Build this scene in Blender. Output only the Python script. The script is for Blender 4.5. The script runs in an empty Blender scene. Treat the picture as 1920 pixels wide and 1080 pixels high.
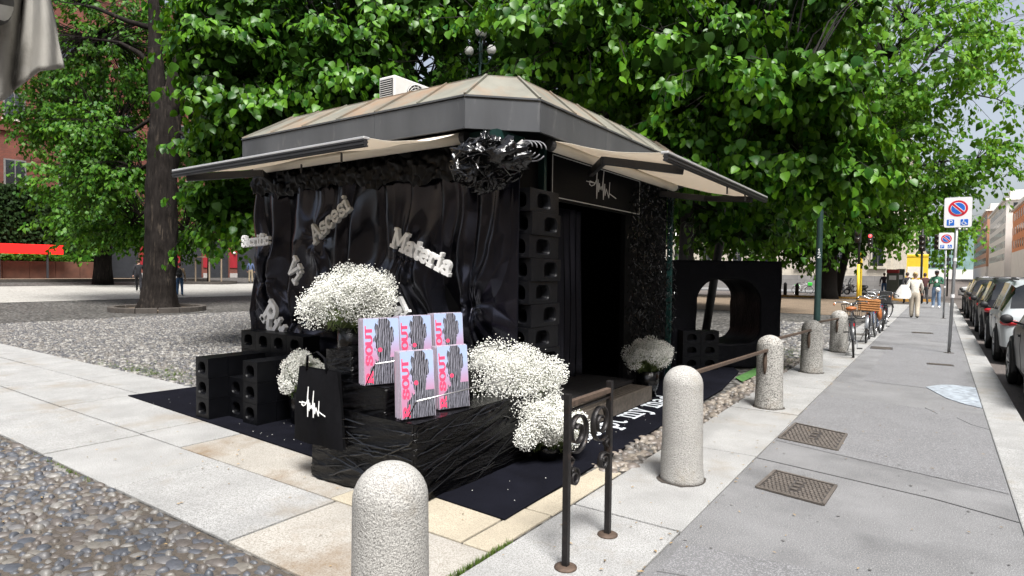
import bpy, bmesh, math, random
import numpy as np
from mathutils import Vector, Matrix, Euler
R = math.radians
PI = math.pi
scene = bpy.context.scene
COL = scene.collection
# ------------------------------------------------------------------ camera
CAM_F, CAM_YAW, CAM_PITCH, CAM_ROLL, CAM_H = 1148.0, R(-34.9), R(-1.6), R(.65), 1.6
def cam_axes():
    f = np.array([math.sin(CAM_YAW)*math.cos(CAM_PITCH), math.cos(CAM_YAW)*math.cos(CAM_PITCH), math.sin(CAM_PITCH)])
    r = np.cross(f, [0, 0, 1]); r /= np.linalg.norm(r); u = np.cross(r, f)
    c, s = math.cos(CAM_ROLL), math.sin(CAM_ROLL)
    return c*r+s*u, -s*r+c*u, f
_r, _u, _f = cam_axes()
cd = bpy.data.cameras.new('camera'); cam = bpy.data.objects.new('camera', cd); COL.objects.link(cam)
cam.matrix_world = Matrix(((_r[0], _u[0], -_f[0], 0), (_r[1], _u[1], -_f[1], 0), (_r[2], _u[2], -_f[2], CAM_H), (0, 0, 0, 1)))
cd.sensor_width = 36; cd.lens = 36*CAM_F/1920; cd.clip_start = .05; cd.clip_end = 3000
scene.camera = cam
# ------------------------------------------------------------------ sky, sun, exposure
SUN_EL, SUN_AZ = R(60), R(130)          # azimuth clockwise from the street's direction (+Y)
world = bpy.data.worlds.new('World'); scene.world = world; world.use_nodes = True
wn = world.node_tree; wn.nodes.clear()
sky = wn.nodes.new('ShaderNodeTexSky'); sky.sky_type = 'NISHITA'; sky.sun_disc = False
sky.sun_elevation = SUN_EL; sky.sun_rotation = SUN_AZ; sky.air_density = 1.0; sky.dust_density = 4.0; sky.ozone_density = 1.0
hs = wn.nodes.new('ShaderNodeHueSaturation'); hs.inputs['Saturation'].default_value = .5; hs.inputs['Value'].default_value = 1.15
bg = wn.nodes.new('ShaderNodeBackground'); bg.inputs['Strength'].default_value = .075
wo = wn.nodes.new('ShaderNodeOutputWorld')
wn.links.new(sky.outputs[0], hs.inputs['Color']); wn.links.new(hs.outputs[0], bg.inputs[0]); wn.links.new(bg.outputs[0], wo.inputs[0])
sl = bpy.data.lights.new('sun', 'SUN'); sl.energy = 3.4; sl.angle = R(20); sl.color = (1, .98, .955)
sun = bpy.data.objects.new('sun', sl); COL.objects.link(sun)
sdir = Vector((math.sin(SUN_AZ)*math.cos(SUN_EL), math.cos(SUN_AZ)*math.cos(SUN_EL), math.sin(SUN_EL)))
sun.rotation_euler = sdir.to_track_quat('Z', 'Y').to_euler(); sun.location = sdir*60
scene.view_settings.view_transform = 'Standard'; scene.view_settings.look = 'None'
scene.view_settings.exposure = 1.25; scene.view_settings.gamma = 1
try: scene.view_settings.use_curve_mapping = False
except Exception: pass
scene.render.engine = 'CYCLES'
scene.cycles.max_bounces = 6; scene.cycles.transparent_max_bounces = 6
# ------------------------------------------------------------------ helpers
def smooth01(t): t = min(1, max(0, t)); return t*t*(3-2*t)
def gz(x, y):                                   # the square rises gently towards the brick building
    return .58*smooth01((-27-x)/24.0)
class MB:
    """collects shapes, links them as one mesh object"""
    def __init__(s): s.v = []; s.f = []; s.m = []; s.cur = 0
    def add(s, vs, fs):
        o = len(s.v); s.v += [tuple(p) for p in vs]; s.f += [tuple(i+o for i in q) for q in fs]; s.m += [s.cur]*len(fs); return s
    def box(s, c, d, rz=0, rx=0, ry=0):
        m = Euler((rx, ry, rz)).to_matrix(); x, y, z = d[0]/2, d[1]/2, d[2]/2; c = Vector(c)
        p = [m @ Vector(q)+c for q in ((-x,-y,-z),(x,-y,-z),(x,y,-z),(-x,y,-z),(-x,-y,z),(x,-y,z),(x,y,z),(-x,y,z))]
        return s.add(p, ((0,3,2,1),(4,5,6,7),(0,1,5,4),(1,2,6,5),(2,3,7,6),(3,0,4,7)))
    def bx(s, x0, x1, y0, y1, z0, z1): return s.box(((x0+x1)/2,(y0+y1)/2,(z0+z1)/2), (abs(x1-x0),abs(y1-y0),abs(z1-z0)))
    def bar(s, p, q, w, h, up=(0,0,1)):
        p, q = Vector(p), Vector(q); d = (q-p).normalized(); up = Vector(up)
        if abs(d.dot(up)) > .98: up = Vector((0,1,0))
        a = d.cross(up).normalized(); b = a.cross(d)
        pts = []
        for e in (p, q):
            for i, j in ((-1,-1),(1,-1),(1,1),(-1,1)): pts.append(e+a*(i*w/2)+b*(j*h/2))
        return s.add(pts, ((3,2,1,0),(4,5,6,7),(0,1,5,4),(1,2,6,5),(2,3,7,6),(3,0,4,7)))
    def tube(s, pts, r, n=8, caps=True, closed=False, flat=1.0):
        pts = [Vector(p) for p in pts]; k = len(pts); rs = r if hasattr(r, '__len__') else [r]*k
        vs = []; up = None
        for i, p in enumerate(pts):
            if closed: t = pts[(i+1) % k]-pts[i-1]
            else: t = pts[min(i+1,k-1)]-pts[max(i-1,0)]
            t = t.normalized() if t.length > 1e-9 else Vector((0,0,1))
            if up is None:
                up = Vector((0,0,1)) if abs(t.z) < .9 else Vector((1,0,0))
            a = t.cross(up)
            if a.length < 1e-4: a = t.orthogonal()
            a.normalize(); b = a.cross(t); up = b
            for j in range(n):
                an = 2*PI*j/n; vs.append(p+(a*math.cos(an)+b*math.sin(an)*flat)*rs[i])
        fs = []
        for i in range(k if closed else k-1):
            i2 = (i+1) % k
            for j in range(n): fs.append((i*n+j, i*n+(j+1)%n, i2*n+(j+1)%n, i2*n+j))
        if caps and not closed: fs += [tuple(range(n))[::-1], tuple(range((k-1)*n, k*n))]
        return s.add(vs, fs)
    def cyl(s, c, r, h, n=16, r2=None, axis='z'):
        r2 = r if r2 is None else r2; c = Vector(c); vs = []
        for z, rr in ((0, r), (h, r2)):
            for j in range(n):
                a = 2*PI*j/n; x, y = rr*math.cos(a), rr*math.sin(a)
                vs.append(c+Vector({'z': (x,y,z), 'x': (z,x,y), 'y': (y,z,x)}[axis]))
        fs = [(j, (j+1)%n, n+(j+1)%n, n+j) for j in range(n)]+[tuple(range(n))[::-1], tuple(range(n,2*n))]
        return s.add(vs, fs)
    def lathe(s, prof, n=20, c=(0,0,0)):
        c = Vector(c); vs = []; k = len(prof)
        for r, z in prof:
            for j in range(n):
                a = 2*PI*j/n; vs.append(c+Vector((r*math.cos(a), r*math.sin(a), z)))
        fs = [(i*n+j, i*n+(j+1)%n, (i+1)*n+(j+1)%n, (i+1)*n+j) for i in range(k-1) for j in range(n)]
        if prof[0][0] > 1e-4: fs.append(tuple(range(n))[::-1])
        if prof[-1][0] > 1e-4: fs.append(tuple(range((k-1)*n, k*n)))
        return s.add(vs, fs)
    def ball(s, c, r, nu=12, nv=8):
        r = r if hasattr(r, '__len__') else (r, r, r); c = Vector(c); vs = []
        for i in range(nv+1):
            t = PI*i/nv
            for j in range(nu):
                a = 2*PI*j/nu; vs.append(c+Vector((r[0]*math.sin(t)*math.cos(a), r[1]*math.sin(t)*math.sin(a), -r[2]*math.cos(t))))
        return s.add(vs, [(i*nu+j, i*nu+(j+1)%nu, (i+1)*nu+(j+1)%nu, (i+1)*nu+j) for i in range(nv) for j in range(nu)])
    def prism(s, poly, z0, z1, tf=None):
        """poly: list of (x,y), extruded z0..z1; tf maps (x,y,z) to world"""
        n = len(poly); tf = tf or (lambda x, y, z: (x, y, z))
        vs = [tf(x, y, z0) for x, y in poly]+[tf(x, y, z1) for x, y in poly]
        return s.add(vs, [tuple(range(n))[::-1], tuple(range(n, 2*n))]+[(j, (j+1)%n, n+(j+1)%n, n+j) for j in range(n)])
    def mesh(s, name, mats, smooth=False):
        used = sorted({i for q in s.f for i in q}); mp_ = {i: k for k, i in enumerate(used)}
        me = bpy.data.meshes.new(name); me.from_pydata([tuple(s.v[i]) for i in used], [], [tuple(mp_[i] for i in q) for q in s.f])
        mats = mats if isinstance(mats, (list, tuple)) else [mats]
        for m in mats: me.materials.append(m)
        if len(mats) > 1: me.polygons.foreach_set('material_index', s.m)
        if smooth: me.polygons.foreach_set('use_smooth', [True]*len(me.polygons))
        me.validate(); me.update(); return me
    def build(s, name, mats, parent=None, smooth=False, bevel=0, loc=None, **props):
        o = bpy.data.objects.new(name, s.mesh(name, mats, smooth)); COL.objects.link(o)
        if parent is not None: o.parent = parent
        if loc is not None: o.location = loc
        if bevel:
            b = o.modifiers.new('bevel', 'BEVEL'); b.width = bevel; b.segments = 2; b.limit_method = 'ANGLE'
        if smooth == 'auto' or (smooth and bevel): pass
        for k, v in props.items(): o[k] = v
        return o
def link(name, me, parent=None, loc=None, rz=None, **props):
    o = bpy.data.objects.new(name, me); COL.objects.link(o)
    if parent is not None: o.parent = parent
    if loc is not None: o.location = loc
    if rz is not None: o.rotation_euler.z = rz
    for k, v in props.items(): o[k] = v
    return o
def thing(name, label, cat, loc=(0,0,0), rz=0, group=None):
    o = bpy.data.objects.new(name, None); COL.objects.link(o); o.location = loc; o.rotation_euler.z = rz; o.empty_display_size = .1
    o['label'] = label; o['category'] = cat
    if group: o['group'] = group
    return o
def copy_tree(o, parent=None, label=None):
    c = o.copy(); COL.objects.link(c); c.parent = parent
    if label: c['label'] = label
    for ch in list(o.children): copy_tree(ch, c)
    return c
def np_mesh(name, V, F, mat, smooth=False):
    """fast mesh from arrays; F (n,k)"""
    V = np.asarray(V, dtype=np.float32); F = np.asarray(F, dtype=np.int32); me = bpy.data.meshes.new(name)
    n, k = F.shape
    me.vertices.add(len(V)); me.vertices.foreach_set('co', V.ravel())
    me.loops.add(n*k); me.loops.foreach_set('vertex_index', F.ravel())
    me.polygons.add(n); me.polygons.foreach_set('loop_start', np.arange(0, n*k, k, dtype=np.int32))
    me.polygons.foreach_set('loop_total', np.full(n, k, dtype=np.int32))
    if smooth: me.polygons.foreach_set('use_smooth', np.ones(n, dtype=bool))
    me.materials.append(mat); me.update(calc_edges=True); return me
def grid_mesh(name, P, mat, smooth=True, wrap=False):
    """P (a,b,3) array of points"""
    a, b = P.shape[:2]; I = np.arange(a*b).reshape(a, b)
    F = np.stack([I[:-1,:-1], I[1:,:-1], I[1:,1:], I[:-1,1:]], -1).reshape(-1, 4)
    return np_mesh(name, P.reshape(-1, 3), F, mat, smooth)
def W(px, py, D):
    """a world point seen at photograph pixel (px,py), D metres ahead of the camera"""
    a, b = (px-960)/CAM_F, (540-py)/CAM_F
    p = (_r*a+_u*b+_f)*D; return Vector((p[0], p[1], p[2]+CAM_H))
def vnoise(seed):
    """smooth value noise on arrays, about -1..1"""
    rg = np.random.RandomState(seed); T = rg.rand(256, 256)*2-1
    def f(x, y):
        xi, yi = np.floor(x).astype(int), np.floor(y).astype(int); u, v = x-xi, y-yi
        u = u*u*(3-2*u); v = v*v*(3-2*v); g = lambda i, j: T[i & 255, j & 255]
        return (g(xi,yi)*(1-u)+g(xi+1,yi)*u)*(1-v)+(g(xi,yi+1)*(1-u)+g(xi+1,yi+1)*u)*v
    return f
# ------------------------------------------------------------------ materials
MATS = {}
def mat(name, col, rough=.6, metal=0, var=.12, scale=6, bump=0, bscale=60, spec=.5, coat=0, emit=None, estr=1, detail=6, speck=None, sscale=150, samt=.4, stain=None, stscale=1.5, stamt=.5, island=0, stretch=None, alpha=None, trans=0, sheen=0, rvar=0):
    if name in MATS: return MATS[name]
    m = bpy.data.materials.new(name); m.use_nodes = True; nt = m.node_tree; N = nt.nodes; L = nt.links; b = N['Principled BSDF']
    b.inputs['Roughness'].default_value = rough; b.inputs['Metallic'].default_value = metal
    b.inputs['Specular IOR Level'].default_value = spec
    if coat: b.inputs['Coat Weight'].default_value = coat; b.inputs['Coat Roughness'].default_value = .075
    if trans: b.inputs['Transmission Weight'].default_value = trans
    if sheen: b.inputs['Sheen Weight'].default_value = sheen
    c = (*col, 1); b.inputs['Base Color'].default_value = c
    tc = N.new('ShaderNodeTexCoord'); src = tc.outputs['Object']
    if stretch:
        mp = N.new('ShaderNodeMapping'); mp.inputs['Scale'].default_value = stretch; L.new(src, mp.inputs[0]); src = mp.outputs[0]
    def noise(sc, det=6, ro=.6):
        n = N.new('ShaderNodeTexNoise'); n.inputs['Scale'].default_value = sc; n.inputs['Detail'].default_value = det; n.inputs['Roughness'].default_value = ro
        L.new(src, n.inputs['Vector']); return n.outputs['Fac']
    def ramp(f, a, c0, d, c1):
        r = N.new('ShaderNodeValToRGB'); e = r.color_ramp.elements; e[0].position = a; e[0].color = c0; e[1].position = d; e[1].color = c1
        L.new(f, r.inputs[0]); return r.outputs[0]
    def mix(f, a, c1, mode='MIX', k=1):
        x = N.new('ShaderNodeMix'); x.data_type = 'RGBA'; x.blend_type = mode
        if f is None: x.inputs[0].default_value = k
        else: L.new(f, x.inputs[0])
        L.new(a, x.inputs[6])
        if isinstance(c1, tuple): x.inputs[7].default_value = c1
        else: L.new(c1, x.inputs[7])
        return x.outputs[2]
    cur = None
    if var:
        lo = tuple(max(0, q*(1-var)) for q in col)+(1,); hi = tuple(min(1, q*(1+var)) for q in col)+(1,)
        cur = ramp(noise(scale, detail), .3, lo, .7, hi)
    if speck:
        base = cur or ramp(noise(1), 0, c, 1, c)
        cur = mix(ramp(noise(sscale, 3, .7), .56-samt*.12, (0,0,0,1), .60, (1,1,1,1)), base, (*speck, 1))
    if stain:
        base = cur or ramp(noise(1), 0, c, 1, c)
        cur = mix(ramp(noise(stscale, 8, .65), .62-stamt*.2, (0,0,0,1), .78, (1,1,1,1)), base, (*stain, 1))
    if island:
        g = N.new('ShaderNodeNewGeometry'); hv = N.new('ShaderNodeHueSaturation'); mr = N.new('ShaderNodeMapRange')
        mr.inputs[3].default_value = 1-island; mr.inputs[4].default_value = 1+island
        L.new(g.outputs['Random Per Island'], mr.inputs[0]); L.new(mr.outputs[0], hv.inputs['Value'])
        if cur is not None: L.new(cur, hv.inputs['Color'])
        else: hv.inputs['Color'].default_value = c
        cur = hv.outputs[0]
    if cur is not None: L.new(cur, b.inputs['Base Color'])
    if rvar:
        mr = N.new('ShaderNodeMapRange'); mr.inputs[1].default_value = .3; mr.inputs[2].default_value = .7; mr.inputs[3].default_value = max(.02, rough-rvar); mr.inputs[4].default_value = min(1, rough+rvar)
        L.new(noise(scale*1.7), mr.inputs[0]); L.new(mr.outputs[0], b.inputs['Roughness'])
    if bump:
        bp = N.new('ShaderNodeBump'); bp.inputs['Strength'].default_value = min(1, bump); bp.inputs['Distance'].default_value = .01*max(1, bump)
        L.new(noise(bscale, 5), bp.inputs['Height']); L.new(bp.outputs[0], b.inputs['Normal'])
    if emit: b.inputs['Emission Color'].default_value = (*emit, 1); b.inputs['Emission Strength'].default_value = estr
    MATS[name] = m; return m
def leaf_mat(name, col, col2, trans=.35, rough=.42, spec=.25):
    m = bpy.data.materials.new(name); m.use_nodes = True; nt = m.node_tree; N = nt.nodes; L = nt.links; b = N['Principled BSDF']
    g = N.new('ShaderNodeNewGeometry'); r = N.new('ShaderNodeValToRGB'); e = r.color_ramp.elements
    e[0].color = (*col, 1); e[1].color = (*col2, 1); L.new(g.outputs['Random Per Island'], r.inputs[0]); L.new(r.outputs[0], b.inputs['Base Color'])
    b.inputs['Roughness'].default_value = rough; b.inputs['Specular IOR Level'].default_value = spec
    t = N.new('ShaderNodeBsdfTranslucent'); hv = N.new('ShaderNodeHueSaturation'); hv.inputs['Hue'].default_value = .48; hv.inputs['Value'].default_value = 1.6
    L.new(r.outputs[0], hv.inputs['Color']); L.new(hv.outputs[0], t.inputs[0])
    mx = N.new('ShaderNodeMixShader'); mx.inputs[0].default_value = trans; L.new(b.outputs[0], mx.inputs[1]); L.new(t.outputs[0], mx.inputs[2])
    L.new(mx.outputs[0], N['Material Output'].inputs[0]); return m
# ------------------------------------------------------------------ shared materials
M_granite = mat('granite', (.50,.48,.44), .75, var=.10, scale=5, speck=(.16,.155,.15), sscale=150, samt=.75, bump=.5, bscale=110)
M_slab = mat('stone_slab', (.315,.315,.308), .8, var=.2, scale=2.2, speck=(.17,.168,.16), sscale=125, samt=.9, bump=.45, bscale=90, stain=(.20,.17,.13), stscale=1.3, stamt=.45)
M_slab_rust = mat('stone_slab_rusty', (.32,.305,.275), .8, var=.16, scale=2, speck=(.2,.18,.15), sscale=125, samt=.8, bump=.35, bscale=90, stain=(.14,.085,.035), stscale=1.6, stamt=.55)
M_slab_warm = mat('stone_slab_warm', (.35,.31,.235), .8, var=.16, scale=2.5, speck=(.24,.21,.16), sscale=125, samt=.7, bump=.35, bscale=90)
M_joint = mat('joint_soil', (.045,.037,.03), .95, var=.3, scale=20, bump=.6, bscale=120)
M_earth = mat('earth', (.115,.08,.052), .95, var=.4, scale=1.5, speck=(.2,.16,.11), sscale=26, samt=.6, bump=.8, bscale=30)
M_asphalt = mat('pavement_asphalt', (.135,.135,.137), .85, var=.24, scale=1.4, speck=(.26,.26,.26), sscale=130, samt=.35, bump=.6, bscale=140, stain=(.085,.085,.087), stscale=1.1, stamt=.65, detail=10)
M_asphalt_new = mat('pavement_asphalt_patch', (.122,.122,.124), .85, var=.12, scale=2, speck=(.26,.26,.27), sscale=130, samt=.3, bump=.6, bscale=140)
M_road = mat('road_asphalt', (.075,.066,.062), .85, var=.3, scale=1.2, speck=(.15,.12,.1), sscale=60, samt=.4, bump=.5, bscale=120)
M_iron = mat('iron', (.022,.02,.02), .45, metal=.6, var=.3, scale=20, stain=(.07,.04,.025), stscale=14, stamt=.3, bump=.3, bscale=90)
M_rustiron = mat('rusty_iron', (.085,.058,.042), .7, metal=.3, var=.3, scale=30, bump=.4, bscale=120)
def pebble_mat(name, cols):
    m = bpy.data.materials.new(name); m.use_nodes = True; nt = m.node_tree; N = nt.nodes; L = nt.links; b = N['Principled BSDF']
    g = N.new('ShaderNodeNewGeometry'); oi = N.new('ShaderNodeObjectInfo'); ad = N.new('ShaderNodeMath'); ad.operation = 'ADD'; fr = N.new('ShaderNodeMath'); fr.operation = 'FRACT'
    L.new(g.outputs['Random Per Island'], ad.inputs[0]); L.new(oi.outputs['Random'], ad.inputs[1]); L.new(ad.outputs[0], fr.inputs[0])
    r = N.new('ShaderNodeValToRGB'); L.new(fr.outputs[0], r.inputs[0]); r.color_ramp.interpolation = 'CONSTANT'
    e = r.color_ramp.elements
    for i, c in enumerate(cols):
        el = e[i] if i < 2 else e.new(i/len(cols)); el.position = i/len(cols); el.color = (*c, 1)
    tc = N.new('ShaderNodeTexCoord'); n = N.new('ShaderNodeTexNoise'); n.inputs['Scale'].default_value = 45; n.inputs['Detail'].default_value = 5; L.new(tc.outputs['Object'], n.inputs['Vector'])
    x = N.new('ShaderNodeMix'); x.data_type = 'RGBA'; x.blend_type = 'OVERLAY'; x.inputs[0].default_value = .45; L.new(r.outputs[0], x.inputs[6]); L.new(n.outputs['Fac'], x.inputs[7])
    L.new(x.outputs[2], b.inputs['Base Color']); b.inputs['Roughness'].default_value = .5
    bp = N.new('ShaderNodeBump'); bp.inputs['Strength'].default_value = .25; bp.inputs['Distance'].default_value = .004; L.new(n.outputs['Fac'], bp.inputs['Height']); L.new(bp.outputs[0], b.inputs['Normal'])
    return m
M_pebble = pebble_mat('river_pebble', [(.10,.097,.097),(.065,.069,.08),(.13,.12,.105),(.08,.07,.063),(.055,.06,.07),(.155,.148,.137),(.10,.087,.077),(.072,.076,.084)])
M_pebble_pale = pebble_mat('pale_pebble', [(.12,.115,.11),(.075,.075,.077),(.18,.172,.158),(.10,.094,.086),(.06,.06,.065),(.22,.212,.195),(.125,.113,.10),(.09,.087,.085)])
def cobble_sheet_mat():
    m = bpy.data.materials.new('far_cobbles'); m.use_nodes = True; nt = m.node_tree; N = nt.nodes; L = nt.links; b = N['Principled BSDF']
    tc = N.new('ShaderNodeTexCoord'); v = N.new('ShaderNodeTexVoronoi'); v.inputs['Scale'].default_value = 12; L.new(tc.outputs['Object'], v.inputs['Vector'])
    bw = N.new('ShaderNodeRGBToBW'); L.new(v.outputs['Color'], bw.inputs[0])
    r = N.new('ShaderNodeValToRGB'); e = r.color_ramp.elements; e[0].position = .2; e[0].color = (.05,.049,.048,1); e[1].position = .8; e[1].color = (.18,.174,.162,1); L.new(bw.outputs[0], r.inputs[0])
    r2 = N.new('ShaderNodeValToRGB'); e = r2.color_ramp.elements; e[0].position = .32; e[0].color = (1,1,1,1); e[1].position = .62; e[1].color = (.28,.26,.23,1); L.new(v.outputs['Distance'], r2.inputs[0])
    x = N.new('ShaderNodeMix'); x.data_type = 'RGBA'; x.blend_type = 'MULTIPLY'; x.inputs[0].default_value = 1; L.new(r.outputs[0], x.inputs[6]); L.new(r2.outputs[0], x.inputs[7])
    n = N.new('ShaderNodeTexNoise'); n.inputs['Scale'].default_value = .35; n.inputs['Detail'].default_value = 8; L.new(tc.outputs['Object'], n.inputs['Vector'])
    r3 = N.new('ShaderNodeValToRGB'); e = r3.color_ramp.elements; e[0].position = .35; e[0].color = (.72,.72,.72,1); e[1].position = .65; e[1].color = (1.0,1.0,1.0,1); L.new(n.outputs['Fac'], r3.inputs[0])
    y = N.new('ShaderNodeMix'); y.data_type = 'RGBA'; y.blend_type = 'MULTIPLY'; y.inputs[0].default_value = 1; L.new(x.outputs[2], y.inputs[6]); L.new(r3.outputs[0], y.inputs[7])
    L.new(y.outputs[2], b.inputs['Base Color']); b.inputs['Roughness'].default_value = .75
    bp = N.new('ShaderNodeBump'); bp.invert = True; bp.inputs['Strength'].default_value = .9; bp.inputs['Distance'].default_value = .03; L.new(v.outputs['Distance'], bp.inputs['Height']); L.new(bp.outputs[0], b.inputs['Normal'])
    return m
M_cobsheet = cobble_sheet_mat()
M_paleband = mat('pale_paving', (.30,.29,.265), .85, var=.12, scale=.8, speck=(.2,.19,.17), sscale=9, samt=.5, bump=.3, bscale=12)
# ------------------------------------------------------------------ ground sheets
def sheet(name, x0, x1, y0, y1, off, m, step=4.0, jitter=0, **props):
    nx, ny = max(2, int(abs(x1-x0)/step)+1), max(2, int(abs(y1-y0)/step)+1)
    X, Y = np.meshgrid(np.linspace(x0, x1, nx), np.linspace(y0, y1, ny), indexing='ij')
    Z = np.vectorize(gz)(X, Y)+off
    o = link(name, grid_mesh(name, np.stack([X, Y, Z], -1), m)); o['kind'] = 'structure'
    for k, v in props.items(): o[k] = v
    return o
sheet('ground', -600, 600, -100, 1400, -.30, M_earth, 25)
square = sheet('cobbled_square', -95, -2.04, -9, 46, -.012, M_cobsheet, 2.2)
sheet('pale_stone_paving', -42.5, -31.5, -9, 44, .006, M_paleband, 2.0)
sheet('earth_bed', -57, -47.5, 11.5, 26, .03, M_earth, 2.0)
sheet('shaded_earth', -30, -2.4, 27, 46, .004, M_earth, 3.0)
road = MB().bx(.8, 9.2, -9, 43, -.5, -.125).build('road', M_road, kind='structure')
MB().bx(-120, 120, 47, 61, -.5, -.12).bx(.8, 9.2, 43, 47, -.5, -.123).bx(-3.2, 9.2, 61, 420, -.5, -.122).build('cross_street', M_road, kind='structure')
MB().bx(-120, -3.25, 61, 75, -.5, -.0).build('far_pavement', M_asphalt, kind='structure')
MB().bx(9.2, 16, -9, 46, -.5, .0).bx(9.2, 16, 61.5, 420, -.5, .0).build('opposite_pavement', M_asphalt, kind='structure')
pave = MB().bx(-1.262, .468, -6, 45, -.3, 0).build('pavement', M_asphalt, kind='structure')
# newer asphalt patches laid into the pavement
for i, (x0, x1, y0, y1, sl_) in enumerate(((-1.25, .46, 6.0, 8.9, .25), (-.9, .4, 10.5, 16.5, .1), (-1.2, -.2, 2.0, 3.6, -.15), (-.2, .46, 18, 24, .1))):
    MB().add([(x0,y0+sl_,.004),(x1,y0-sl_,.004),(x1,y1-sl_*.5,.004),(x0,y1+sl_*.5,.004)], [(0,1,2,3)]).build('asphalt_patch', M_asphalt_new, pave)
rnd = random.Random(5)
for (pts, w) in (([(-1.26,5.55),(-.6,5.42),(.0,5.3),(.47,5.12)], .007), ([(.2,8.5),(.32,8.2),(.46,8.05)], .01), ([(-.1,8.9),(.02,8.6)], .008), ([(-1.2,3.1),(-.5,3.3),(.2,2.9)], .007)):
    m = MB()
    for a, b in zip(pts, pts[1:]): m.bar((*a, .003), (*b, .003), w, .006)
    m.build('crack_seam', mat('seam_tar', (.075,.074,.075), .9), pave)
# pale polished patch of stone near the kerb
m = MB(); pts = [(-.12,10.55),(.05,10.9),(.2,11.0),(.465,10.95),(.465,9.3),(.30,9.45),(.12,9.75),(-.02,10.2)]
m.prism(pts, .002, .009).build('painted_patch', mat('pale_blue_paint', (.34,.38,.42), .5, var=.3, scale=9, stain=(.07,.07,.08), stscale=11, stamt=1.1), pave)
# ------------------------------------------------------------------ stone path: every slab is a piece
path = MB().bx(-17, -2.04, 1.94, 4.27, -.25, -.022).build('stone_path', M_joint, kind='structure')
rs = random.Random(11)
def slab(x0, x1, y0, y1, m, parent, g=.010, z=0):
    j = lambda: rs.uniform(-.004, .004)
    o = MB().prism([(x0+g+j(),y0+g+j()),(x1-g+j(),y0+g+j()),(x1-g+j(),y1-g+j()),(x0+g+j(),y1-g+j())], -.14, z+rs.uniform(-.003,.004)).build('slab', m, parent, bevel=.006)
    return o
def row(xs, y0, y1, mats):
    for i, (a, b) in enumerate(zip(xs, xs[1:])): slab(a, b, y0, y1, mats[i % len(mats)] if isinstance(mats, list) else mats, path)
row([-17,-15.6,-14.1,-12.8,-11.2,-9.7,-8.1,-6.2,-4.85,-3.37], 1.95, 2.75, M_slab)
slab(-3.37, -2.04, 1.95, 2.75, M_slab_rust, path)
row([-17,-14,-12.1,-10.1,-8.2,-6.27,-5.5], 2.75, 3.62, M_slab)
slab(-5.5, -3.45, 2.75, 3.62, M_slab_rust, path); slab(-3.45, -2.27, 2.75, 3.62, M_slab_warm, path)
row([-17,-13.8,-11.9,-9.9,-8,-6.4], 3.62, 4.26, M_slab)
slab(-2.27, -2.04, 2.75, 3.42, M_slab_warm, path); slab(-2.27, -2.04, 3.42, 4.5, M_slab_warm, path)
band = MB().bx(-2.04, -1.262, -6, 45, -.25, -.022).build('granite_band', M_joint, kind='structure')
y = -4.0
while y < 40:
    slab(-2.035, -1.265, y, y+1.92, M_slab, band); y += 1.92
kerb = MB().bx(.47, .79, -6, 45, -.5, -.03).build('kerb', M_joint, kind='structure')
y = -3.2
while y < 44:
    d = rs.choice((1.3, 1.45, 1.6)); o = MB().prism([(.472,y+.004),(.805,y+.004),(.805,y+d-.004),(.472,y+d-.004)], -.25, .003+rs.uniform(-.002,.003)).build('kerbstone', M_slab, kerb, bevel=.012); y += d
# ------------------------------------------------------------------ pebbles
def pebble_template(n=8):
    """unit pebble dome: rings at z .., base open"""
    rings = [(1.0, 0.0), (.86, .52), (.5, .86)]; V = []
    for r, z in rings:
        for j in range(n): a = 2*PI*j/n; V.append((r*math.cos(a), r*math.sin(a), z))
    V.append((0, 0, 1)); F = []
    for i in range(2):
        for j in range(n): F += [(i*n+j, i*n+(j+1)%n, (i+1)*n+(j+1)%n), (i*n+j, (i+1)*n+(j+1)%n, (i+1)*n+j)]
    for j in range(n): F.append((2*n+j, 2*n+(j+1)%n, 3*n))
    return np.array(V), np.array(F)
def pebble_points(x0, x1, y0, y1, sp, rg, keep=None, jit=.32):
    X, Y = np.meshgrid(np.arange(x0, x1, sp*1.25), np.arange(y0, y1, sp*.86), indexing='ij')
    X = X+(np.arange(X.shape[1]) % 2)[None, :]*sp*.6
    X = X.ravel()+rg.uniform(-jit, jit, X.size)*sp; Y = Y.ravel()+rg.uniform(-jit, jit, Y.size)*sp
    if keep is not None: k = keep(X, Y); X, Y = X[k], Y[k]
    return X, Y
def pebble_shapes(n, sp, rg, spread=.5):
    a = sp*rg.uniform(.42, .98, n); b = a*rg.uniform(.52, .8, n); h = sp*rg.uniform(.22, .5, n); th = rg.normal(0, spread, n)
    return a, b, h, th
def pebbles_mesh(name, X, Y, sp, rg, m, z0=-.012, n=8, spread=.5, fz=None):
    V, F = pebble_template(n); a, b, h, th = pebble_shapes(len(X), sp, rg, spread)
    ph = rg.uniform(0, 6.28, (len(X), 1)); wob = 1+.13*np.cos(2*np.arctan2(V[:,1],V[:,0])[None]*1.5+ph)
    px = V[None,:,0]*a[:,None]*wob; py = V[None,:,1]*b[:,None]*wob; c, s = np.cos(th)[:,None], np.sin(th)[:,None]
    P = np.stack([px*c-py*s+X[:,None], px*s+py*c+Y[:,None], V[None,:,2]*h[:,None]+z0], -1)
    FF = (F[None]+(np.arange(len(X))*len(V))[:,None,None]).reshape(-1, 3)
    return np_mesh(name, P.reshape(-1, 3), FF, m, True)
rg = np.random.RandomState(3)
near_bed = sheet('pebble_bed', -9.5, -2.04, -1.5, 1.945, -.008, mat('sandy_grit', (.07,.058,.046), .95, var=.35, scale=40, bump=.6, bscale=150), 2); near_bed['kind'] = 'structure'
X, Y = pebble_points(-8.6, -2.1, .2, 1.92, .062, rg, lambda x, y: (y > .27*-x-.75))
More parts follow.
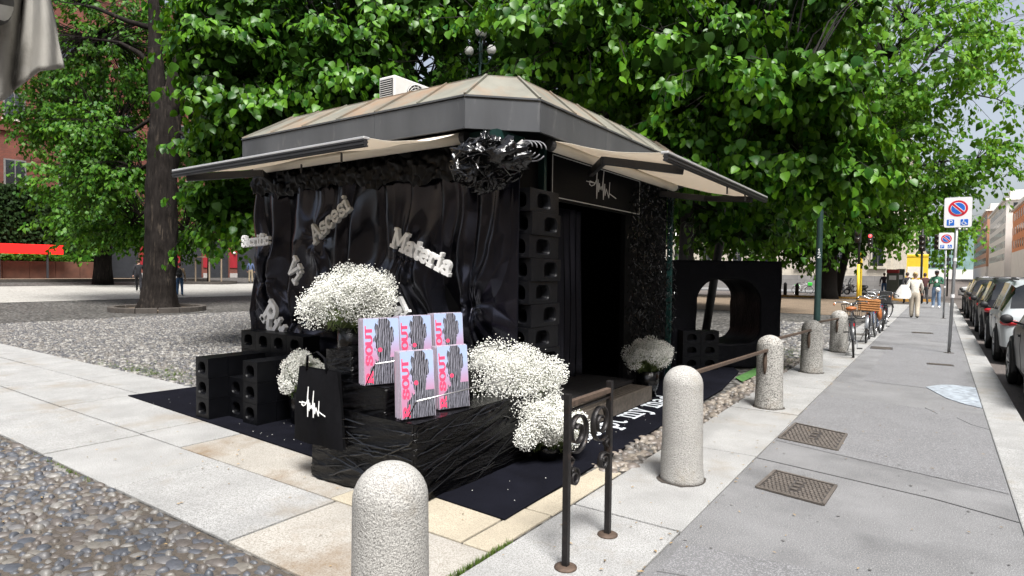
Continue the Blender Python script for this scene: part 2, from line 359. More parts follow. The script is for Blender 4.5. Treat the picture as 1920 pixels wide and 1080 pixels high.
# a row of pebbles set on edge along the slabs
vis = np.array([(Vector((x, y, 0))-Vector((0, 0, 1.6))).length for x, y in zip(X, Y)])
def inframe(x, y):
    d = np.array([x, y, -1.6]); D = d@_f
    return D > .3 and abs(d@_r/D*CAM_F) < 1000 and -560 < d@_u/D*CAM_F
fr_ = np.array([inframe(x, y) for x, y in zip(X, Y)]); order = np.argsort(np.where(fr_, vis, 99)); sel = set(order[:290].tolist())
rest = np.array([i for i in range(len(X)) if i not in sel])
o = link('pebbles', pebbles_mesh('pebbles', X[rest], Y[rest], .062, rg, M_pebble), near_bed, kind='stuff')
proto = []
for k in range(8): proto.append(pebbles_mesh('pebble', np.zeros(1), np.zeros(1), .062, rg, M_pebble, z0=0, n=10, spread=.25))
for i in order[:290]:
    o = link('pebble', proto[rnd.randrange(8)], near_bed, (X[i], Y[i], -.014), rnd.gauss(0, .45)); s = rnd.uniform(.85, 1.2); o.scale = (s*rnd.uniform(.85,1.15), s, rnd.uniform(.7, 1.3))
# the larger field beyond the path
def seen_left(x, y): return (y > -.24*x) & (y < -.66*x+.3) & ~((x > -8.3) & (y < 4.35))
X, Y = pebble_points(-21, -6.6, 4.28, 13.5, .07, rg, seen_left)
link('pebble_field', pebbles_mesh('pebble_field', X, Y, .07, rg, M_pebble_pale, z0=-.016, n=6, spread=.8), square, kind='stuff')
X, Y = pebble_points(-2.29, -2.05, 4.5, 12.5, .075, rg)
link('pebble_strip', pebbles_mesh('pebble_strip', X, Y, .075, rg, pebble_mat('brown_pebble', [(.17,.145,.12),(.13,.11,.095),(.2,.175,.145),(.10,.09,.08)]), z0=-.008, n=8, spread=1.2), square, kind='stuff')
X, Y = pebble_points(-4.6, -2.1, 12.6, 22, .11, rg, lambda x, y: (x > -.3*y))
link('pebble_field', pebbles_mesh('pebble_field', X, Y, .11, rg, M_pebble_pale, z0=-.016, n=6, spread=.8), square, kind='stuff')
# ------------------------------------------------------------------ manhole covers
M_cover = mat('cast_iron_cover', (.11,.095,.082), .7, metal=.25, var=.25, scale=12, bump=.3, bscale=120)
M_cover_dark = mat('cast_iron_recess', (.035,.03,.027), .8, var=.3, scale=20)
def manhole(label, corners, nx, ny):
    c = [Vector((*p, 0)) for p in corners]; ce = sum(c, Vector())/4
    t = thing('manhole_cover', label, 'manhole cover', (ce.x, ce.y, .002), group='iron covers in the pavement')
    P = lambda u, v: (c[0]*(1-u)+c[1]*u)*(1-v)+(c[3]*(1-u)+c[2]*u)*v-ce
    MB().add([P(0,0)+Vector((0,0,.004)),P(1,0)+Vector((0,0,.004)),P(1,1)+Vector((0,0,.004)),P(0,1)+Vector((0,0,.004))], [(0,1,2,3)]).build('plate', M_cover_dark, t)
    m = MB()
    for (u0,v0,u1,v1) in ((0,0,1,0),(1,0,1,1),(1,1,0,1),(0,1,0,0)): m.bar(P(u0,v0)+Vector((0,0,.008)), P(u1,v1)+Vector((0,0,.008)), .022, .012)
    m.build('frame', M_cover, t)
    m = MB()
    for i in range(nx):
        for j in range(ny):
            u, v = (i+.5+(.5 if j % 2 else 0)*.8)/nx*.94+.03, (j+.5)/ny*.92+.04
            if u > .96 or (.42 < u < .58 and .25 < v < .8): continue
            p = P(u, v); a = (P(1,0)-P(0,0))/nx*.42; b = (P(0,1)-P(0,0))/ny*.40; z = Vector((0,0,.010))
            m.add([p-a+z, p-b+z, p+a+z, p+b+z, p-a*1.15+z*.4, p-b*1.15+z*.4, p+a*1.15+z*.4, p+b*1.15+z*.4], [(0,1,2,3),(0,4,5,1),(1,5,6,2),(2,6,7,3),(3,7,4,0)])
    m.build('stud_pattern', M_cover, t)
    for k in range(3): MB().bar(P(.45,.32+.17*k)+Vector((0,0,.010)), P(.55,.32+.17*k)+Vector((0,0,.010)), .03, .008).build('lettering_bar', M_cover, t)
manhole('nearer rectangular iron cover in the pavement, beside the seam', [(-1.08,4.77),(-.62,4.68),(-.60,5.16),(-1.05,5.26)], 14, 10)
manhole('farther rectangular iron cover touching the granite band', [(-1.24,6.34),(-.72,6.21),(-.72,6.9),(-1.22,7.07)], 12, 11)
for (x, y, w, d, lb) in ((-1.0, 15.6, .42, .5, 'small dark cover flush in the pavement abreast of the first bicycle'), (.05, 13.4, .4, .22, 'slim dark gully cover in the pavement near the front sign post'), (-.35, 20.5, .5, .4, 'dark iron cover in mid pavement behind the front sign post')):
    t = thing('utility_cover', lb, 'manhole cover', (x, y, .003), .05, 'iron covers in the pavement')
    MB().bx(-w/2, w/2, -d/2, d/2, -.01, .005).build('plate', M_cover_dark, t)
    m = MB()
    for k in range(5): m.bx(-w*.42, w*.42, -d/2+d*(k+.3)/5, -d/2+d*(k+.6)/5, .004, .010)
    m.build('rib', M_cover, t)
# grass tufts
def tuft(m, x, y, n, r, h, rn):
    for _ in range(n):
        a, q = rn.uniform(0, 6.28), rn.uniform(0, r); bx, by = x+q*math.cos(a), y+q*math.sin(a); hh = h*rn.uniform(.4, 1.1); d = rn.uniform(0, 6.28); w = .003
        m.add([(bx-w*math.sin(d),by+w*math.cos(d),-.01),(bx+w*math.sin(d),by-w*math.cos(d),-.01),(bx+hh*.4*math.cos(d),by+hh*.4*math.sin(d),hh)], [(0,1,2)])
m = MB(); rn = random.Random(2)
for _ in range(60): tuft(m, -2.04+rn.gauss(0,.008), rn.uniform(2.35,2.95), 7, .012, .03, rn)
for _ in range(260): tuft(m, rn.gauss(-9.6,.9), 4.3+abs(rn.gauss(0,.28)), 6, .03, .035, rn)
for _ in range(26): tuft(m, rn.gauss(-5.6,.3), 1.91, 7, .02, .03, rn)
for _ in range(300): tuft(m, rn.uniform(-2.9,-2.1), rn.uniform(10.8,14.5), 6, .04, .05, rn)
m.build('grass', leaf_mat('grass_blade', (.07,.13,.02), (.14,.2,.05)), kind='stuff', label='short grass growing in the paving joints', category='grass')

# gum, grit and dry leaves on the pavement
m = MB(); rn = random.Random(8)
for _ in range(170):
    px_, py_ = rn.uniform(-1.24,.45), 2.4+rn.random()**2*16; r_ = rn.uniform(.004,.012); k = 6
    m.add([(px_+r_*rn.uniform(.7,1.3)*math.cos(2*PI*j/k), py_+r_*rn.uniform(.7,1.3)*math.sin(2*PI*j/k), .0075) for j in range(k)], [tuple(range(k))])
m.build('gum_spots', mat('gum', (.14,.137,.135), .9, island=.5, var=0), pave, kind='stuff')
m = MB()
for _ in range(330):
    q = rn.random()
    if q < .3: px_, py_ = rn.uniform(-1.24,.45), 2.6+rn.random()*14
    elif q < .55: px_, py_ = -1.27+rn.gauss(0,.03), rn.uniform(2,16)
    elif q < .8: px_, py_ = rn.uniform(-2.0,-1.3), rn.uniform(2.2,14)
    else: px_, py_ = rn.uniform(-7,-2.2), rn.uniform(1.2,3.1)
    s_ = rn.uniform(.008,.02); a = rn.uniform(0,6.28); c, d = math.cos(a), math.sin(a); z = .010
    m.add([(px_-s_*c,py_-s_*d,z),(px_-s_*.4*d,py_+s_*.4*c,z+.004),(px_+s_*c,py_+s_*d,z+.002),(px_+s_*.4*d,py_-s_*.4*c,z+.003)], [(0,1,2,3)])
m.build('leaf_litter', mat('dry_leaf', (.22,.15,.07), .9, island=.6, var=0), pave, kind='stuff')
def part(m, name, mats, t, **kw):
    """builds m (world coordinates) as a part of the unrotated thing t"""
    l = t.matrix_world.translation if False else Vector(t.location)
    m.v = [tuple(Vector(p)-l) for p in m.v]
    return m.build(name, mats, t, **kw)
def Gp(px, py, z=0):
    a, b = (px-960)/CAM_F, (540-py)/CAM_F; d = _r*a+_u*b+_f; t = (z-CAM_H)/d[2]; return Vector((d[0]*t, d[1]*t, z))
def onX(px, py, X): a, b = (px-960)/CAM_F, (540-py)/CAM_F; d = _r*a+_u*b+_f; t = X/d[0]; return Vector((X, d[1]*t, CAM_H+d[2]*t))
def onY(px, py, Y): a, b = (px-960)/CAM_F, (540-py)/CAM_F; d = _r*a+_u*b+_f; t = Y/d[1]; return Vector((d[0]*t, Y, CAM_H+d[2]*t))
# ------------------------------------------------------------------ stroke lettering
def arc(cx, cy, rx, ry, a0, a1, n=8): return [(cx+rx*math.cos(R(a0+(a1-a0)*i/n)), cy+ry*math.sin(R(a0+(a1-a0)*i/n))) for i in range(n+1)]
GL = {
 'A': (.86, [[(.08,0),(.42,1),(.78,0)],[(.22,.36),(.62,.36)],[(-.04,0),(.22,0)],[(.62,0),(.92,0)]]),
 'M': (1.08, [[(.14,0),(.14,1),(.54,.25),(.94,1),(.94,0)],[(0,0),(.28,0)],[(.8,0),(1.08,0)],[(0,1),(.16,1)],[(.92,1),(1.08,1)]]),
 'S': (.68, [arc(.35,.74,.25,.25,20,270,9)+arc(.35,.25,.27,.25,90,-160,9),[(.62,.7),(.62,.95)],[(.07,.05),(.07,.3)]]),
 'R': (.86, [[(.16,0),(.16,1)],[(.02,1),(.42,1)]+arc(.42,.74,.24,.26,90,-90,8)+[(.16,.48)],[(.4,.48),(.72,0),(.88,0)],[(.02,0),(.32,0)]]),
 'V': (.84, [[(.1,1),(.42,0),(.76,1)],[(-.04,1),(.26,1)],[(.62,1),(.9,1)]]),
 'a': (.62, [arc(.27,.19,.21,.19,0,360,10),[(.48,.02),(.48,.46)]+arc(.28,.46,.2,.18,0,150,6),[(.48,.02),(.62,.02)]]),
 'c': (.56, [arc(.3,.32,.25,.31,45,320,10),[(.5,.46),(.5,.62)]]),
 'e': (.6, [[(.06,.34),(.54,.34)]+arc(.3,.32,.25,.31,5,320,11)]),
 's': (.52, [arc(.27,.47,.19,.17,30,270,8)+arc(.27,.15,.21,.15,90,-160,8),[(.46,.48),(.46,.62)],[(.06,.03),(.06,.18)]]),
 't': (.5, [[(.22,.9),(.22,.18)]+arc(.36,.18,.14,.18,180,320,6),[(.04,.62),(.44,.62)]]),
 'r': (.56, [[(.16,0),(.16,.62)],[(.02,.62),(.16,.62)],[(.02,0),(.32,0)],[(.16,.4)]+arc(.38,.38,.2,.24,150,50,6)]),
 'i': (.36, [[(.18,0),(.18,.62)],[(.03,.62),(.18,.62)],[(.02,0),(.34,0)],[(.16,.88),(.2,.88)]]),
 'f': (.5, [[(.2,0),(.2,.78)]+arc(.36,.78,.16,.2,180,50,6),[(.04,.62),(.44,.62)],[(.05,0),(.36,0)]]),
 'l': (.36, [[(.18,0),(.18,1)],[(.03,1),(.18,1)],[(.02,0),(.34,0)]]),
 'o': (.62, [arc(.31,.32,.26,.31,0,360,12)]),
 'u': (.7, [[(.16,.62),(.16,.2)]+arc(.34,.2,.18,.2,180,330,6)+[(.54,.14)],[(.54,.62),(.54,0),(.68,0)],[(.02,.62),(.16,.62)],[(.4,.62),(.54,.62)]]),
 'm': (1.0, [[(.14,0),(.14,.62)],[(.01,.62),(.14,.62)],[(.02,0),(.28,0)],[(.14,.44)]+arc(.32,.42,.18,.2,150,0,6)+[(.5,0)],[(.5,.44)]+arc(.68,.42,.18,.2,150,0,6)+[(.86,0)],[(.38,0),(.62,0)],[(.74,0),(.98,0)]]),
 'n': (.7, [[(.14,0),(.14,.62)],[(.01,.62),(.14,.62)],[(.02,0),(.28,0)],[(.14,.42)]+arc(.34,.42,.2,.2,150,0,6)+[(.54,0)],[(.42,0),(.68,0)]]),
 'd': (.68, [arc(.28,.3,.23,.3,0,360,11),[(.51,0),(.51,1)],[(.38,1),(.51,1)],[(.51,0),(.66,0)]]),
 'p': (.68, [arc(.4,.3,.23,.3,0,360,11),[(.16,-.3),(.16,.62)],[(.02,.62),(.16,.62)],[(.03,-.3),(.3,-.3)]]),
 'y': (.66, [[(.1,.62),(.34,.05)],[(.56,.62),(.26,-.22),(.12,-.3),(.04,-.22)],[(0,.62),(.22,.62)],[(.44,.62),(.66,.62)]]),
 'O': (.8, [arc(.4,.5,.32,.5,0,360,14)]), 'U': (.8, [[(.12,1),(.12,.35)]+arc(.4,.33,.28,.33,180,360,8)+[(.68,1)]]), 'T': (.7, [[(.02,1),(.68,1)],[(.35,1),(.35,0)]]),
 ' ': (.4, []),
}
def stroke(m, lines, wd, dp, tf, z0=0):
    """bands of width wd and depth dp along 2-D polylines, tf maps (x,y,depth) to 3-D"""
    k = 0
    for L_ in lines:
        for (a, b) in zip(L_, L_[1:]):
            k += 1; a_, b_ = Vector(a), Vector(b); d = b_-a_
            if d.length < 1e-6: continue
            d.normalize(); n = Vector((-d.y, d.x))*wd/2; e = d*wd*.32; zt = z0+dp+(k % 7)*.00025
            q = [a_-e-n, b_+e-n, b_+e+n, a_-e+n]
            m.prism([(p.x, p.y) for p in q], z0, zt, tf)
    return m
def word_sign(text, label, org, ang, h, u=(1,0,0), v=(0,0,1), nrm=(0,-1,0), wd=.17, dp=.045, mat_=None, letters=True, name='word_sign', cat='word sign'):
    u, v, nrm, org = Vector(u), Vector(v), Vector(nrm), Vector(org); c, s = math.cos(ang), math.sin(ang)
    U = u*c+v*s; V = v*c-u*s
    t = thing(name, label, cat, org, group='white words on the black drape'); x = 0
    for ch in text:
        w, lines = GL[ch]
        if lines:
            m = MB(); stroke(m, [[(p[0]*h, p[1]*h) for p in l] for l in lines], wd*h, dp, lambda a, b, z, x=x: U*(a+x)+V*b+nrm*z)
            m.build('letter', mat_, t)
        x += (w+.06)*h
    return t
SIG = [(205,585),(450,580),(300,560),(290,640),(345,665),(420,620),(490,470),(510,140),(480,400),(490,930),(520,480),(540,760),(560,560),(580,700),(615,620),(640,700),(690,220),(668,500),(680,920),(715,540),(730,810),(765,650),(845,850),(868,470),(850,740),(1065,825)]
SIG = [((x-635)/860, (640-y)/860) for x, y in SIG]
# ------------------------------------------------------------------ kiosk materials
M_fascia = mat('fascia_metal', (.062,.065,.070), .5, metal=.2, var=.25, scale=2, stretch=(1,1,.25), stain=(.13,.13,.13), stscale=9, stamt=.22, bump=.05, bscale=30)
M_roof = mat('roof_sheet', (.17,.165,.135), .65, metal=.05, var=.25, scale=2.5, stain=(.25,.12,.05), stscale=1.2, stamt=.85, stretch=(1,1,.4), bump=.15, bscale=40)
M_green = mat('green_steel', (.006,.035,.031), .5, metal=.2, var=.2, scale=6)
M_black = mat('black_cloth', (.004,.004,.005), .9, spec=.1, var=.25, scale=30, bump=.2, bscale=200)
M_blackpanel = mat('black_panel', (.003,.003,.0035), .6, spec=.12, var=.2, scale=10)
M_satin = mat('black_satin', (.0012,.0012,.0024), .22, var=.1, scale=8, spec=.6); M_satin.node_tree.nodes['Principled BSDF'].inputs['Specular Tint'].default_value = (.78,.80,1,1)  # blue of the reflected sky is put into the lavender specular tint
M_plastic = mat('black_film', (.003,.003,.0035), .14, var=.1, scale=10, spec=.7, bump=.5, bscale=28)
M_awning = leaf_mat('awning_canvas', (.80,.75,.65), (.80,.75,.65), .2, .9)
M_alu = mat('aluminium', (.75,.75,.74), .4, metal=.7, var=.06, scale=10)
M_darkalu = mat('dark_extrusion', (.04,.04,.042), .45, metal=.4, var=.1, scale=20)
M_white = mat('white_foam', (.90,.90,.88), .7, var=.05, scale=30)
M_greyw = mat('grey_white', (.58,.58,.56), .6, var=.1, scale=15)
M_block = mat('black_block', (.003,.0032,.0042), .4, spec=.16, var=.3, scale=9, bump=.25, bscale=90, stain=(.015,.015,.018), stscale=12, stamt=.15)
K0 = Vector((-5.15, 6.65, 0))
kiosk = thing('kiosk', 'octagonal newsstand kiosk with grey fascia and rust streaked roof, draped in black', 'kiosk', K0)
# outline with cut corners
def octo(x0, x1, y0, y1, c): return [(x0+c,y0),(x1-c,y0),(x1,y0+c),(x1,y1-c),(x1-c,y1),(x0+c,y1),(x0,y1-c),(x0,y0+c)]
OUT = octo(-7.38, -2.98, 4.20, 9.15, .48)
Z0, Z1, ZR = 2.865, 3.13, 3.47
def seg_panels(a, b, n):
    a, b = Vector(a), Vector(b)
    for i in range(n):
        yield a+(b-a)*(i/n), a+(b-a)*((i+1)/n)
for i in range(8):
    a, b = OUT[i], OUT[(i+1) % 8]; L_ = (Vector(b)-Vector(a)).length
    for p, q in seg_panels(a, b, max(1, round(L_/1.15))):
        d = (q-p).normalized(); n = Vector((d.y, -d.x)); g = d*.0015
        m = MB(); P4 = [p+g, q-g, q-g-n*.05, p+g-n*.05]
        m.prism([(v.x, v.y) for v in P4], Z0, Z1); part(m, 'fascia_panel', M_fascia, kiosk)
        m = MB(); P4 = [p+g+n*.012, q-g+n*.012, q-g-n*.02, p+g-n*.02]; m.prism([(v.x, v.y) for v in P4], Z1+.0005, Z1+.016); part(m, 'fascia_trim', M_fascia, kiosk)
        m = MB(); m.prism([(v.x, v.y) for v in P4], Z0-.016, Z0-.0005); part(m, 'fascia_trim', M_fascia, kiosk)
INN = octo(-6.86, -3.40, 4.72, 8.65, .22)
rr = random.Random(4)
for i in range(8):
    a, b, ai, bi = map(Vector, (OUT[i], OUT[(i+1) % 8], INN[i], INN[(i+1) % 8])); n = max(1, round((b-a).length/.62)) if i % 2 == 0 or (b-a).length > 1 else 1
    for k in range(n):
        p, q, pi_, qi = a+(b-a)*k/n, a+(b-a)*(k+1)/n, ai+(bi-ai)*k/n, ai+(bi-ai)*(k+1)/n
        m = MB().add([(p.x,p.y,Z1+.012),(q.x,q.y,Z1+.012),(qi.x,qi.y,ZR),(pi_.x,pi_.y,ZR),(p.x,p.y,Z1-.01),(q.x,q.y,Z1-.01),(qi.x,qi.y,ZR-.022),(pi_.x,pi_.y,ZR-.022)], [(0,1,2,3),(7,6,5,4),(0,4,5,1),(1,5,6,2),(2,6,7,3),(3,7,4,0)])
        part(m, 'roof_sheet', M_roof, kiosk)
        m = MB().bar((p.x,p.y,Z1+.022), (pi_.x,pi_.y,ZR+.012), .010 if k else .022, .022); part(m, 'roof_seam', M_roof, kiosk)
m = MB().prism(INN, ZR-.01, ZR+.012); part(m, 'roof_top', M_roof, kiosk)
m = MB().prism([(x*.995+kx, y) for (x, y), kx in zip(octo(-7.3,-3.05,4.28,9.06,.46), [-.025]*8)], Z0+.03, Z0+.06); part(m, 'soffit', M_blackpanel, kiosk)
# walls
for nm, bxs in (('wall', (-7.12,-3.35,4.64,4.70,0,2.88)), ('wall', (-7.12,-7.06,4.71,8.80,0,2.88)), ('wall', (-7.05,-3.35,8.74,8.80,0,2.88)), ('wall', (-3.41,-3.35,4.71,5.28,0,2.88)), ('wall', (-3.41,-3.35,7.35,8.73,0,2.88)), ('door_header', (-3.41,-3.35,5.29,7.34,2.36,2.88))):
    part(MB().bx(*bxs), nm, M_blackpanel, kiosk)
part(MB().bx(-7.0, -3.42, 4.75, 8.7, .02, .18), 'plinth', M_blackpanel, kiosk)
for (x, y) in ((-3.3,5.26),(-3.3,8.86)): part(MB().bx(x-.05, x+.02, y-.02, y+.03, 0, 2.84), 'corner_post', M_green, kiosk)
part(MB().bx(-3.66,-3.22,4.36,4.80,2.70,2.85), 'corner_bracket', M_green, kiosk)
# deck boards in the doorway and a grating step
M_deck = mat('dark_deck', (.035,.034,.036), .6, var=.3, scale=4, stretch=(2,14,2), bump=.2, bscale=30)
for k in range(9): part(MB().bx(-4.35+k*.13, -4.225+k*.13, 5.32, 7.32, .19, .225), 'deck_board', M_deck, kiosk)
m = MB().bx(-3.17,-3.14,5.35,7.2,.02,.19).bx(-2.92,-2.89,5.35,7.2,.02,.19)
for k in range(46): m.bx(-3.14,-2.92,5.37+k*.04,5.378+k*.04,.165,.19)
for k in range(5): m.bx(-3.12+k*.045,-3.114+k*.045,5.36,7.19,.163,.188)
part(m, 'step_grating', mat('grating', (.13,.11,.09), .6, metal=.4, var=.3, scale=20), kiosk)
# sign panel with a pale outline and a signature
part(MB().bx(-3.34,-3.31,5.42,7.72,2.34,2.84), 'sign_panel', M_blackpanel, kiosk)
m = MB()
for a, b in (((5.45,2.375),(7.69,2.375)),((7.69,2.375),(7.69,2.81)),((7.69,2.81),(5.45,2.81)),((5.45,2.81),(5.45,2.375))): m.bar((-3.307,*a), (-3.307,*b), .004, .009)
part(m, 'sign_outline', M_greyw, kiosk)
m = MB(); stroke(m, [[(x*.62, y*.42) for x, y in SIG]], .009, .003, lambda a, b, z: Vector((-3.309+z, 6.58+a*1.25, 2.60+b)))
part(m, 'signature', M_greyw, kiosk)
# black curtain inside the door
nz = vnoise(21)
Yg, Zg = np.meshgrid(np.linspace(5.3, 7.33, 160), np.linspace(.2, 2.4, 30), indexing='ij')
Xg = -3.95+.035*np.sin(Yg*34+nz(Yg*3, Zg*.8)*3)+.05*nz(Yg*4, Zg*.7)
o = link('door_curtain', grid_mesh('door_curtain', np.stack([Xg-K0.x, Yg-K0.y, Zg], -1), M_satin), kiosk)
# black tinsel panel right of the door: strips too many to count
rg = np.random.RandomState(8); n = 5200
y = rg.uniform(7.36, 8.9, n); z = rg.uniform(.15, 2.8, n)**1.0; x = rg.uniform(-3.33, -3.2, n); L_ = rg.uniform(.015, .06, n); th = rg.normal(0, .7, n); w = .004
d = np.stack([rg.normal(0, .5, n), np.sin(th), -np.cos(th)], -1); d /= np.linalg.norm(d, axis=1)[:,None]; s_ = np.cross(d, rg.normal(0, 1, (n, 3))); s_ /= np.linalg.norm(s_, axis=1)[:,None]
c = np.stack([x, y, z], -1)-np.array(K0); P = np.stack([c-s_*w, c+s_*w, c+s_*w+d*L_[:,None], c-s_*w+d*L_[:,None]], 1)
link('tinsel', np_mesh('tinsel', P.reshape(-1,3), np.arange(4*n).reshape(n,4), mat('black_tinsel', (.004,.004,.005), .2, var=0, spec=.6)), kiosk, kind='stuff')
# ------------------------------------------------------------------ awnings
def awning(t, r0, r1, b0, b1, arms, hooks, out):
    r0, r1, b0, b1 = map(Vector, (r0, r1, b0, b1)); ax = (r1-r0).normalized()
    part(MB().tube([r0, r1], .055, 14), 'roller', M_awning, t, smooth=True)
    for e, s in ((r0,-1),(r1,1)): part(MB().tube([e+ax*s*.002, e+ax*s*.05], [.062,.05], 12), 'roller_cap', M_darkalu, t)
    a, b = 40, 14; P = np.zeros((a, b, 3)); N_ = vnoise(int(abs(r0.x*100)))
    for i in range(a):
        for j in range(b):
            u, v = i/(a-1), j/(b-1); p = (r0*(1-u)+r1*u)*(1-v)+(b0*(1-u)+b1*u)*v; p = p+Vector((0,0,.05*(1-v)+.02*v))
            p.z -= .055*math.sin(PI*v)*(.6+.4*math.sin(u*9))+.012*float(N_(np.array(u*9), np.array(v*5))); P[i,j] = p-Vector(t.location)
    o = link('canvas', grid_mesh('canvas', P, M_awning), t); so = o.modifiers.new('thick', 'SOLIDIFY'); so.thickness = .003
    d = (b1-b0).normalized(); outv = Vector(out)
    m = MB().bar(b0+Vector((0,0,.028)), b1+Vector((0,0,.028)), .062, .02); part(m, 'front_rail', M_alu, t, bevel=.004)
    m = MB()
    for k in range(4): m.bar(b0+Vector((0,0,.012-.014*k))+outv*(.012-.006*(k%2)), b1+Vector((0,0,.012-.014*k))+outv*(.012-.006*(k%2)), .04, .0125)
    part(m, 'front_rail_grooves', M_darkalu, t)
    for (p, q, e) in arms:
        part(MB().bar(p, e, .05, .075), 'arm', M_darkalu, t, bevel=.006); part(MB().bar(e, q, .05, .07), 'arm', M_darkalu, t, bevel=.006)
    for h in hooks: part(MB().bar(Vector(h), Vector(h)-Vector((0,0,.09)), .014, .014), 'crank_hook', M_darkalu, t)
awning(kiosk, (-6.78,4.32,2.79), (-3.58,4.32,2.80), (-6.42,3.17,2.55), (-3.56,3.17,2.56), [((-6.7,4.45,2.66),(-6.25,3.2,2.50),(-5.9,3.8,2.6)), ((-3.9,4.45,2.70),(-3.8,3.2,2.54),(-3.6,3.8,2.66))][:1], [(-5.35,3.9,2.66),(-4.55,3.75,2.67)], (0,-1,0))
awning(kiosk, (-3.04,4.98,2.79), (-3.04,8.25,2.78), (-1.80,4.66,2.52), (-1.80,8.05,2.52), [((-3.1,5.9,2.66),(-1.85,5.25,2.49),(-2.5,5.0,2.60)), ((-3.1,7.9,2.66),(-1.85,7.6,2.48),(-2.5,7.9,2.56))], [(-1.8,6.4,2.5),(-1.8,7.1,2.5)], (1,0,0))
# ------------------------------------------------------------------ satin drape over the front
def drape(name, label, x0, x1, z0, z1, y, amp, nx, nz_, gathers, seed, mat_, cat='drape'):
    N1, N2 = vnoise(seed), vnoise(seed+1)
    Xg, Zg = np.meshgrid(np.linspace(x0, x1, nx), np.linspace(z0, z1, nz_), indexing='ij')
    t_ = (z1-Zg)/(z1-z0)
    wx = Xg+.26*N1(Xg*1.1, Zg*1.2)*(.3+t_)+.10*N2(Xg*2.6, Zg*2.2)*(.4+t_)
    for gx, gzz, s in gathers:
        r = np.hypot(Xg-gx, (Zg-gzz)*.8); wx = wx+(Xg-gx)*1.5*np.exp(-(r/(.24*s))**2)
    A = np.abs(np.sin(wx*6.3+1.9*N2(wx*1.2, Zg*.3)))**.75*.75+.34*np.sin(wx*15+2.2*N1(wx*1.8, Zg*.45))+.13*np.sin(wx*29+3*N2(wx*2.4, Zg*.7))*np.clip(N1(Xg*2,Zg*1.5)+.35,0,1)
    D = amp*A*(.55+.45*t_)+.05*N1(Xg*2.6, Zg*2.0)*(.3+t_)
    for gx, gzz, s in gathers:
        dx, dz = Xg-gx, Zg-gzz; r = np.hypot(dx, dz); th = np.arctan2(dz, dx)
        D = D+(.006*np.cos(th*5+seed+dx*9)+.004*np.cos(th*9+dz*7))*np.exp(-((r-.10)/(.22*s))**2)*np.clip(r/.08, 0, 1)-.03*np.exp(-(r/.05)**2)+.075*np.exp(-((dz+.2*s)/(.17*s))**2-(dx/(.2*s))**2)+.05*np.exp(-((dz-.26*s)/(.2*s))**2-(dx/(.24*s))**2)
    D = D+.020*t_*(1-2*np.abs(N2(wx*4.2+Zg*1.6+7, Zg*3.0-wx*1.4)))+.010*(1-2*np.abs(N1(wx*7-Zg*2.4+3, Zg*4.6+wx*2)))*t_
    D = D*np.clip((x1-Xg)/.22, 0, 1)**.7
    P = np.stack([Xg, y-D, Zg], -1); b = Vector(((x0+x1)/2, y, z0)); P -= np.array(b)
    me = grid_mesh(name, P, mat_); o = link(name, me, None, b); o['label'] = label; o['category'] = cat
    so = o.modifiers.new('thick', 'SOLIDIFY'); so.thickness = .004; return o
drape('satin_drape', 'glossy black satin drape gathered in folds over the front of the kiosk', -7.22, -3.15, .03, 2.66, 4.62, .15, 520, 260, [(-4.52,1.72,1.1),(-7.0,1.42,1.0),(-5.95,1.95,.8),(-3.62,1.25,.9),(-5.1,1.2,1),(-6.3,.95,.9)], 31, M_satin)
# words fixed on the drape
DY = 4.33
word_sign('Sacrific', 'small white word Sacrific near the left edge of the black drape', (-7.06,DY,1.86), R(3), .125, mat_=M_white, wd=.2, u=(.96,-.0,0))
word_sign('Ascesi', 'white word Ascesi, awning shade painted as grey, slanting upwards high on the black drape', (-5.66,DY,1.88), R(31), .185, mat_=M_greyw)  # white foam like the others; the awning's shade is put into the grey
word_sign('Materia', 'white word Materia slanting down on the right of the black drape', (-4.46,DY,1.84), R(-21), .17, mat_=M_white, wd=.2)
word_sign('Ritu', 'white letters Rit running steeply down behind the block bench', (-6.66,DY,1.02), R(-42), .26, mat_=M_white, wd=.2)
word_sign('Vi', 'white letter V half hidden behind the left of the upper bouquet', (-6.16,DY,1.60), R(-48), .19, mat_=M_white)
word_sign('o', 'single white letter o peeping out right of the upper bouquet', (-4.62,DY,1.40), R(10), .19, mat_=M_white)
word_sign('el', 'white letters standing up behind the upper row of magazines', (-4.36,DY,1.10), R(35), .17, mat_=M_white)
# ruffle of black film under the awning and the crumpled bundle at the corner
def crumple(name, label, c, r, seed, amp=.35, n=46, cat='plastic sheeting', mat_=None):
    N1, N2 = vnoise(seed), vnoise(seed+5); T, A = np.meshgrid(np.linspace(.02, PI-.02, n), np.linspace(0, 2*PI, n*2), indexing='ij')
    A2 = np.where(A > PI, 2*PI-A, A)
    rad = 1+amp*(N1(T*3, A2*2.5)+.6*np.abs(N2(T*8, A2*7))-.3+.35*N1(T*19, A2*17))
    P = np.stack([r[0]*rad*np.sin(T)*np.cos(A), r[1]*rad*np.sin(T)*np.sin(A), r[2]*rad*np.cos(T)], -1)
    o = link(name, grid_mesh(name, P, mat_ or M_plastic, smooth=False), None, c); o['label'] = label; o['category'] = cat; return o
bc = W(912, 305, 5.30)
crumple('plastic_bundle', 'crumpled bundle of shiny black film hanging under the kiosk corner', bc, (.31,.24,.19), 3, .42, 40)
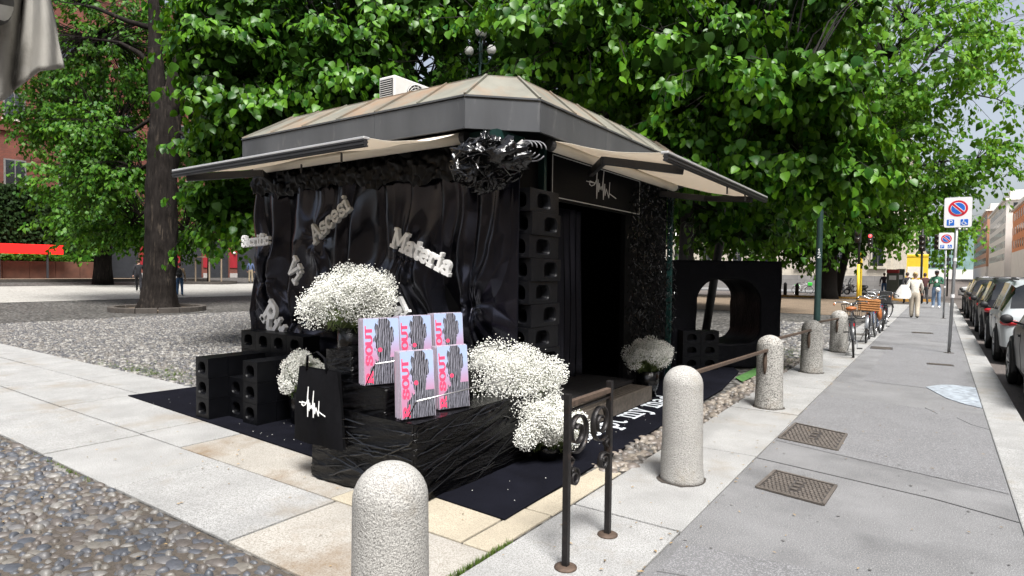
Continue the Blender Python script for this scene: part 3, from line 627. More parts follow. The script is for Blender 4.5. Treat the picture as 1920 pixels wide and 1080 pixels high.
# loose crinkled strips on the bundle, parts of it
bun = bpy.data.objects['plastic_bundle']; rr = random.Random(9)
for k in range(64):                                   # folds of film lying around the bundle
    v = Vector((rr.gauss(0,1), rr.gauss(0,1), rr.gauss(0,1))).normalized(); w = v.orthogonal().normalized(); w.rotate(Matrix.Rotation(rr.uniform(0,6.28), 3, v)); L_ = rr.uniform(.3,1.1); pts = []
    for q in range(9):
        an = (q/8-.5)*L_*2; d = v*math.cos(an)+w*math.sin(an); f = rr.uniform(.98,1.16); pts.append((d.x*.29*f, d.y*.26*f, d.z*.20*f-.05*abs(an)))
    MB().tube(pts, [.003+.016*math.sin(PI*(q+.3)/8.6)*rr.uniform(.6,1.2) for q in range(9)], 5, flat=.35).build('film_fold', M_plastic, bun)
rg = np.random.RandomState(12); N1 = vnoise(44)
S, V_ = np.meshgrid(np.linspace(-7.22, -3.3, 300), np.linspace(0, 1, 22), indexing='ij')
P = np.stack([S+6.0-.74, -(.03+.03*np.sin(V_*PI)*(1+.6*N1(S*9, V_*3))+.022*N1(S*22, V_*7)), 2.80-V_*(.30+.05*N1(S*3, V_*0))+.03*N1(S*15, V_*9)-2.5], -1)
o = link('film_ruffle', grid_mesh('film_ruffle', P, mat('dull_film', (.003,.003,.0035), .4, spec=.2, var=.1), smooth=True), None, (-6.0+.74, 4.57, 2.5)); o['label'] = 'ruffle of dull black film along the top of the drape'; o['category'] = 'plastic sheeting'
# cables by the corner
c0 = W(985, 270, 5.35); t = thing('cable_coil', 'grey cables looped under the right corner of the fascia', 'cable', c0)
for k in range(4):
    pts = [Vector((.02*k+.075*math.cos(a)*(1+.2*k), .02*k, -.03+.06*math.sin(a)*(1+.15*k)-.01*k)) for a in np.linspace(0, 2*PI*.9, 16)]
    MB().tube([_p for _p in pts], .006, 6).build('cable_loop', mat('grey_cable', (.16,.16,.17), .5), t, smooth=True)
MB().bar((-.10,0,-.02), (-.03,.02,.03), .05, .03).bar((-.12,0,-.05),(.02,.01,-.065),.018,.01).build('connector', M_greyw, t)
# ------------------------------------------------------------------ air conditioner on the roof
ac0 = Vector((-5.72, 5.55, ZR+.10)); ac = thing('air_conditioner', 'white outdoor air conditioning unit standing on the kiosk roof', 'air conditioner', ac0)
M_acw = mat('painted_white', (.62,.62,.60), .5, var=.06, scale=8); M_acd = mat('grille_dark', (.03,.03,.032), .6)
MB().bx(-.28,0,0,.72,.03,.50).build('casing', M_acw, ac, bevel=.012)
MB().bx(-.25,-.03,-.012,-.002,.07,.46).build('side_coil', M_acd, ac)
m = MB()
for k in range(14): m.bx(-.245,-.035,-.02,-.013,.08+k*.027,.086+k*.027)
m.build('side_slat', M_acw, ac)
MB().cyl((.004,.40,.265), .20, .01, 28, axis='x').build('fan_opening', M_acd, ac)
m = MB()
for k in range(6): m.tube([(.02,.40+.033*(k+1)*math.cos(a),.265+.033*(k+1)*math.sin(a)) for a in np.linspace(0,2*PI,24,endpoint=False)], .004, 4, closed=True)
for k in range(16): m.bar((.024,.40,.265), (.024,.40+.2*math.cos(k*PI/8),.265+.2*math.sin(k*PI/8)), .005, .005)
m.build('fan_grille', M_acw, ac)
for yy in (.1,.62): MB().bx(-.34,.02,yy-.03,yy+.03,-.088,.029).build('foot', M_acd, ac)
# ------------------------------------------------------------------ carpet
M_carpet = mat('black_carpet', (.005,.0053,.0085), .95, spec=.06, var=.3, scale=3, bump=.35, bscale=260)
cv = [(-2.24,3.16),(-2.29,4.6),(-2.33,6.2),(-2.40,8.5),(-2.62,10.2),(-3.0,11.0),(-4.4,10.6),(-4.4,9.2),(-7.3,9.2),(-7.9,6.0),(-8.17,3.46)]
m = MB().prism([(x+5, y-6) for x, y in cv], .003, .013)
carpet = m.build('carpet', M_carpet, None, loc=(-5,6,0)); carpet['label'] = 'black carpet laid around the kiosk with white lettering along its street side'; carpet['category'] = 'carpet'
pa, pb = Gp(1178, 786), Gp(1240, 752)
tx, ty = pa.x, pa.y
m = MB(); x = 0; hh = .30
txt = 'accept my madness'; wtot = sum((GL[c][0]+.05)*hh for c in txt); start = ty-(sum((GL[c][0]+.05)*hh for c in 'accept '))
for ch in txt:
    w_, lines = GL[ch]
    if lines:
        mm = MB(); stroke(mm, [[(p[0]*hh, p[1]*hh) for p in l] for l in lines], .10*hh, .0035, lambda a, b, z, x=x: Vector((tx-b+.06+5, start+a+x-6, .0132+z)))
        mm.build('letter', mat('carpet_print', (.62,.66,.70), .8, var=.1, scale=30), carpet)
    x += (w_+.05)*hh
m = MB(); rr = random.Random(77)
for _ in range(80):
    px_, py_ = rr.choice([(rr.uniform(-3.0,-2.3), rr.uniform(3.3,8.5)), (rr.uniform(-7.8,-4), rr.uniform(3.4,3.9)), (rr.uniform(-6,-3.9), rr.uniform(3.35,4.2))]); s = rr.uniform(.003,.007)
    m.add([(px_+5-s,py_-6,.015),(px_+5,py_-6-s,.017),(px_+5+s,py_-6,.015),(px_+5,py_-6+s,.018)], [(0,1,2,3)])
m.build('fallen_petals', mat('petal', (.7,.7,.66), .8, var=0), carpet, kind='stuff')
gm = MB().prism([(-2.52,9.6),(-2.34,9.3),(-2.30,10.6),(-2.50,11.0)], .004, .012).build('green_mat', mat('green_turf', (.05,.14,.03), .95, var=.3, scale=20, bump=.8, bscale=150), None); gm['label'] = 'strip of green artificial turf beside the carpet behind the railing'; gm['category'] = 'mat'
# ------------------------------------------------------------------ hollow blocks
def rrect(cx, cy, w, h, r, n=4, arch=0):
    pts = []
    for sx, sy, a0 in ((1,1,0),(-1,1,90),(-1,-1,180),(1,-1,270)):
        q = r*(1.6 if sy > 0 and arch else 1)
        for k in range(n+1): a = R(a0+90*k/n); pts.append((cx+sx*(w/2-q)+q*math.cos(a), cy+sy*(h/2-q)+q*math.sin(a)))
    return pts
def holed_face(m, W_, H_, hole, tf, depth, taper=.85):
    """a W_ x H_ face with a recessed opening; tf maps (x,y,inward depth)"""
    n = len(hole); cx = sum(p[0] for p in hole)/n; cy = sum(p[1] for p in hole)/n
    # outer ring sampled in the hole's angular order
    outer = []
    for (x, y) in hole:
        dx, dy = x-cx, y-cy; k = min((W_-cx if dx > 0 else cx)/max(abs(dx),1e-6), (H_-cy if dy > 0 else cy)/max(abs(dy),1e-6)); outer.append((cx+dx*k, cy+dy*k))
    # snap the nearest sample to each corner
    for c in ((0,0),(W_,0),(W_,H_),(0,H_)):
        i = min(range(n), key=lambda i: (outer[i][0]-c[0])**2+(outer[i][1]-c[1])**2); outer[i] = c
    lip = [(cx+(x-cx)*1.1, cy+(y-cy)*1.1) for x, y in hole]; back = [(cx+(x-cx)*taper, cy+(y-cy)*taper) for x, y in hole]
    vs = [tf(x,y,0) for x, y in outer]+[tf(x,y,-.002) for x, y in lip]+[tf(x,y,.012) for x, y in hole]+[tf(x,y,depth) for x, y in back]
    fs = []
    for a in range(3): fs += [(a*n+j, a*n+(j+1)%n, (a+1)*n+(j+1)%n, (a+1)*n+j) for j in range(n)]
    fs.append(tuple(range(3*n, 4*n))); m.add(vs, fs)
def block_mesh(w, d, h, fw=.52, sw=.4, off=0, fh=.6, name='flue_block', front=True, side=True):
    """origin at the lower front left corner of the block; front faces -y, side faces +x"""
    m = MB(); V = Vector
    if front: holed_face(m, w, h, rrect(w*.5, h*.5, w*fw, h*fh, h*.17, 4, 1), lambda x, y, z: V((x, z, y)), d*.35)
    else: m.add([(0,0,0),(w,0,0),(w,0,h),(0,0,h)], [(0,1,2,3)])
    if side: holed_face(m, d, h, rrect(d*(.5+off), h*.5, d*sw, h*fh, h*.17, 4, 1), lambda x, y, z: V((w-z, x, y)), w*.35)
    else: m.add([(w,0,0),(w,d,0),(w,d,h),(w,0,h)], [(0,1,2,3)])
    m.add([(0,0,0),(0,d,0),(0,d,h),(0,0,h)], [(0,3,2,1)]); m.add([(0,d,0),(w,d,0),(w,d,h),(0,d,h)], [(0,3,2,1)])
    m.add([(0,0,0),(w,0,0),(w,d,0),(0,d,0)], [(0,3,2,1)]); m.add([(0,0,h),(w,0,h),(w,d,h),(0,d,h)], [(0,1,2,3)])
    me = m.mesh(name, M_block); return me
def put_block(me, x, y, z, label, group, rz=0):
    o = link('flue_block', me, None, (x, y, z), rz); o['label'] = label; o['category'] = 'hollow block'; o['group'] = group; return o
rr = random.Random(15); ORD = ['first','second','third','fourth','fifth','sixth','seventh','eighth','ninth','tenth','eleventh']
BH = .2135
# column at the corner of the door, courses alternate
cm = [block_mesh(.205, .52, BH-.003, .56, .42, -.04, .62), block_mesh(.205, .52, BH-.003, .5, .42, .14, .62)]
for k in range(11):
    s = 1 if k % 2 else -1
    put_block(cm[k % 2], -3.255+.006*s+rr.uniform(-.004,.004), 4.66+.012*s+rr.uniform(-.005,.005), .014+k*BH, f'black hollow block, {ORD[10-k]} from the top of the tall column beside the doorway', 'blocks of the column by the door', rr.uniform(-.02,.02))
# bench: arms, seat, back
bm = block_mesh(.25, .215, BH-.003, .56, .3, 0, .56, side=False); bmw = block_mesh(.29, .215, BH-.003, .52, .3, 0, .56, side=False)
for side, x0, y0 in (('left', -6.46, 3.40), ('right', -5.84, 3.56)):
    for c in range(3):
        for d in range(3 if side == 'left' else 3):
            put_block(bm, x0+rr.uniform(-.004,.004), y0+d*.22, .014+c*BH, f'black hollow block of the bench\'s {side} arm, {("bottom","middle","top")[c]} course, {ORD[d]} from the front', 'blocks of the bench', rr.uniform(-.012,.012))
for c in range(2):
    for k in range(2):
        for d in range(2):
            put_block(bm, -6.19+k*.252-.005*c, 3.62+d*.22 if k == 0 else 3.80+d*.22, .014+c*BH, f'black hollow block of the bench seat, {("lower","upper")[c]} course, {("left","right")[k]} {("front","rear")[d]} one', 'blocks of the bench')
for k in range(4):
    put_block(bmw, -6.76+k*.293, 4.09+.01, .014+3*BH, f'black hollow block, {ORD[k]} from the left in the bench\'s backrest', 'blocks of the bench')
    for c in range(3): put_block(bmw, -6.76+k*.293, 4.09+.01, .014+c*BH, f'black hollow block under the bench\'s backrest, {ORD[k]} from the left, {("bottom","middle","third")[c]} course', 'blocks of the bench')
for c in range(2): put_block(bm, -4.38, 3.32, .014+c*BH, f'black hollow block beside the tote bag, {("lower","upper")[c]} of two', 'blocks beside the newspaper stand', .1)
# ------------------------------------------------------------------ giant hollow block
gu = Vector((.776,.63,0)); gn = Vector((-.63,.776,0)); gp = Vector((-3.66,9.93,0)); GW, GH, GD = 1.88, 1.81, 1.2
gt = thing('giant_hollow_block', 'giant black wrapped hollow block with a rounded opening beyond the kiosk', 'sculpture', gp, math.atan2(.63,.776))
N1, N2 = vnoise(61), vnoise(62)
def gwob(x, y, z):
    x, y, z = np.array(x), np.array(y), np.array(z); return .016*N1(x*3+z*1.5, y*3)+.008*N2(x*9+z*4, y*7+z*3)
def gring(poly, y, name, inner):
    pass
hole = rrect(.98, .955, 1.12, 1.09, .24, 8, 1); outer = []
cx, cy = .98, .955; hd = []
for i in range(len(hole)):                       # densify
    a, b = hole[i], hole[(i+1) % len(hole)]; n = max(1, int(math.hypot(a[0]-b[0], a[1]-b[1])/.05))
    hd += [(a[0]+(b[0]-a[0])*k/n, a[1]+(b[1]-a[1])*k/n) for k in range(n)]
hole = hd
for (x, y) in hole:
    dx, dy = x-cx, y-cy; k = min((GW-cx if dx > 0 else cx)/max(abs(dx),1e-6), (GH-cy if dy > 0 else cy)/max(abs(dy),1e-6)); outer.append([cx+dx*k, cy+dy*k])
for c in ((0,0),(GW,0),(GW,GH),(0,GH)):
    i = min(range(len(outer)), key=lambda i: (outer[i][0]-c[0])**2+(outer[i][1]-c[1])**2); outer[i] = list(c)
rings = []
for t in np.linspace(0, 1, 9): rings.append([(h[0]+(o_[0]-h[0])*t, 0.0, h[1]+(o_[1]-h[1])*t) for h, o_ in zip(hole, outer)])
seq = [[(x, d, z) for x, _, z in rings[0]] for d in np.linspace(GD, .04, 14)]+rings+[[(x, d, z) for x, _, z in rings[-1]] for d in np.linspace(.04, GD, 14)]+[[(x, GD, z) for x, _, z in r_] for r_ in rings[::-1][1:]]
A = np.array(seq); w_ = gwob(A[...,0], A[...,1], A[...,2]); w2 = gwob(A[...,2]+9, A[...,0], A[...,1])
A[...,1] += w_; zz = A[...,2]; A[...,2] = np.where(zz > .02, zz+w2, zz); A[...,0] += gwob(A[...,1]+4, A[...,2], A[...,0])
A = np.concatenate([A, A[:, :1]], 1)
M_wrap = mat('black_wrap', (.005,.005,.007), .55, var=.2, scale=5, bump=1.5, bscale=16, spec=.1)
link('wrapped_body', grid_mesh('wrapped_body', A, M_wrap), gt)
M_post = mat('dark_post', (.03,.03,.03), .5, var=.3, scale=10)
pa_ = W(1318, 640, 12.6); pb_ = W(1352, 440, 12.6)
pole = MB().tube([Vector((0,0,-pa_.z)) , pb_-pa_, (pb_-pa_)*1.5], .085, 12).build('leaning_pole', M_post, None, smooth=True, loc=pa_); pole['label'] = 'dark leaning pole seen through the giant hollow block'; pole['category'] = 'pole'
gb = block_mesh(.30, .24, BH-.003, .5, .3, 0, .5, side=False)
for c in range(3):
    for k in range(2):
        p = gp+gu*(.10+.304*k)-gn*.28
        put_block(gb, p.x, p.y, .014+c*BH, f'black hollow block leaning on the giant block, {("left","right")[k]} column, {("bottom","middle","top")[c]} one', 'blocks in front of the giant block', math.atan2(.63,.776))
# ------------------------------------------------------------------ newspaper stand wrapped in film
S0 = Vector((-3.4, 3.6, 0)); stand = thing('newspaper_stand', 'stepped newspaper stand wrapped in shiny black film', 'stand', S0)
def film_box(x0, x1, y0, y1, z0, z1, seed, amp=.018, tilt=.5):
    """box with stretched wrinkles in its faces"""
    N1, N2 = vnoise(seed), vnoise(seed+3); n = 70; loop = []
    per = [((x0,y0),(x1,y0)),((x1,y0),(x1,y1)),((x1,y1),(x0,y1)),((x0,y1),(x0,y0))]; P = []
    hh = np.linspace(z0, z1, 34)
    S_ = 0; cols = []
    for (a, b) in per:
        L_ = math.hypot(b[0]-a[0], b[1]-a[1]); k = max(10, int(L_/.025)); nx, ny = (b[1]-a[1])/L_, -(b[0]-a[0])/L_
        for i in range(k):
            u = i/k; s = S_+u*L_; e = min(u, 1-u)*L_; q = min(1, e/.05)
            wz = hh-tilt*(s-S_-L_/2)*.5
            d = amp*(N1(np.full_like(hh, s*1.6), wz*34)+.7*N2(np.full_like(hh, s*2.6+3), wz*70-s*5))*q+.012*N2(np.full_like(hh, s*3), hh*5)
            cols.append(np.stack([a[0]+(b[0]-a[0])*u+nx*d, a[1]+(b[1]-a[1])*u+ny*d, hh], -1))
        S_ += L_
    cols.append(cols[0]); return np.array(cols)
M_film2 = mat('stretch_film', (.002,.002,.0024), .10, var=.1, scale=10, spec=.3, bump=1.6, bscale=8, stretch=(1.2,1.2,5))
for nm, dims, sd in (('wrapped_base', (-3.92,-2.84,2.96,4.42,.014,.565), 70), ('wrapped_step', (-3.90,-3.17,3.0,4.38,.565,.765), 80), ('wrapped_back', (-3.88,-3.58,3.06,4.34,.765,.98), 90)):
    P = film_box(*dims, sd, .011, .35); link(nm, grid_mesh(nm, P-np.array(S0), M_film2), stand)
    part(MB().bx(dims[0]+.01, dims[1]-.01, dims[2]+.01, dims[3]-.01, dims[5]-.012, dims[5]), nm+'_top', M_film2, stand)
rr = random.Random(55)
for k in range(70):                                   # tight folds of the stretch film across the two faces in view
    u = rr.random(); z = rr.uniform(.03,.54); L_ = rr.uniform(.15,.6); sl_ = rr.gauss(.12,.22); n_ = 7; fr = rr.random() < .45; pts = []
    for q in range(n_):
        f = (q/(n_-1)-.5)*L_; zz = min(.56, max(.02, z+f*sl_+rr.gauss(0,.004)))
        if fr: pts.append((min(-2.85, max(-3.91, -3.9+u*1.05+f)), 2.950-rr.uniform(0,.006), zz))
        else: pts.append((-2.832+rr.uniform(0,.006), min(4.41, max(2.97, 2.97+u*1.4+f)), zz))
    part(MB().tube(pts, [.001+.006*math.sin(PI*(q+.4)/(n_+.2))*rr.uniform(.6,1.3) for q in range(n_)], 5), 'film_fold', M_plastic, stand)
M_wire = mat('bright_wire', (.5,.5,.5), .3, metal=.9)
for (p, q) in (((-2.80,2.93,.735),(-2.80,4.05,.735)),((-3.16,2.90,.95),(-3.16,4.35,.95))):
    part(MB().tube([p, q], .0045, 6), 'wire_rail', M_wire, stand, smooth=True)
    for e in (p, q): part(MB().tube([e, (e[0]-.12, e[1]+.02, e[2]-.17)], .004, 5), 'wire_arm', M_iron, stand, smooth=True)
# magazines
def cover_mat():
    m = bpy.data.materials.new('magazine_cover'); m.use_nodes = True; nt = m.node_tree; N = nt.nodes; L = nt.links; b = N['Principled BSDF']; b.inputs['Roughness'].default_value = .35
    tc = N.new('ShaderNodeTexCoord'); sp = N.new('ShaderNodeSeparateXYZ'); L.new(tc.outputs['Generated'], sp.inputs[0])
    def ma(op, a, c, d=None):
        x = N.new('ShaderNodeMath'); x.operation = op
        for i, q in enumerate((a, c, d)):
            if q is None: continue
            if isinstance(q, (int, float)): x.inputs[i].default_value = q
            else: L.new(q, x.inputs[i])
        return x.outputs[0]
    y, z = sp.outputs['Y'], sp.outputs['Z']
    # picture: pale blue to pink ground, a head of grey strands, a pale coat below
    gr = N.new('ShaderNodeValToRGB'); e = gr.color_ramp.elements; e[0].position = .35; e[0].color = (.42,.19,.30,1); e[1].position = .75; e[1].color = (.32,.40,.58,1); L.new(z, gr.inputs[0])
    wv = N.new('ShaderNodeTexWave'); wv.wave_type = 'BANDS'; wv.bands_direction = 'Y'; wv.inputs['Scale'].default_value = 4.2; wv.inputs['Distortion'].default_value = 6.5; wv.inputs['Detail'].default_value = 5; wv.inputs['Detail Scale'].default_value = 2.2
    mp = N.new('ShaderNodeMapping'); mp.inputs['Scale'].default_value = (1,1.5,.55); mp.inputs['Rotation'].default_value = (.25,0,0); L.new(tc.outputs['Generated'], mp.inputs[0]); L.new(mp.outputs[0], wv.inputs[0])
    hr = N.new('ShaderNodeValToRGB'); e = hr.color_ramp.elements; e[0].position = .25; e[0].color = (.008,.008,.011,1); e[1].position = .9; e[1].color = (.22,.22,.26,1); L.new(wv.outputs['Fac'], hr.inputs[0])
    n = N.new('ShaderNodeTexNoise'); n.inputs['Scale'].default_value = 7; L.new(tc.outputs['Generated'], n.inputs[0]); nn = ma('MULTIPLY', ma('SUBTRACT', n.outputs['Fac'], .5), .35)
    ey = ma('DIVIDE', ma('SUBTRACT', ma('ADD', y, nn), .56), .27); ez = ma('DIVIDE', ma('SUBTRACT', z, .68), .36)
    head = ma('LESS_THAN', ma('ADD', ma('MULTIPLY', ey, ey), ma('MULTIPLY', ez, ez)), 1)
    body = ma('MULTIPLY', ma('LESS_THAN', z, .40), ma('GREATER_THAN', ma('ADD', y, nn), ma('MULTIPLY', z, .9)))
    mk = ma('MAXIMUM', head, body)
    x = N.new('ShaderNodeMix'); x.data_type = 'RGBA'; L.new(mk, x.inputs[0]); L.new(gr.outputs[0], x.inputs[6]); L.new(hr.outputs[0], x.inputs[7])
    L.new(x.outputs[2], b.inputs['Base Color']); return m
M_cov = cover_mat(); M_page = mat('page_edges', (.40,.36,.43), .7, var=.45, scale=60, stretch=(60,1,1), stain=(.65,.18,.28), stscale=1.6, stamt=.35)
M_pink = mat('pink_ink', (.78,.06,.14), .45, var=.1, scale=20)
def magazine_stack(label, x, y, z, w, h, th, lean, rz):
    t = thing('magazine_stack', label, 'magazines', (x, y, z), rz, 'stacks of magazines in the rack')
    n = 9
    for k in range(n):                       # single copies, front one last
        f = k/(n-1); o = MB().bx(-th*(1-f)-th/n*.94, -th*(1-f), 0+.004*math.sin(k*3.1), w+.004*math.sin(k*1.7), .006*math.sin(k*2.3)-.0, h+.006*math.sin(k*2.9)).build('magazine', M_page if k < n-1 else M_page, t)
        o.rotation_euler.y = -lean*(.5+.5*f)
    f = MB().bx(.0006, .0022, 0, w, 0, h).build('front_cover', M_cov, t); f.rotation_euler.y = -lean
    for ch, zz in (('T', .80), ('U', .64), ('O', .48), ('S', .32), ('R', .03)):
        m = MB(); s = h*.185
        stroke(m, [[(p[0]*s, p[1]*s*1.5) for p in l] for l in GL[ch][1]], s*.26, .0008, lambda a, b, q, zz=zz: Vector((.0023+q, .05*w+(s*1.5-b)*.36, zz*h*.94+a)))
        m.build('title_letter', M_pink, f)
    MB().cyl((.0023, w*.45, h*.52), h*.035, .0008, 12, axis='x').build('pink_dot', M_pink, f)
    return t
LE = .10
magazine_stack('stack of magazines in the lower rack, the left one of two', -2.98, 2.98, .577, .255, .46, .10, LE, -.34)
magazine_stack('stack of magazines in the lower rack, the right one beside the bouquet', -2.98, 3.36, .577, .255, .46, .10, LE, -.34)
magazine_stack('stack of magazines in the upper rack, leftmost and nearest the tote bag', -3.32, 2.95, .777, .265, .47, .12, LE, -.40)
magazine_stack('stack of magazines in the upper rack, the middle one of three', -3.32, 3.31, .777, .265, .47, .12, LE, -.34)
magazine_stack('stack of magazines in the upper rack, rightmost of three', -3.32, 3.70, .777, .265, .47, .12, LE, -.34)
# tote bag
tb = thing('tote_bag', 'black cloth tote bag with a white signature hanging on the stand', 'bag', (-3.80, 2.93, .28))
P = []; N1 = vnoise(5)
for a in np.linspace(0, 1, 26):
    for b in np.linspace(0, 1, 26):
        wd = .29-.06*b; e = math.sin(PI*min(1, max(0, a)))**.5*math.sin(PI*(b*.85+.1))
        P.append(((a-.5)*2*wd, -.015-.05*e-.012*float(N1(np.array(a*5), np.array(b*2))), b*.57))
P = np.array(P).reshape(26, 26, 3); Q = P.copy(); Q[...,1] = .012; link('bag_front', grid_mesh('bag_front', P, M_black), tb); link('bag_back', grid_mesh('bag_back', Q, M_black), tb)
m = MB(); stroke(m, [[(x*.30, y*.24) for x, y in SIG]], .007, .002, lambda a, b, z: Vector((a+.02, -.078-z, b+.30))); m.build('signature', M_white, tb)
MB().tube([(-.12,-.02,.55),(-.10,-.03,.66),(0,-.02,.70),(.10,-.03,.66),(.12,-.02,.55)], .012, 6, flat=.3).build('handle', M_black, tb, smooth=True)
# ------------------------------------------------------------------ gypsophila
M_flor = mat('white_floret', (.74,.74,.69), .8, var=0, island=.3); M_stem = leaf_mat('thin_stem', (.10,.16,.05), (.18,.22,.09))
def bouquet(label, c, r, n, seed, pot=None, clumps=34):
    rg = np.random.RandomState(seed); t = thing('gypsophila_bouquet', label, 'flowers', c, group='bouquets of white gypsophila')
    d = rg.normal(0, 1, (clumps, 3)); d /= np.linalg.norm(d, axis=1)[:,None]; d[:,2] = np.where(d[:,2] < -.55, -d[:,2], d[:,2])
    cc = d*np.array(r)*rg.uniform(.45, .85, (clumps, 1)); cr = rg.uniform(.22, .36, clumps)*max(r)
    k = rg.randint(0, clumps, n); v = rg.normal(0, 1, (n, 3)); v /= np.linalg.norm(v, axis=1)[:,None]
    far_ = np.where(rg.rand(n) < .07, rg.uniform(1.0, 1.35, n), 1.0); p = cc[k]+v*(cr[k]*rg.uniform(.35, 1, n)**.5*far_)[:,None]
    s = rg.uniform(.0045, .0085, n)
    O = np.array([(1,0,0),(-1,0,0),(0,1,0),(0,-1,0),(0,0,.8),(0,0,-.8)]); OF = np.array([(0,2,4),(2,1,4),(1,3,4),(3,0,4),(2,0,5),(1,2,5),(3,1,5),(0,3,5)])
    V = (p[:,None,:]+O[None]*s[:,None,None]).reshape(-1, 3); F = (OF[None]+(np.arange(n)*6)[:,None,None]).reshape(-1, 3)
    link('floret_cloud', np_mesh('floret_cloud', V, F, M_flor), t, kind='stuff')
    m = MB(); rr = random.Random(seed)
    for i in range(520):
        q = Vector(p[rr.randrange(n)])*1.0; a = Vector((rr.gauss(0,.03), rr.gauss(0,.03), -r[2]*.9)); mid = a*.45+q*.55+Vector((0,0,-.03)); w = .0022
        for u, v_ in ((a, mid), (mid, q)): m.add([u+Vector((w,0,0)), u-Vector((w,0,0)), v_-Vector((w*.6,0,0)), v_+Vector((w*.6,0,0))], [(0,1,2,3)])
        tip = q+Vector((rr.gauss(0,.012), rr.gauss(0,.012), rr.gauss(.01,.01))); m.add([q, q+Vector((rr.gauss(0,.006),rr.gauss(0,.006),.004)), tip], [(0,1,2)])
        m.add([mid, mid+Vector((rr.gauss(0,.02),rr.gauss(0,.02),.03)), mid+Vector((rr.gauss(0,.02),rr.gauss(0,.02),.05))], [(0,1,2)])
    m.build('stems', M_stem, t, kind='stuff')
    if pot:
        pr, ph, pz = pot; pm = MB().lathe([(pr*.75,pz-ph),(pr*.95,pz-ph*.5),(pr,pz),(pr*.8,pz),(pr*.78,pz-.05),(.001,pz-.06)], 20); pm.build('wrapped_pot', M_plastic, t, smooth=True)
    return t
bouquet('large white gypsophila bouquet above the magazines in front of the drape', (-4.06,3.46,1.31), (.43,.42,.28), 26000, 1, (.12,.33,-.2), 52)
bouquet('wide white gypsophila bouquet right of the magazines', onY(958,716,4.5), (.56,.54,.30), 32000, 2, (.13,.34,-.22), 60)
bouquet('low white gypsophila bouquet spilling down behind the iron scroll frame', onY(1026,800,4.4), (.34,.34,.23), 18000, 3, (.10,.14,-.145), 36)
bouquet('white gypsophila bouquet in the kiosk doorway', (-3.05,7.45,.50), (.36,.36,.22), 14000, 4, (.15,.33,-.16), 34)
bouquet('small white gypsophila bouquet between the bench and the stand', (-5.35,3.90,.50), (.28,.26,.24), 11000, 5, (.12,.34,-.15), 30)
# ------------------------------------------------------------------ iron scroll frame
sf = thing('scroll_frame', 'black iron frame with curled scrolls on two posts', 'iron frame', (-1.615, 2.85, 0))
LEN = .51
for yy in (0, LEN):
    MB().bx(-.017,.017,yy-.017,yy+.017,.01,.945).build('post', M_iron, sf, bevel=.003)
    MB().lathe([(.062,.002),(.062,.008),(.04,.016),(.001,.017)], 20, (0,yy,0)).build('base_plate', M_rustiron, sf, smooth=True)
MB().bx(-.017,.017,.018,LEN-.018,.875,.905).build('top_rail', M_rustiron, sf, bevel=.003)
MB().bx(-.010,.010,.018,LEN-.018,.845,.855).build('thin_rail', M_iron, sf)
def ribbon(pts, name):
    m = MB()
    n = len(pts); vs = []
    for i, (y, z) in enumerate(pts):
        a = Vector(pts[max(i-1,0)]); b = Vector(pts[min(i+1,n-1)]); d = (b-a).normalized(); nn = Vector((-d.y, d.x))*.004
        for x in (-.016,.016):
            vs += [(x, y+nn.x, z+nn.y), (x, y-nn.x, z-nn.y)]
    fs = []
    for i in range(n-1):
        a, b = i*4, i*4+4; fs += [(a,b,b+2,a+2),(a+1,a+3,b+3,b+1),(a,a+1,b+1,b),(a+2,b+2,b+3,a+3)]
    fs += [(0,2,3,1),(4*n-4,4*n-3,4*n-1,4*n-2)]; m.add(vs, fs).build(name, M_iron, sf, smooth=True)
def spiral(cy, cz, r0, r1, a0, turns, n=44): return [(cy+(r0+(r1-r0)*i/n)*math.cos(a0+turns*2*PI*i/n), cz+(r0+(r1-r0)*i/n)*math.sin(a0+turns*2*PI*i/n)) for i in range(n+1)]
ribbon(spiral(.115,.72,.118,.028,-PI/2-.6,1.75), 'large_scroll'); ribbon(spiral(.395,.72,.118,.028,-PI/2+.6,-1.75), 'large_scroll')
ribbon([(.03,.60),(.06,.575),(.03,.55)]+spiral(.075,.475,.055,.02,PI*.8,-1.4,30), 'small_scroll'); ribbon([(.48,.60),(.45,.575),(.48,.55)]+spiral(.435,.475,.055,.02,PI*.2,1.4,30), 'small_scroll')
for s_, y0 in ((1,.075),(-1,.435)):
    pass
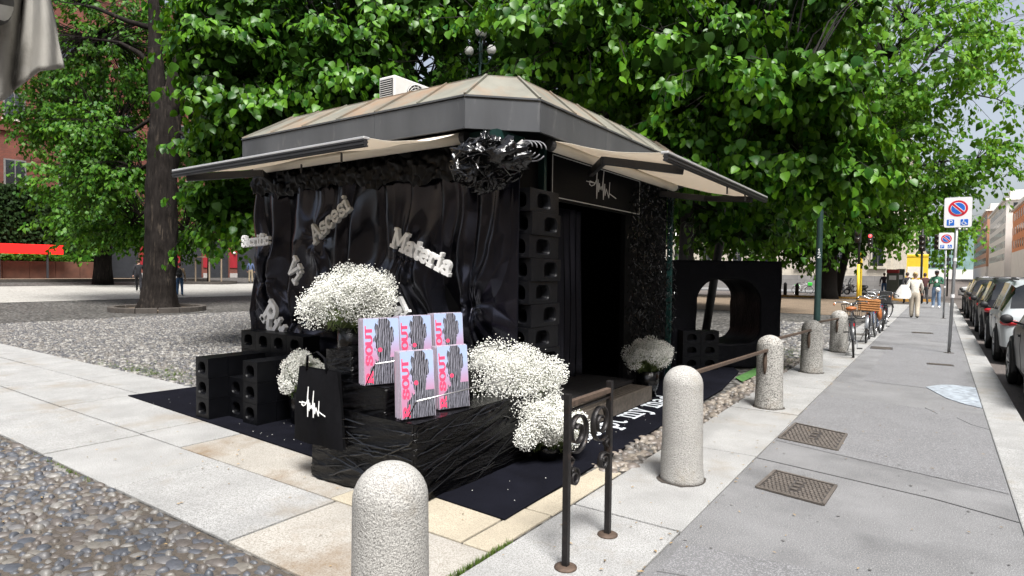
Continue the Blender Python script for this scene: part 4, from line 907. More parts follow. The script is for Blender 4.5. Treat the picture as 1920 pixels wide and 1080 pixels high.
# ------------------------------------------------------------------ granite bollards and railing bars
M_bollard = mat('bollard_granite', (.41,.40,.375), .8, var=.08, scale=4, speck=(.17,.165,.155), sscale=190, samt=.7, bump=.9, bscale=110, stain=(.25,.22,.17), stscale=3.5, stamt=.35)
M_bollard_d = mat('bollard_granite_worn', (.40,.39,.36), .8, var=.12, scale=4, speck=(.09,.085,.08), sscale=75, samt=.8, bump=.9, bscale=100, stain=(.17,.14,.11), stscale=3, stamt=.4)
def bollard(label, x, y, r, h, m, hook=True, flare=.01):
    t = thing('bollard', label, 'bollard', (x, y, 0), group='granite bollards along the pavement')
    prof = [(r+flare+.004,-.02),(r+flare,.03),(r+flare*.6,.15),(r,.35),(r*.985,h-r*.95)]+[(r*.985*math.cos(a), h-r*.95+r*.95*math.sin(a)) for a in np.linspace(.15, PI/2-.04, 9)]+[(.001,h)]
    n = 40; vs = MB().lathe(prof, n); N1 = vnoise(int(y*10)+3)
    vs.v = [(p[0]*(1+.022*float(N1(np.array(math.atan2(p[1],p[0])*1.5+5), np.array(p[2]*6)))), p[1]*(1+.022*float(N1(np.array(math.atan2(p[1],p[0])*1.5+5), np.array(p[2]*6)))), p[2]) for p in vs.v]
    vs.build('shaft', m, t, smooth=True)
    rb_ = random.Random(int(y*7)); k_ = 30; rad_ = [r+flare+rb_.uniform(.012,.035) for _ in range(k_)]
    MB().add([((r-.02)*math.cos(2*PI*j/k_),(r-.02)*math.sin(2*PI*j/k_),.0062) for j in range(k_)]+[(rad_[j]*math.cos(2*PI*j/k_),rad_[j]*math.sin(2*PI*j/k_),.0052) for j in range(k_)], [(j,(j+1)%k_,k_+(j+1)%k_,k_+j) for j in range(k_)]).build('soil_joint', M_joint, t)
    if hook:
        MB().tube([(-.02,-r-.006+.012*abs(k-3)/3,h-.18-.045*k) for k in range(7)], [.012,.02,.024,.024,.024,.02,.012], 8, flat=1).build('iron_loop', M_rustiron, t, smooth=True)
    return t
P1 = W(733, 868, 2.36)
BOL = [(P1.x, P1.y, .148, P1.z+.004, M_bollard, False, 'pale granite bollard in the very front at the picture\'s lower edge'), (-1.6,4.62,.152,.885,M_bollard,False,'pale granite bollard just behind the iron scroll frame'), (-1.64,7.76,.15,.87,M_bollard_d,True,'granite bollard third from the front with an iron loop'),
       (-1.68,10.98,.16,.86,M_bollard_d,True,'granite bollard fourth from the front, before the lamp post'), (-1.68,14.3,.17,.86,M_bollard_d,True,'grey worn granite bollard beside the first bicycle\'s wheel')]
for x, y, r, h, m, hk, lb in BOL: bollard(lb, x, y, r, h, m, hk)
for i, (a, b) in enumerate(zip(BOL[1:], BOL[2:])):
    o = Vector((a[0], a[1]+a[2]*.8, .80)); e = Vector((b[0], b[1]-b[2]*.9, .70)); t = MB().bar((0,0,0), e-o, .032, .032).build('railing_bar', M_rustiron, None, bevel=.004, loc=o)
    t['label'] = ('rusty iron bar between the second and third granite bollards', 'rusty iron bar between the third and fourth granite bollards', 'rusty iron bar between the two farthest granite bollards')[i]; t['category'] = 'railing'; t['group'] = 'iron bars joining the bollards'
# ------------------------------------------------------------------ trees
def GG(px, py):
    """where the ray through a pixel meets the ground, rise included"""
    a, b = (px-960)/CAM_F, (540-py)/CAM_F; d = _r*a+_u*b+_f; t = .5
    while t < 400:
        p = d*t
        if CAM_H+p[2] <= gz(p[0], p[1]): break
        t += .05
    return Vector((p[0], p[1], gz(p[0], p[1])))
LEAF_LINDEN = (np.array([(0,0,0),(0,.55,-.05),(0,1.02,-.22),(-.36,.10,.07),(-.44,.46,.08),(.36,.10,.07),(.44,.46,.08),(-.27,.78,-.03),(.27,.78,-.03)]),
               np.array([(0,1,4),(0,4,3),(1,7,4),(1,2,7),(0,6,1),(0,5,6),(1,6,8),(1,8,2)]))
LEAF_SIMPLE = (np.array([(0,0,0),(-.34,.5,.06),(0,1,-.12),(.34,.5,.06)]), np.array([(0,3,1),(3,2,1)]))
LEAF_NEEDLE = (np.array([(0,0,0),(-.05,.5,0),(0,1,-.05),(.05,.5,0)]), np.array([(0,3,1),(3,2,1)]))
def nrm(a): return a/np.maximum(np.linalg.norm(a, axis=-1, keepdims=True), 1e-9)
def leaves(name, P, D, U, S, tmpl, m):
    """P base points, D leaf direction, U leaf normal, S size"""
    D = nrm(D); A = nrm(np.cross(D, U)); U = np.cross(A, D); V, F = tmpl
    Q = P[:,None,:]+S[:,None,None]*(V[None,:,0:1]*A[:,None]+V[None,:,1:2]*D[:,None]+V[None,:,2:3]*U[:,None])
    FF = (F[None]+(np.arange(len(P))*len(V))[:,None,None]).reshape(-1, 3)
    return np_mesh(name, Q.reshape(-1, 3), FF, m)
def spray_leaves(C, O, nl, size, rg, length=.7, droop=.5, hang=.9):
    """C spray centres, O outward directions: leaves along a drooping twig"""
    n = len(C); t = rg.uniform(-1, 1, (n, nl)); O = nrm(O+rg.normal(0, .35, O.shape)*1.0); O[:,2] *= .6; O = nrm(O)
    side = nrm(np.cross(O, np.array([0,0,1.0]))); L_ = length*rg.uniform(.6, 1.25, (n,1))
    s = np.where(rg.rand(n, nl) < .5, -1, 1)*rg.uniform(.02, .30, (n, nl))*length*.62
    P = C[:,None,:]+O[:,None,:]*(t*L_*.5)[...,None]+side[:,None,:]*s[...,None]
    P[...,2] += -droop*.5*((t+1)*.5)**2*L_-np.abs(s)*.55+rg.normal(0, .05, (n, nl))*length
    D = O[:,None,:]*.35+side[:,None,:]*np.sign(s)[...,None]*.5+np.array([0,0,-1.0])*hang+rg.normal(0, .33, (n, nl, 3))
    U = O[:,None,:]*.75+np.array([0,0,.8])+rg.normal(0, .38, (n, nl, 3)); S = rg.uniform(*size, (n, nl))
    return P.reshape(-1,3), D.reshape(-1,3), U.reshape(-1,3), S.reshape(-1)
def project(P):
    d = P-np.array([0,0,CAM_H]); D = d@_f; return 960+CAM_F*(d@_r)/D, 540-CAM_F*(d@_u)/D, D
def crown_points(ells, rg, shell=.55, drop=None, tiers=0):
    C, O = [], []
    for c, r, n in ells:
        v = nrm(rg.normal(0, 1, (n, 3))); k = rg.uniform(shell**3, 1, n)**(1/3); p = np.array(c)+v*np.array(r)*k[:,None]; C.append(p); O.append(nrm(v/np.array(r)))
    C, O = np.concatenate(C), np.concatenate(O)
    if tiers:
        zt_ = np.round(C[:,2]/tiers+.35*np.sin(C[:,0]*.9)+.35*np.cos(C[:,1]*1.1))*tiers-tiers*(.35*np.sin(C[:,0]*.9)+.35*np.cos(C[:,1]*1.1)); C[:,2] = zt_+(C[:,2]-zt_)*.35
    if drop is not None: k = ~drop(C); C, O = C[k], O[k]
    return C, O
M_bark = mat('bark', (.015,.0125,.011), .95, var=.5, scale=5, stretch=(3,3,.5), bump=2.5, bscale=7, spec=.1, stain=(.075,.06,.045), stscale=2.5, stamt=.25)
M_bark_d = mat('dark_bark', (.013,.011,.010), .95, var=.35, scale=6, stretch=(3,3,.6), bump=1.2, bscale=9)
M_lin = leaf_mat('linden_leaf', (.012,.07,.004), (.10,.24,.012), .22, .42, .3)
M_lin_shade = leaf_mat('linden_leaf_inner_shade', (.008,.03,.002), (.02,.055,.005), .06, .5, .08)  # inner leaves: shade inside the crown is put into this darker green
M_elm = leaf_mat('small_leaf_bright', (.05,.18,.006), (.15,.31,.022), .35, .5)
M_elm_d = leaf_mat('small_leaf_mid', (.018,.085,.005), (.08,.19,.012), .28, .5)
M_far = leaf_mat('far_leaf', (.025,.09,.006), (.07,.17,.014), .28, .5, .15)
def make_tree(name, label, base, trunk, limbs, ells, nl, size, tmpl, m, rg, length=.7, inner=0, inner_size=.3, m_in=None, bark=None, drop=None, twig=.012, group=None, droop=.5, shell=.55, tr_n=14, hang=.9, tiers=0):
    """trunk: [(dx,dy,z,r)]; limbs: list of [(dx,dy,z,r)..]; coordinates relative to base"""
    bark = bark or M_bark; t = thing(name, label, 'tree', base, group=group); b = np.array(base)
    if tr_n > 14:
        zz = [p[2] for p in trunk]; zs = np.linspace(zz[0], zz[-1], 60); trunk = [tuple(float(np.interp(z, zz, [p[k] for p in trunk])) for k in range(4)) for z in zs]
    pts = [Vector(p[:3]) for p in trunk]; N1 = vnoise(int(abs(base[0])*10)); n = tr_n
    mm = MB().tube(pts, [p[3] for p in trunk], n)
    if tr_n > 14:
        out = []
        for i, p in enumerate(mm.v):
            k = i//n; c = pts[min(k, len(pts)-1)]; q = Vector(p)-c; an = 2*PI*(i % n)/n; an2 = an if an < PI else 2*PI-an; f = 1+.10*math.sin(an*5+k*.06)*max(.3,1-k/14)+.10*float(N1(np.array(an2*2.0), np.array(k*.22)))+.07*float(N1(np.array(an2*5.1+9), np.array(k*.5))); out.append(tuple(c+q*f))
        mm.v = out
    mm.build('trunk', bark, t, smooth=True)
    nodes = [p for p in pts[1:]]; lm = []
    for L_ in limbs:
        q = [Vector(p[:3]) for p in L_]; lm.append(q)
        MB().tube(q, [p[3] for p in L_], 7).build('limb', bark, t, smooth=True)
        for a, c in zip(q, q[1:]): nodes += [a.lerp(c, k/4) for k in range(1, 5)]
    C, O = crown_points(ells, rg, shell, drop, tiers); C = C-b
    P, D, U, S = spray_leaves(C, O, nl, size, rg, length, droop, hang)
    if drop is not None: kk = ~drop(P+b); P, D, U, S = P[kk], D[kk], U[kk], S[kk]
    link('crown', leaves('crown', P, D, U, S, tmpl, m), t)
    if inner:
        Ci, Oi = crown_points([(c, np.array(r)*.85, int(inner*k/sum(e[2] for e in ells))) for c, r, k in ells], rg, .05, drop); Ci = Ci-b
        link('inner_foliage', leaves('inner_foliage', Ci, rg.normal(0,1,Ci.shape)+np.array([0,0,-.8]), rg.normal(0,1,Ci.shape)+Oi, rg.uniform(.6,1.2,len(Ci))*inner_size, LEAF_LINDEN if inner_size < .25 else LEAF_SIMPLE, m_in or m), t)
    # twigs from the nearest limb to each spray
    NN = np.array([tuple(p) for p in nodes]); tw = MB()
    for c, o in zip(C, O):
        k = np.argmin(((NN-c)**2).sum(1)+np.where(NN[:,2] > c[2]+.6, 4, 0)); a = Vector(NN[k]); e = Vector(c)
        mid = a.lerp(e, .55)+Vector((0,0,.12*(e-a).length)); tip = e+Vector(o)*length*.4-Vector((0,0,.12*length)); tw.tube([a, mid, e, tip], [twig*1.6, twig, twig*.6, twig*.3], 3, caps=False)
    tw.build('twigs', bark, t)
    return t
def limb_set(base, trunk_top, targets, r0, rn, seg=5, sag=.12):
    out = []; b = Vector(base)
    for tg in targets:
        s = Vector(trunk_top) if not isinstance(tg, tuple) else Vector(tg[0]); e = (Vector(tg) if not isinstance(tg, tuple) else Vector(tg[1]))-b; L_ = []
        k = r0 if not isinstance(tg, tuple) else tg[2]
        for i in range(seg+1):
            u = i/seg; p = s.lerp(e, u); l = (e-s).length
            p += Vector((rn.gauss(0,.035*l)*(0<i<seg), rn.gauss(0,.035*l)*(0<i<seg), sag*l*math.sin(PI*u)))
            L_.append((p.x, p.y, p.z, k*(1-.8*u)))
        out.append(L_)
    return out
rn = random.Random(21)
def lamp_gap(C):
    x, y, D = project(C); return (((x-902)/40)**2+((y-100)/55)**2 < 1) & (D < 24)
def corner_gap(C):
    x, y, D = project(C); return (((x-900)/38)**2+((y-98)/50)**2 < 1) | (((x-795)/40)**2+((y-118)/40)**2 < 1)
def sky_gap(C):
    x, y, D = project(C); return (((x-795)/36)**2+((y-118)/34)**2 < .3+.7*np.abs(np.sin(x*.11)*np.cos(y*.13)))
# linden behind the kiosk, right
ga = W(1118, 300, 12.4); ga.z = 0
ea = [(W(1150,20,12.2),(4.0,3.6,2.7),330),(W(1330,140,9.6),(1.7,1.7,.55),95),(W(1490,165,8.9),(1.15,1.1,.42),66),(W(1530,315,9.4),(1.05,1.1,.5),55),(W(1330,280,10.2),(1.6,1.6,.55),80),(W(1060,70,10.0),(1.9,1.6,.7),80),(W(1430,30,10.5),(2.2,1.8,.6),80),(W(1390,415,11.5),(1.2,1.1,.32),16)]
la = limb_set(ga, (0,0,4.6), [W(1160,-60,12.2), ((0,0,3.6), W(1500,160,9.0), .10), ((0,0,3.2), W(1550,320,9.6), .09), ((0,0,4.2), W(1060,60,10.2), .09), ((0,0,4.4), W(1400,10,10.8), .10), W(950,-60,13), W(1300,-120,13.5), ((0,0,3.0), W(1330,300,10.3), .08), ((0,0,2.8), W(1400,420,11.5), .07)], .16, rn)
rg = np.random.RandomState(101)
make_tree('linden_tree', 'large leaved linden tree behind the right half of the kiosk roof', ga, [(0,0,-.1,.36),(0,0,.4,.29),(.03,.02,2.2,.25),(0,.05,4.6,.21),(-.1,.1,7.5,.12),(-.05,.1,10.5,.05)], la, ea, 36, (.075,.165), LEAF_LINDEN, M_lin, rg, 1.0, 9500, .19, M_lin_shade, M_bark_d, corner_gap, .012, 'lindens behind the kiosk', tiers=.95)
# linden behind the kiosk, left
gb_ = W(662, 300, 14.2); gb_.z = 0
eb = [(W(650,10,13.6),(3.6,3.4,2.9),310),(W(450,100,11.0),(1.1,1.3,1.25),85),(W(520,220,11.6),(1.25,1.2,.65),60),(W(640,130,10.9),(1.4,1.2,.7),60),(W(430,385,12.2),(.95,.9,.42),36),(W(420,270,12.2),(.7,.8,.45),26),(W(800,20,11.2),(1.2,1.2,.7),45)]
lb = limb_set(gb_, (0,0,4.8), [W(650,-80,13.6), ((0,0,4.0), W(450,90,11.2), .10), ((0,0,3.6), W(500,220,11.8), .08), ((0,0,4.4), W(640,120,11.2), .09), ((0,0,2.8), W(430,380,12.3), .06), ((0,0,5), W(800,10,11.6), .09), W(560,-120,14), ((0,0,3.2), W(420,270,12.3), .06)], .16, rn)
make_tree('linden_tree', 'large leaved linden tree behind the left half of the kiosk', gb_, [(0,0,-.1,.38),(0,0,.4,.3),(.03,.02,2.4,.26),(0,.05,4.8,.22),(-.1,.1,7.8,.12),(-.05,.1,11,.05)], lb, eb, 36, (.075,.165), LEAF_LINDEN, M_lin, rg, 1.0, 9500, .19, M_lin_shade, M_bark_d, corner_gap, .012, 'lindens behind the kiosk', tiers=.95)
# darker trees farther back in the square
for i, (px, D, ells, lb_) in enumerate(((900, 27, [(W(905,20,27),(6.5,6,5.2),300),(W(760,120,26),(4,4,2.6),110)], 'dark tree deep in the square between the two lindens'), (1290, 25, [(W(1300,160,25),(6.0,5,4.6),320),(W(1380,360,26),(4.5,4,2.2),150)], 'dark tree deep in the square right of the kiosk'), (560, 29, [(W(540,140,29),(6.0,6,5.6),340)], 'dark tree deep in the square left of the kiosk'))):
    g_ = W(px, 300, D); g_.z = gz(g_.x, g_.y); rg = np.random.RandomState(200+i)
    make_tree('linden_tree', lb_, g_, [(0,0,-.1,.42),(0,0,.5,.34),(0,0,3,.28),(.1,0,7,.2),(.1,.1,12,.06)], limb_set(g_, (0,0,4), [e[0] for e in ells]+[W(px+160,0,D), W(px-160,40,D)], .15, rn), ells, 24, (.2,.34), LEAF_SIMPLE, M_far, rg, 1.5, 5000, .5, M_lin_shade, M_bark_d, sky_gap, .02, 'trees deep in the square', tr_n=10)
# the big tree left with the forked trunk
g1 = GG(297, 582); D1 = float((np.array(g1)-np.array([0,0,CAM_H]))@_f)
def rel(px, py, D=D1): return tuple(W(px, py, D)-g1)
e1 = [(W(190,90,25.5),(3.6,3.2,2.8),300),(W(110,200,25.5),(1.9,2,1.7),150),(W(190,245,24.5),(2.1,1.8,1.1),150),(W(330,60,26),(2.6,2.4,2.8),130),(W(300,160,25),(1.3,1.2,.8),40),(W(210,330,25),(2.6,1.6,1.5),170),(W(185,425,26.5),(1.0,1.2,.5),30),(W(390,330,27.5),(2.0,2,2.2),120),(W(340,440,27),(1.6,1.6,.55),50),(W(260,430,26),(1.3,1.2,.5),45)]
lim = [[(*rel(306,240),.36),(*rel(298,190),.33),(*rel(293,130),.29),(*rel(291,60),.22),(*rel(286,-60),.16),(*rel(270,-160),.05)], [(*rel(314,240),.38),(*rel(325,190),.36),(*rel(335,130),.31),(*rel(350,50),.24),(*rel(360,-60),.16),(*rel(375,-170),.05)],
       [(*rel(292,135),.12),(*rel(262,100),.09),(*rel(225,80),.06),(*rel(160,70,25.5),.03)], [(*rel(290,55),.12),(*rel(240,40),.09),(*rel(180,15),.06),(*rel(110,0,25.5),.03)], [(*rel(318,240),.1),(*rel(360,260),.08),(*rel(430,275,27),.05)], [(*rel(318,200),.1),(*rel(370,215),.08),(*rel(420,240,27),.04)],
       [(*rel(295,215),.08),(*rel(250,245),.06),(*rel(190,250,25),.03)], [(*rel(292,300),.07),(*rel(240,330,25.5),.05),(*rel(160,345,25),.02)], [(*rel(312,400),.06),(*rel(350,430,26.5),.04),(*rel(400,445,27),.02)], [(*rel(290,380),.06),(*rel(240,425,26),.04),(*rel(195,430,26.5),.02)]]
rg = np.random.RandomState(301)
big = make_tree('plane_tree', 'old tree with a thick forked trunk in a round kerb ring', g1, [(*rel(297,586)[:2],-.1,.82),(*rel(297,576),.72),(*rel(298,560),.62),(*rel(299,520),.56),(*rel(302,470),.53),(*rel(303,420),.52),(*rel(303,360),.50),(*rel(306,300),.50),(*rel(310,250),.52),(*rel(311,215),.50),(*rel(312,185),.40),(*rel(312,165),.2)], lim, e1, 30, (.13,.22), LEAF_SIMPLE, M_elm_d, rg, 1.1, 0, .3, None, M_bark, None, .016, shell=.2, tr_n=26)
ring = thing('tree_ring', 'round stone kerb ring at the foot of the thick forked tree', 'tree ring', g1)
for k in range(14):
    a0, a1 = 2*PI*k/14+.01, 2*PI*(k+1)/14-.01; r0, r1 = 1.38, 1.58
    MB().prism([(r0*math.cos(a0),r0*math.sin(a0)),(r1*math.cos(a0),r1*math.sin(a0)),(r1*math.cos((a0+a1)/2),r1*math.sin((a0+a1)/2)),(r1*math.cos(a1),r1*math.sin(a1)),(r0*math.cos(a1),r0*math.sin(a1)),(r0*math.cos((a0+a1)/2),r0*math.sin((a0+a1)/2))], -.05, .17).build('ring_stone', mat('dark_kerb', (.055,.047,.04), .9, var=.25, scale=5), ring, bevel=.02)
MB().cyl((0,0,-.05), 1.37, .11, 24).build('soil', M_earth, ring)
# tree before the hedge
g2 = GG(193, 533); g2 = Vector((g2.x, g2.y, gz(g2.x, g2.y))); D2 = float((np.array(g2)-np.array([0,0,CAM_H]))@_f)
e2 = [(W(180,395,D2),(3.2,3.2,2.4),130),(W(150,330,D2),(3.5,3.2,2.2),110),(W(220,420,D2-2),(2.2,2.2,1.4),70)]
rg = np.random.RandomState(302)
make_tree('linden_tree', 'tree with two stems in the earth bed before the ivy hedge', g2, [(0,0,-.1,.62),(0,0,1,.5),(.1,0,4,.42),(0,0,8,.3),(0,0,14,.1)], limb_set(g2, (0,0,4.5), [e[0] for e in e2], .14, rn), e2, 22, (.22,.36), LEAF_SIMPLE, M_elm_d, rg, 1.6, 0, .3, None, M_bark, None, .02)
m = bpy.data.objects['linden_tree']
# sapling with stakes
g3 = GG(391, 531); D3 = float((np.array(g3)-np.array([0,0,CAM_H]))@_f); e3 = [(W(395,425,D3),(2.4,2.0,1.6),70),(W(360,400,D3),(1.6,1.6,1.2),30),(W(430,440,D3),(1.2,1.2,.8),18)]
rg = np.random.RandomState(303)
make_tree('young_tree', 'young tree with wooden stakes in front of the roller shutters', g3, [(0,0,-.05,.1),(0,0,1.5,.08),(.05,0,3.2,.06),(0,0,6,.02)], limb_set(g3, (0,0,2.6), [e[0] for e in e3], .05, rn), e3, 16, (.16,.28), LEAF_SIMPLE, M_far, rg, 1.2, 0, .3, None, M_bark, None, .014, shell=.2)
st = thing('tree_stakes', 'pale wooden stakes with a crossbar around the young tree', 'tree stakes', g3)
M_wood = mat('weathered_wood', (.26,.20,.14), .85, var=.25, scale=8, stretch=(4,4,.5))
for dx, dy in ((-.75,-.55),(.75,.55),(.85,-.4)): MB().cyl((dx,dy,-.05), .055, 2.05, 8).build('stake', M_wood, st)
MB().bar((-.78,-.6,1.9), (.9,-.42,1.9), .06, .08).bar((.85,-.4,1.85),(.75,.55,1.85),.06,.08).build('crossbar', M_wood, st)
rk = MB()
for k in range(18):
    a0, a1 = 2*PI*k/18, 2*PI*(k+1)/18; rk.prism([(1.7*math.cos(a0),1.7*math.sin(a0)),(1.9*math.cos(a0),1.9*math.sin(a0)),(1.9*math.cos(a1),1.9*math.sin(a1)),(1.7*math.cos(a1),1.7*math.sin(a1))], -.05, .16)
rk.build('stone_ring', mat('dark_kerb', (.10,.085,.07)), st)
# right: trees along the square's far edge
g4 = GG(1552, 560); D4 = float((np.array(g4)-np.array([0,0,CAM_H]))@_f); rg = np.random.RandomState(304)
e4 = [(W(1520,420,D4),(4.2,3.5,2.6),190),(W(1400,385,D4),(5.0,4,3.2),170),(W(1300,400,D4+2),(3.6,3.5,3.2),110),(W(1580,330,D4),(4.0,4,3.4),150)]
make_tree('linden_tree', 'dense tree with a straight trunk behind the green lamp post', g4, [(0,0,-.1,.68),(0,0,.6,.55),(0,0,3,.48),(0,0,6,.36),(0,0,11,.12)], limb_set(g4, (0,0,3.2), [e[0] for e in e4]+[W(1460,470,D4)], .16, rn), e4, 26, (.24,.40), LEAF_SIMPLE, M_far, rg, 1.7, 2500, .6, M_lin_shade, M_bark_d, None, .02)
g5 = GG(1566, 558); D5 = float((np.array(g5)-np.array([0,0,CAM_H]))@_f); rg = np.random.RandomState(305)
e5 = [(W(1660,110,D5-5),(7.0,5.5,5.6),310),(W(1600,250,D5-4),(5.0,4,4.2),230),(W(1790,150,D5-3),(5.0,4,6.0),52),(W(1830,300,D5-2),(3.2,3,2.2),42),(W(1700,360,D5),(4.6,3,2.4),120),(W(1770,430,D5+4),(2.4,2.4,2.0),46),(W(1840,60,D5-3),(3.4,3,3.0),22),(W(1650,430,D5),(2.6,2.2,1.2),50)]
bx_ = [W(1575,520,D5)-g5, W(1588,470,D5)-g5, W(1640,360,D5-1)-g5, W(1690,200,D5-3)-g5, W(1700,40,D5-4)-g5]
make_tree('street_tree', 'tall bright green tree with a thin leaning trunk beside the pavement', g5, [(0,0,-.1,.30),(*bx_[0],.26),(*bx_[1],.24),(*bx_[2],.22),(*bx_[3],.17),(*bx_[4],.07)], limb_set(g5, bx_[2], [e[0] for e in e5]+[((bx_[3]), W(1900,200,D5-3), .1), ((bx_[3]), W(1850,20,D5-3), .1)], .12, rn), e5, 24, (.24,.42), LEAF_SIMPLE, M_elm, rg, 1.9, 1500, .6, M_elm_d, M_bark_d, None, .018, shell=.25)
# cedar at the right edge
g6 = Vector((15.5, 46, 0)); rg = np.random.RandomState(306); t = thing('cedar_tree', 'blue green cedar with drooping boughs at the right edge of the street', 'tree', g6)
MB().tube([(0,0,-.1),(0,0,8),(0,0,17)], [.4,.28,.05], 10).build('trunk', M_bark_d, t, smooth=True)
P, D, U, S = [], [], [], []
for k in range(44):
    z = rg.uniform(2.2, 15); a = rg.uniform(0, 2*PI) if k % 3 else PI+rg.uniform(-.7,.7); L_ = (5.6-z*.27)*rg.uniform(.75,1.1); pts = [(L_*u*math.cos(a), L_*u*math.sin(a), z+.5*math.sin(u*PI)-.75*u*u) for u in np.linspace(0,1,6)]
    MB().tube(pts, [.07,.055,.04,.03,.02,.01], 5).build('bough', M_bark_d, t, smooth=True)
    for u in rg.uniform(.15, 1, 130):
        p = np.array([L_*u*math.cos(a), L_*u*math.sin(a), z+.5*math.sin(u*PI)-.75*u*u])+rg.normal(0, [.28*(1.1-u*.5)]*2+[.05]); n = 2
        P.append(p); D.append((math.cos(a)+rg.normal(0,.6), math.sin(a)+rg.normal(0,.6), -.7)); U.append(rg.normal(0,1,3)); S.append(rg.uniform(.3,.6))
link('needles', leaves('needles', np.array(P), np.array(D), np.array(U), np.array(S), (LEAF_SIMPLE[0]*np.array([.3,1,1]), LEAF_SIMPLE[1]), leaf_mat('cedar_needle', (.04,.085,.06), (.08,.14,.10), .2)), t)
# ivy hedge
hx, hy0, hy1 = -58.6, onX(-60, 500, -58.6).y, onX(182, 500, -58.6).y; rg = np.random.RandomState(307); n = 9000
hd = thing('ivy_hedge', 'tall dark ivy hedge against the brick building', 'hedge', (hx, (hy0+hy1)/2, gz(hx, 0)))
ph = rg.rand(n); P = np.stack([rg.uniform(-.5,.45,n)+.35*np.abs(rg.normal(0,.3,n)), rg.uniform(-.5,.5,n)*(hy1-hy0), 1.0+rg.rand(n)*6.3], -1)
link('foliage', leaves('foliage', P, rg.normal(0,.5,(n,3))+np.array([.3,0,-.8]), rg.normal(0,.5,(n,3))+np.array([1,0,.3]), rg.uniform(.22,.42,n), LEAF_SIMPLE, leaf_mat('ivy_leaf', (.007,.018,.004), (.016,.034,.008), .05, .6, .08)), hd)
MB().bx(-.9,-.2,-(hy1-hy0)/2,(hy1-hy0)/2,0,7.2).build('woody_core', M_bark_d, hd)
n = 900; P = np.stack([.75+rg.uniform(-.25,.3,n), rg.uniform(-.5,.5,n)*(hy1-hy0), 1.35+rg.rand(n)*.5], -1)
lw = thing('low_shrubs', 'low strip of clipped shrubs along the foot of the ivy hedge', 'shrubs', (hx, (hy0+hy1)/2, gz(hx,0)))
link('foliage', leaves('foliage', P, rg.normal(0,.6,(n,3))+np.array([.3,0,.3]), rg.normal(0,.5,(n,3))+np.array([1,0,.8]), rg.uniform(.2,.34,n), LEAF_SIMPLE, M_far), lw)
pl = thing('planter_wall', 'rust brown steel planter wall below the ivy hedge', 'planter', (hx+1.1, (hy0+hy1)/2, gz(hx,0)))
for k in range(5): MB().bx(-.1,.1,-(hy1-hy0)/2+(hy1-hy0)*k/5+.01,-(hy1-hy0)/2+(hy1-hy0)*(k+1)/5-.01,-.1,1.35).build('steel_panel', mat('corten', (.09,.035,.02), .85, var=.3, scale=1.5), pl, bevel=.02)
# ------------------------------------------------------------------ buildings
def brick_mat(name, c1, c2, mortar, scale, bw=.5, rh=.25, bump=.4, rough=.9, ms=.02, axes='yz', off=.5):
    m = bpy.data.materials.new(name); m.use_nodes = True; nt = m.node_tree; N = nt.nodes; L = nt.links; b = N['Principled BSDF']
    tc = N.new('ShaderNodeTexCoord'); sp = N.new('ShaderNodeSeparateXYZ'); cb = N.new('ShaderNodeCombineXYZ'); L.new(tc.outputs['Object'], sp.inputs[0])
    ad = N.new('ShaderNodeMath'); ad.operation = 'ADD'; L.new(sp.outputs['X'], ad.inputs[0]); L.new(sp.outputs['Y'], ad.inputs[1])
    L.new(ad.outputs[0], cb.inputs[0]); L.new(sp.outputs['Z'], cb.inputs[1])
    t = N.new('ShaderNodeTexBrick'); t.inputs['Color1'].default_value = (*c1,1); t.inputs['Color2'].default_value = (*c2,1); t.inputs['Mortar'].default_value = (*mortar,1); t.inputs['Scale'].default_value = scale; t.inputs['Mortar Size'].default_value = ms
    t.inputs['Brick Width'].default_value = bw; t.inputs['Row Height'].default_value = rh; t.offset = off; L.new(cb.outputs[0], t.inputs[0])
    n = N.new('ShaderNodeTexNoise'); n.inputs['Scale'].default_value = .7; n.inputs['Detail'].default_value = 8; L.new(tc.outputs['Object'], n.inputs['Vector'])
    r = N.new('ShaderNodeValToRGB'); e = r.color_ramp.elements; e[0].position = .3; e[0].color = (.72,.72,.72,1); e[1].position = .7; e[1].color = (1.1,1.1,1.1,1); L.new(n.outputs['Fac'], r.inputs[0])
    x = N.new('ShaderNodeMix'); x.data_type = 'RGBA'; x.blend_type = 'MULTIPLY'; x.inputs[0].default_value = 1; L.new(t.outputs['Color'], x.inputs[6]); L.new(r.outputs[0], x.inputs[7]); L.new(x.outputs[2], b.inputs['Base Color'])
    b.inputs['Roughness'].default_value = rough
    bp = N.new('ShaderNodeBump'); bp.inputs['Strength'].default_value = bump; bp.inputs['Distance'].default_value = .02; bp.invert = True; L.new(t.outputs['Fac'], bp.inputs['Height']); L.new(bp.outputs[0], b.inputs['Normal']); return m
M_brick = brick_mat('red_brick', (.19,.05,.03), (.13,.038,.025), (.12,.075,.06), 4, .9, .28)
M_trav = brick_mat('pale_stone_courses', (.58,.53,.44), (.50,.45,.37), (.36,.33,.28), 1, 1.3, .42, .3, ms=.012)
M_plinth = brick_mat('grey_stone_base', (.25,.24,.23), (.21,.2,.19), (.12,.12,.12), 1, 1.4, .5, .3, ms=.012)
M_glass = mat('window_glass', (.02,.024,.028), .08, var=.2, scale=.6, spec=.8)
M_frame = mat('window_frame', (.16,.15,.14), .6, var=.1, scale=5)
M_stone = mat('trim_stone', (.50,.46,.39), .85, var=.12, scale=2)
M_shut = mat('shutter_steel', (.035,.037,.042), .6, metal=.3, var=.15, scale=3)
M_redp = mat('red_panel', (.28,.012,.02), .5, var=.12, scale=3)
FX = -60.0; g0 = gz(FX, 20)
def fy(px): return onX(px, 500, FX).y
bb = thing('brick_building', 'dark red brick building with roller shutters across the square', 'building', (FX, 25, g0)); bt = bb
def bp_(m, name, mats, **k): return part(m, name, mats, bb, **k)
ywin = []
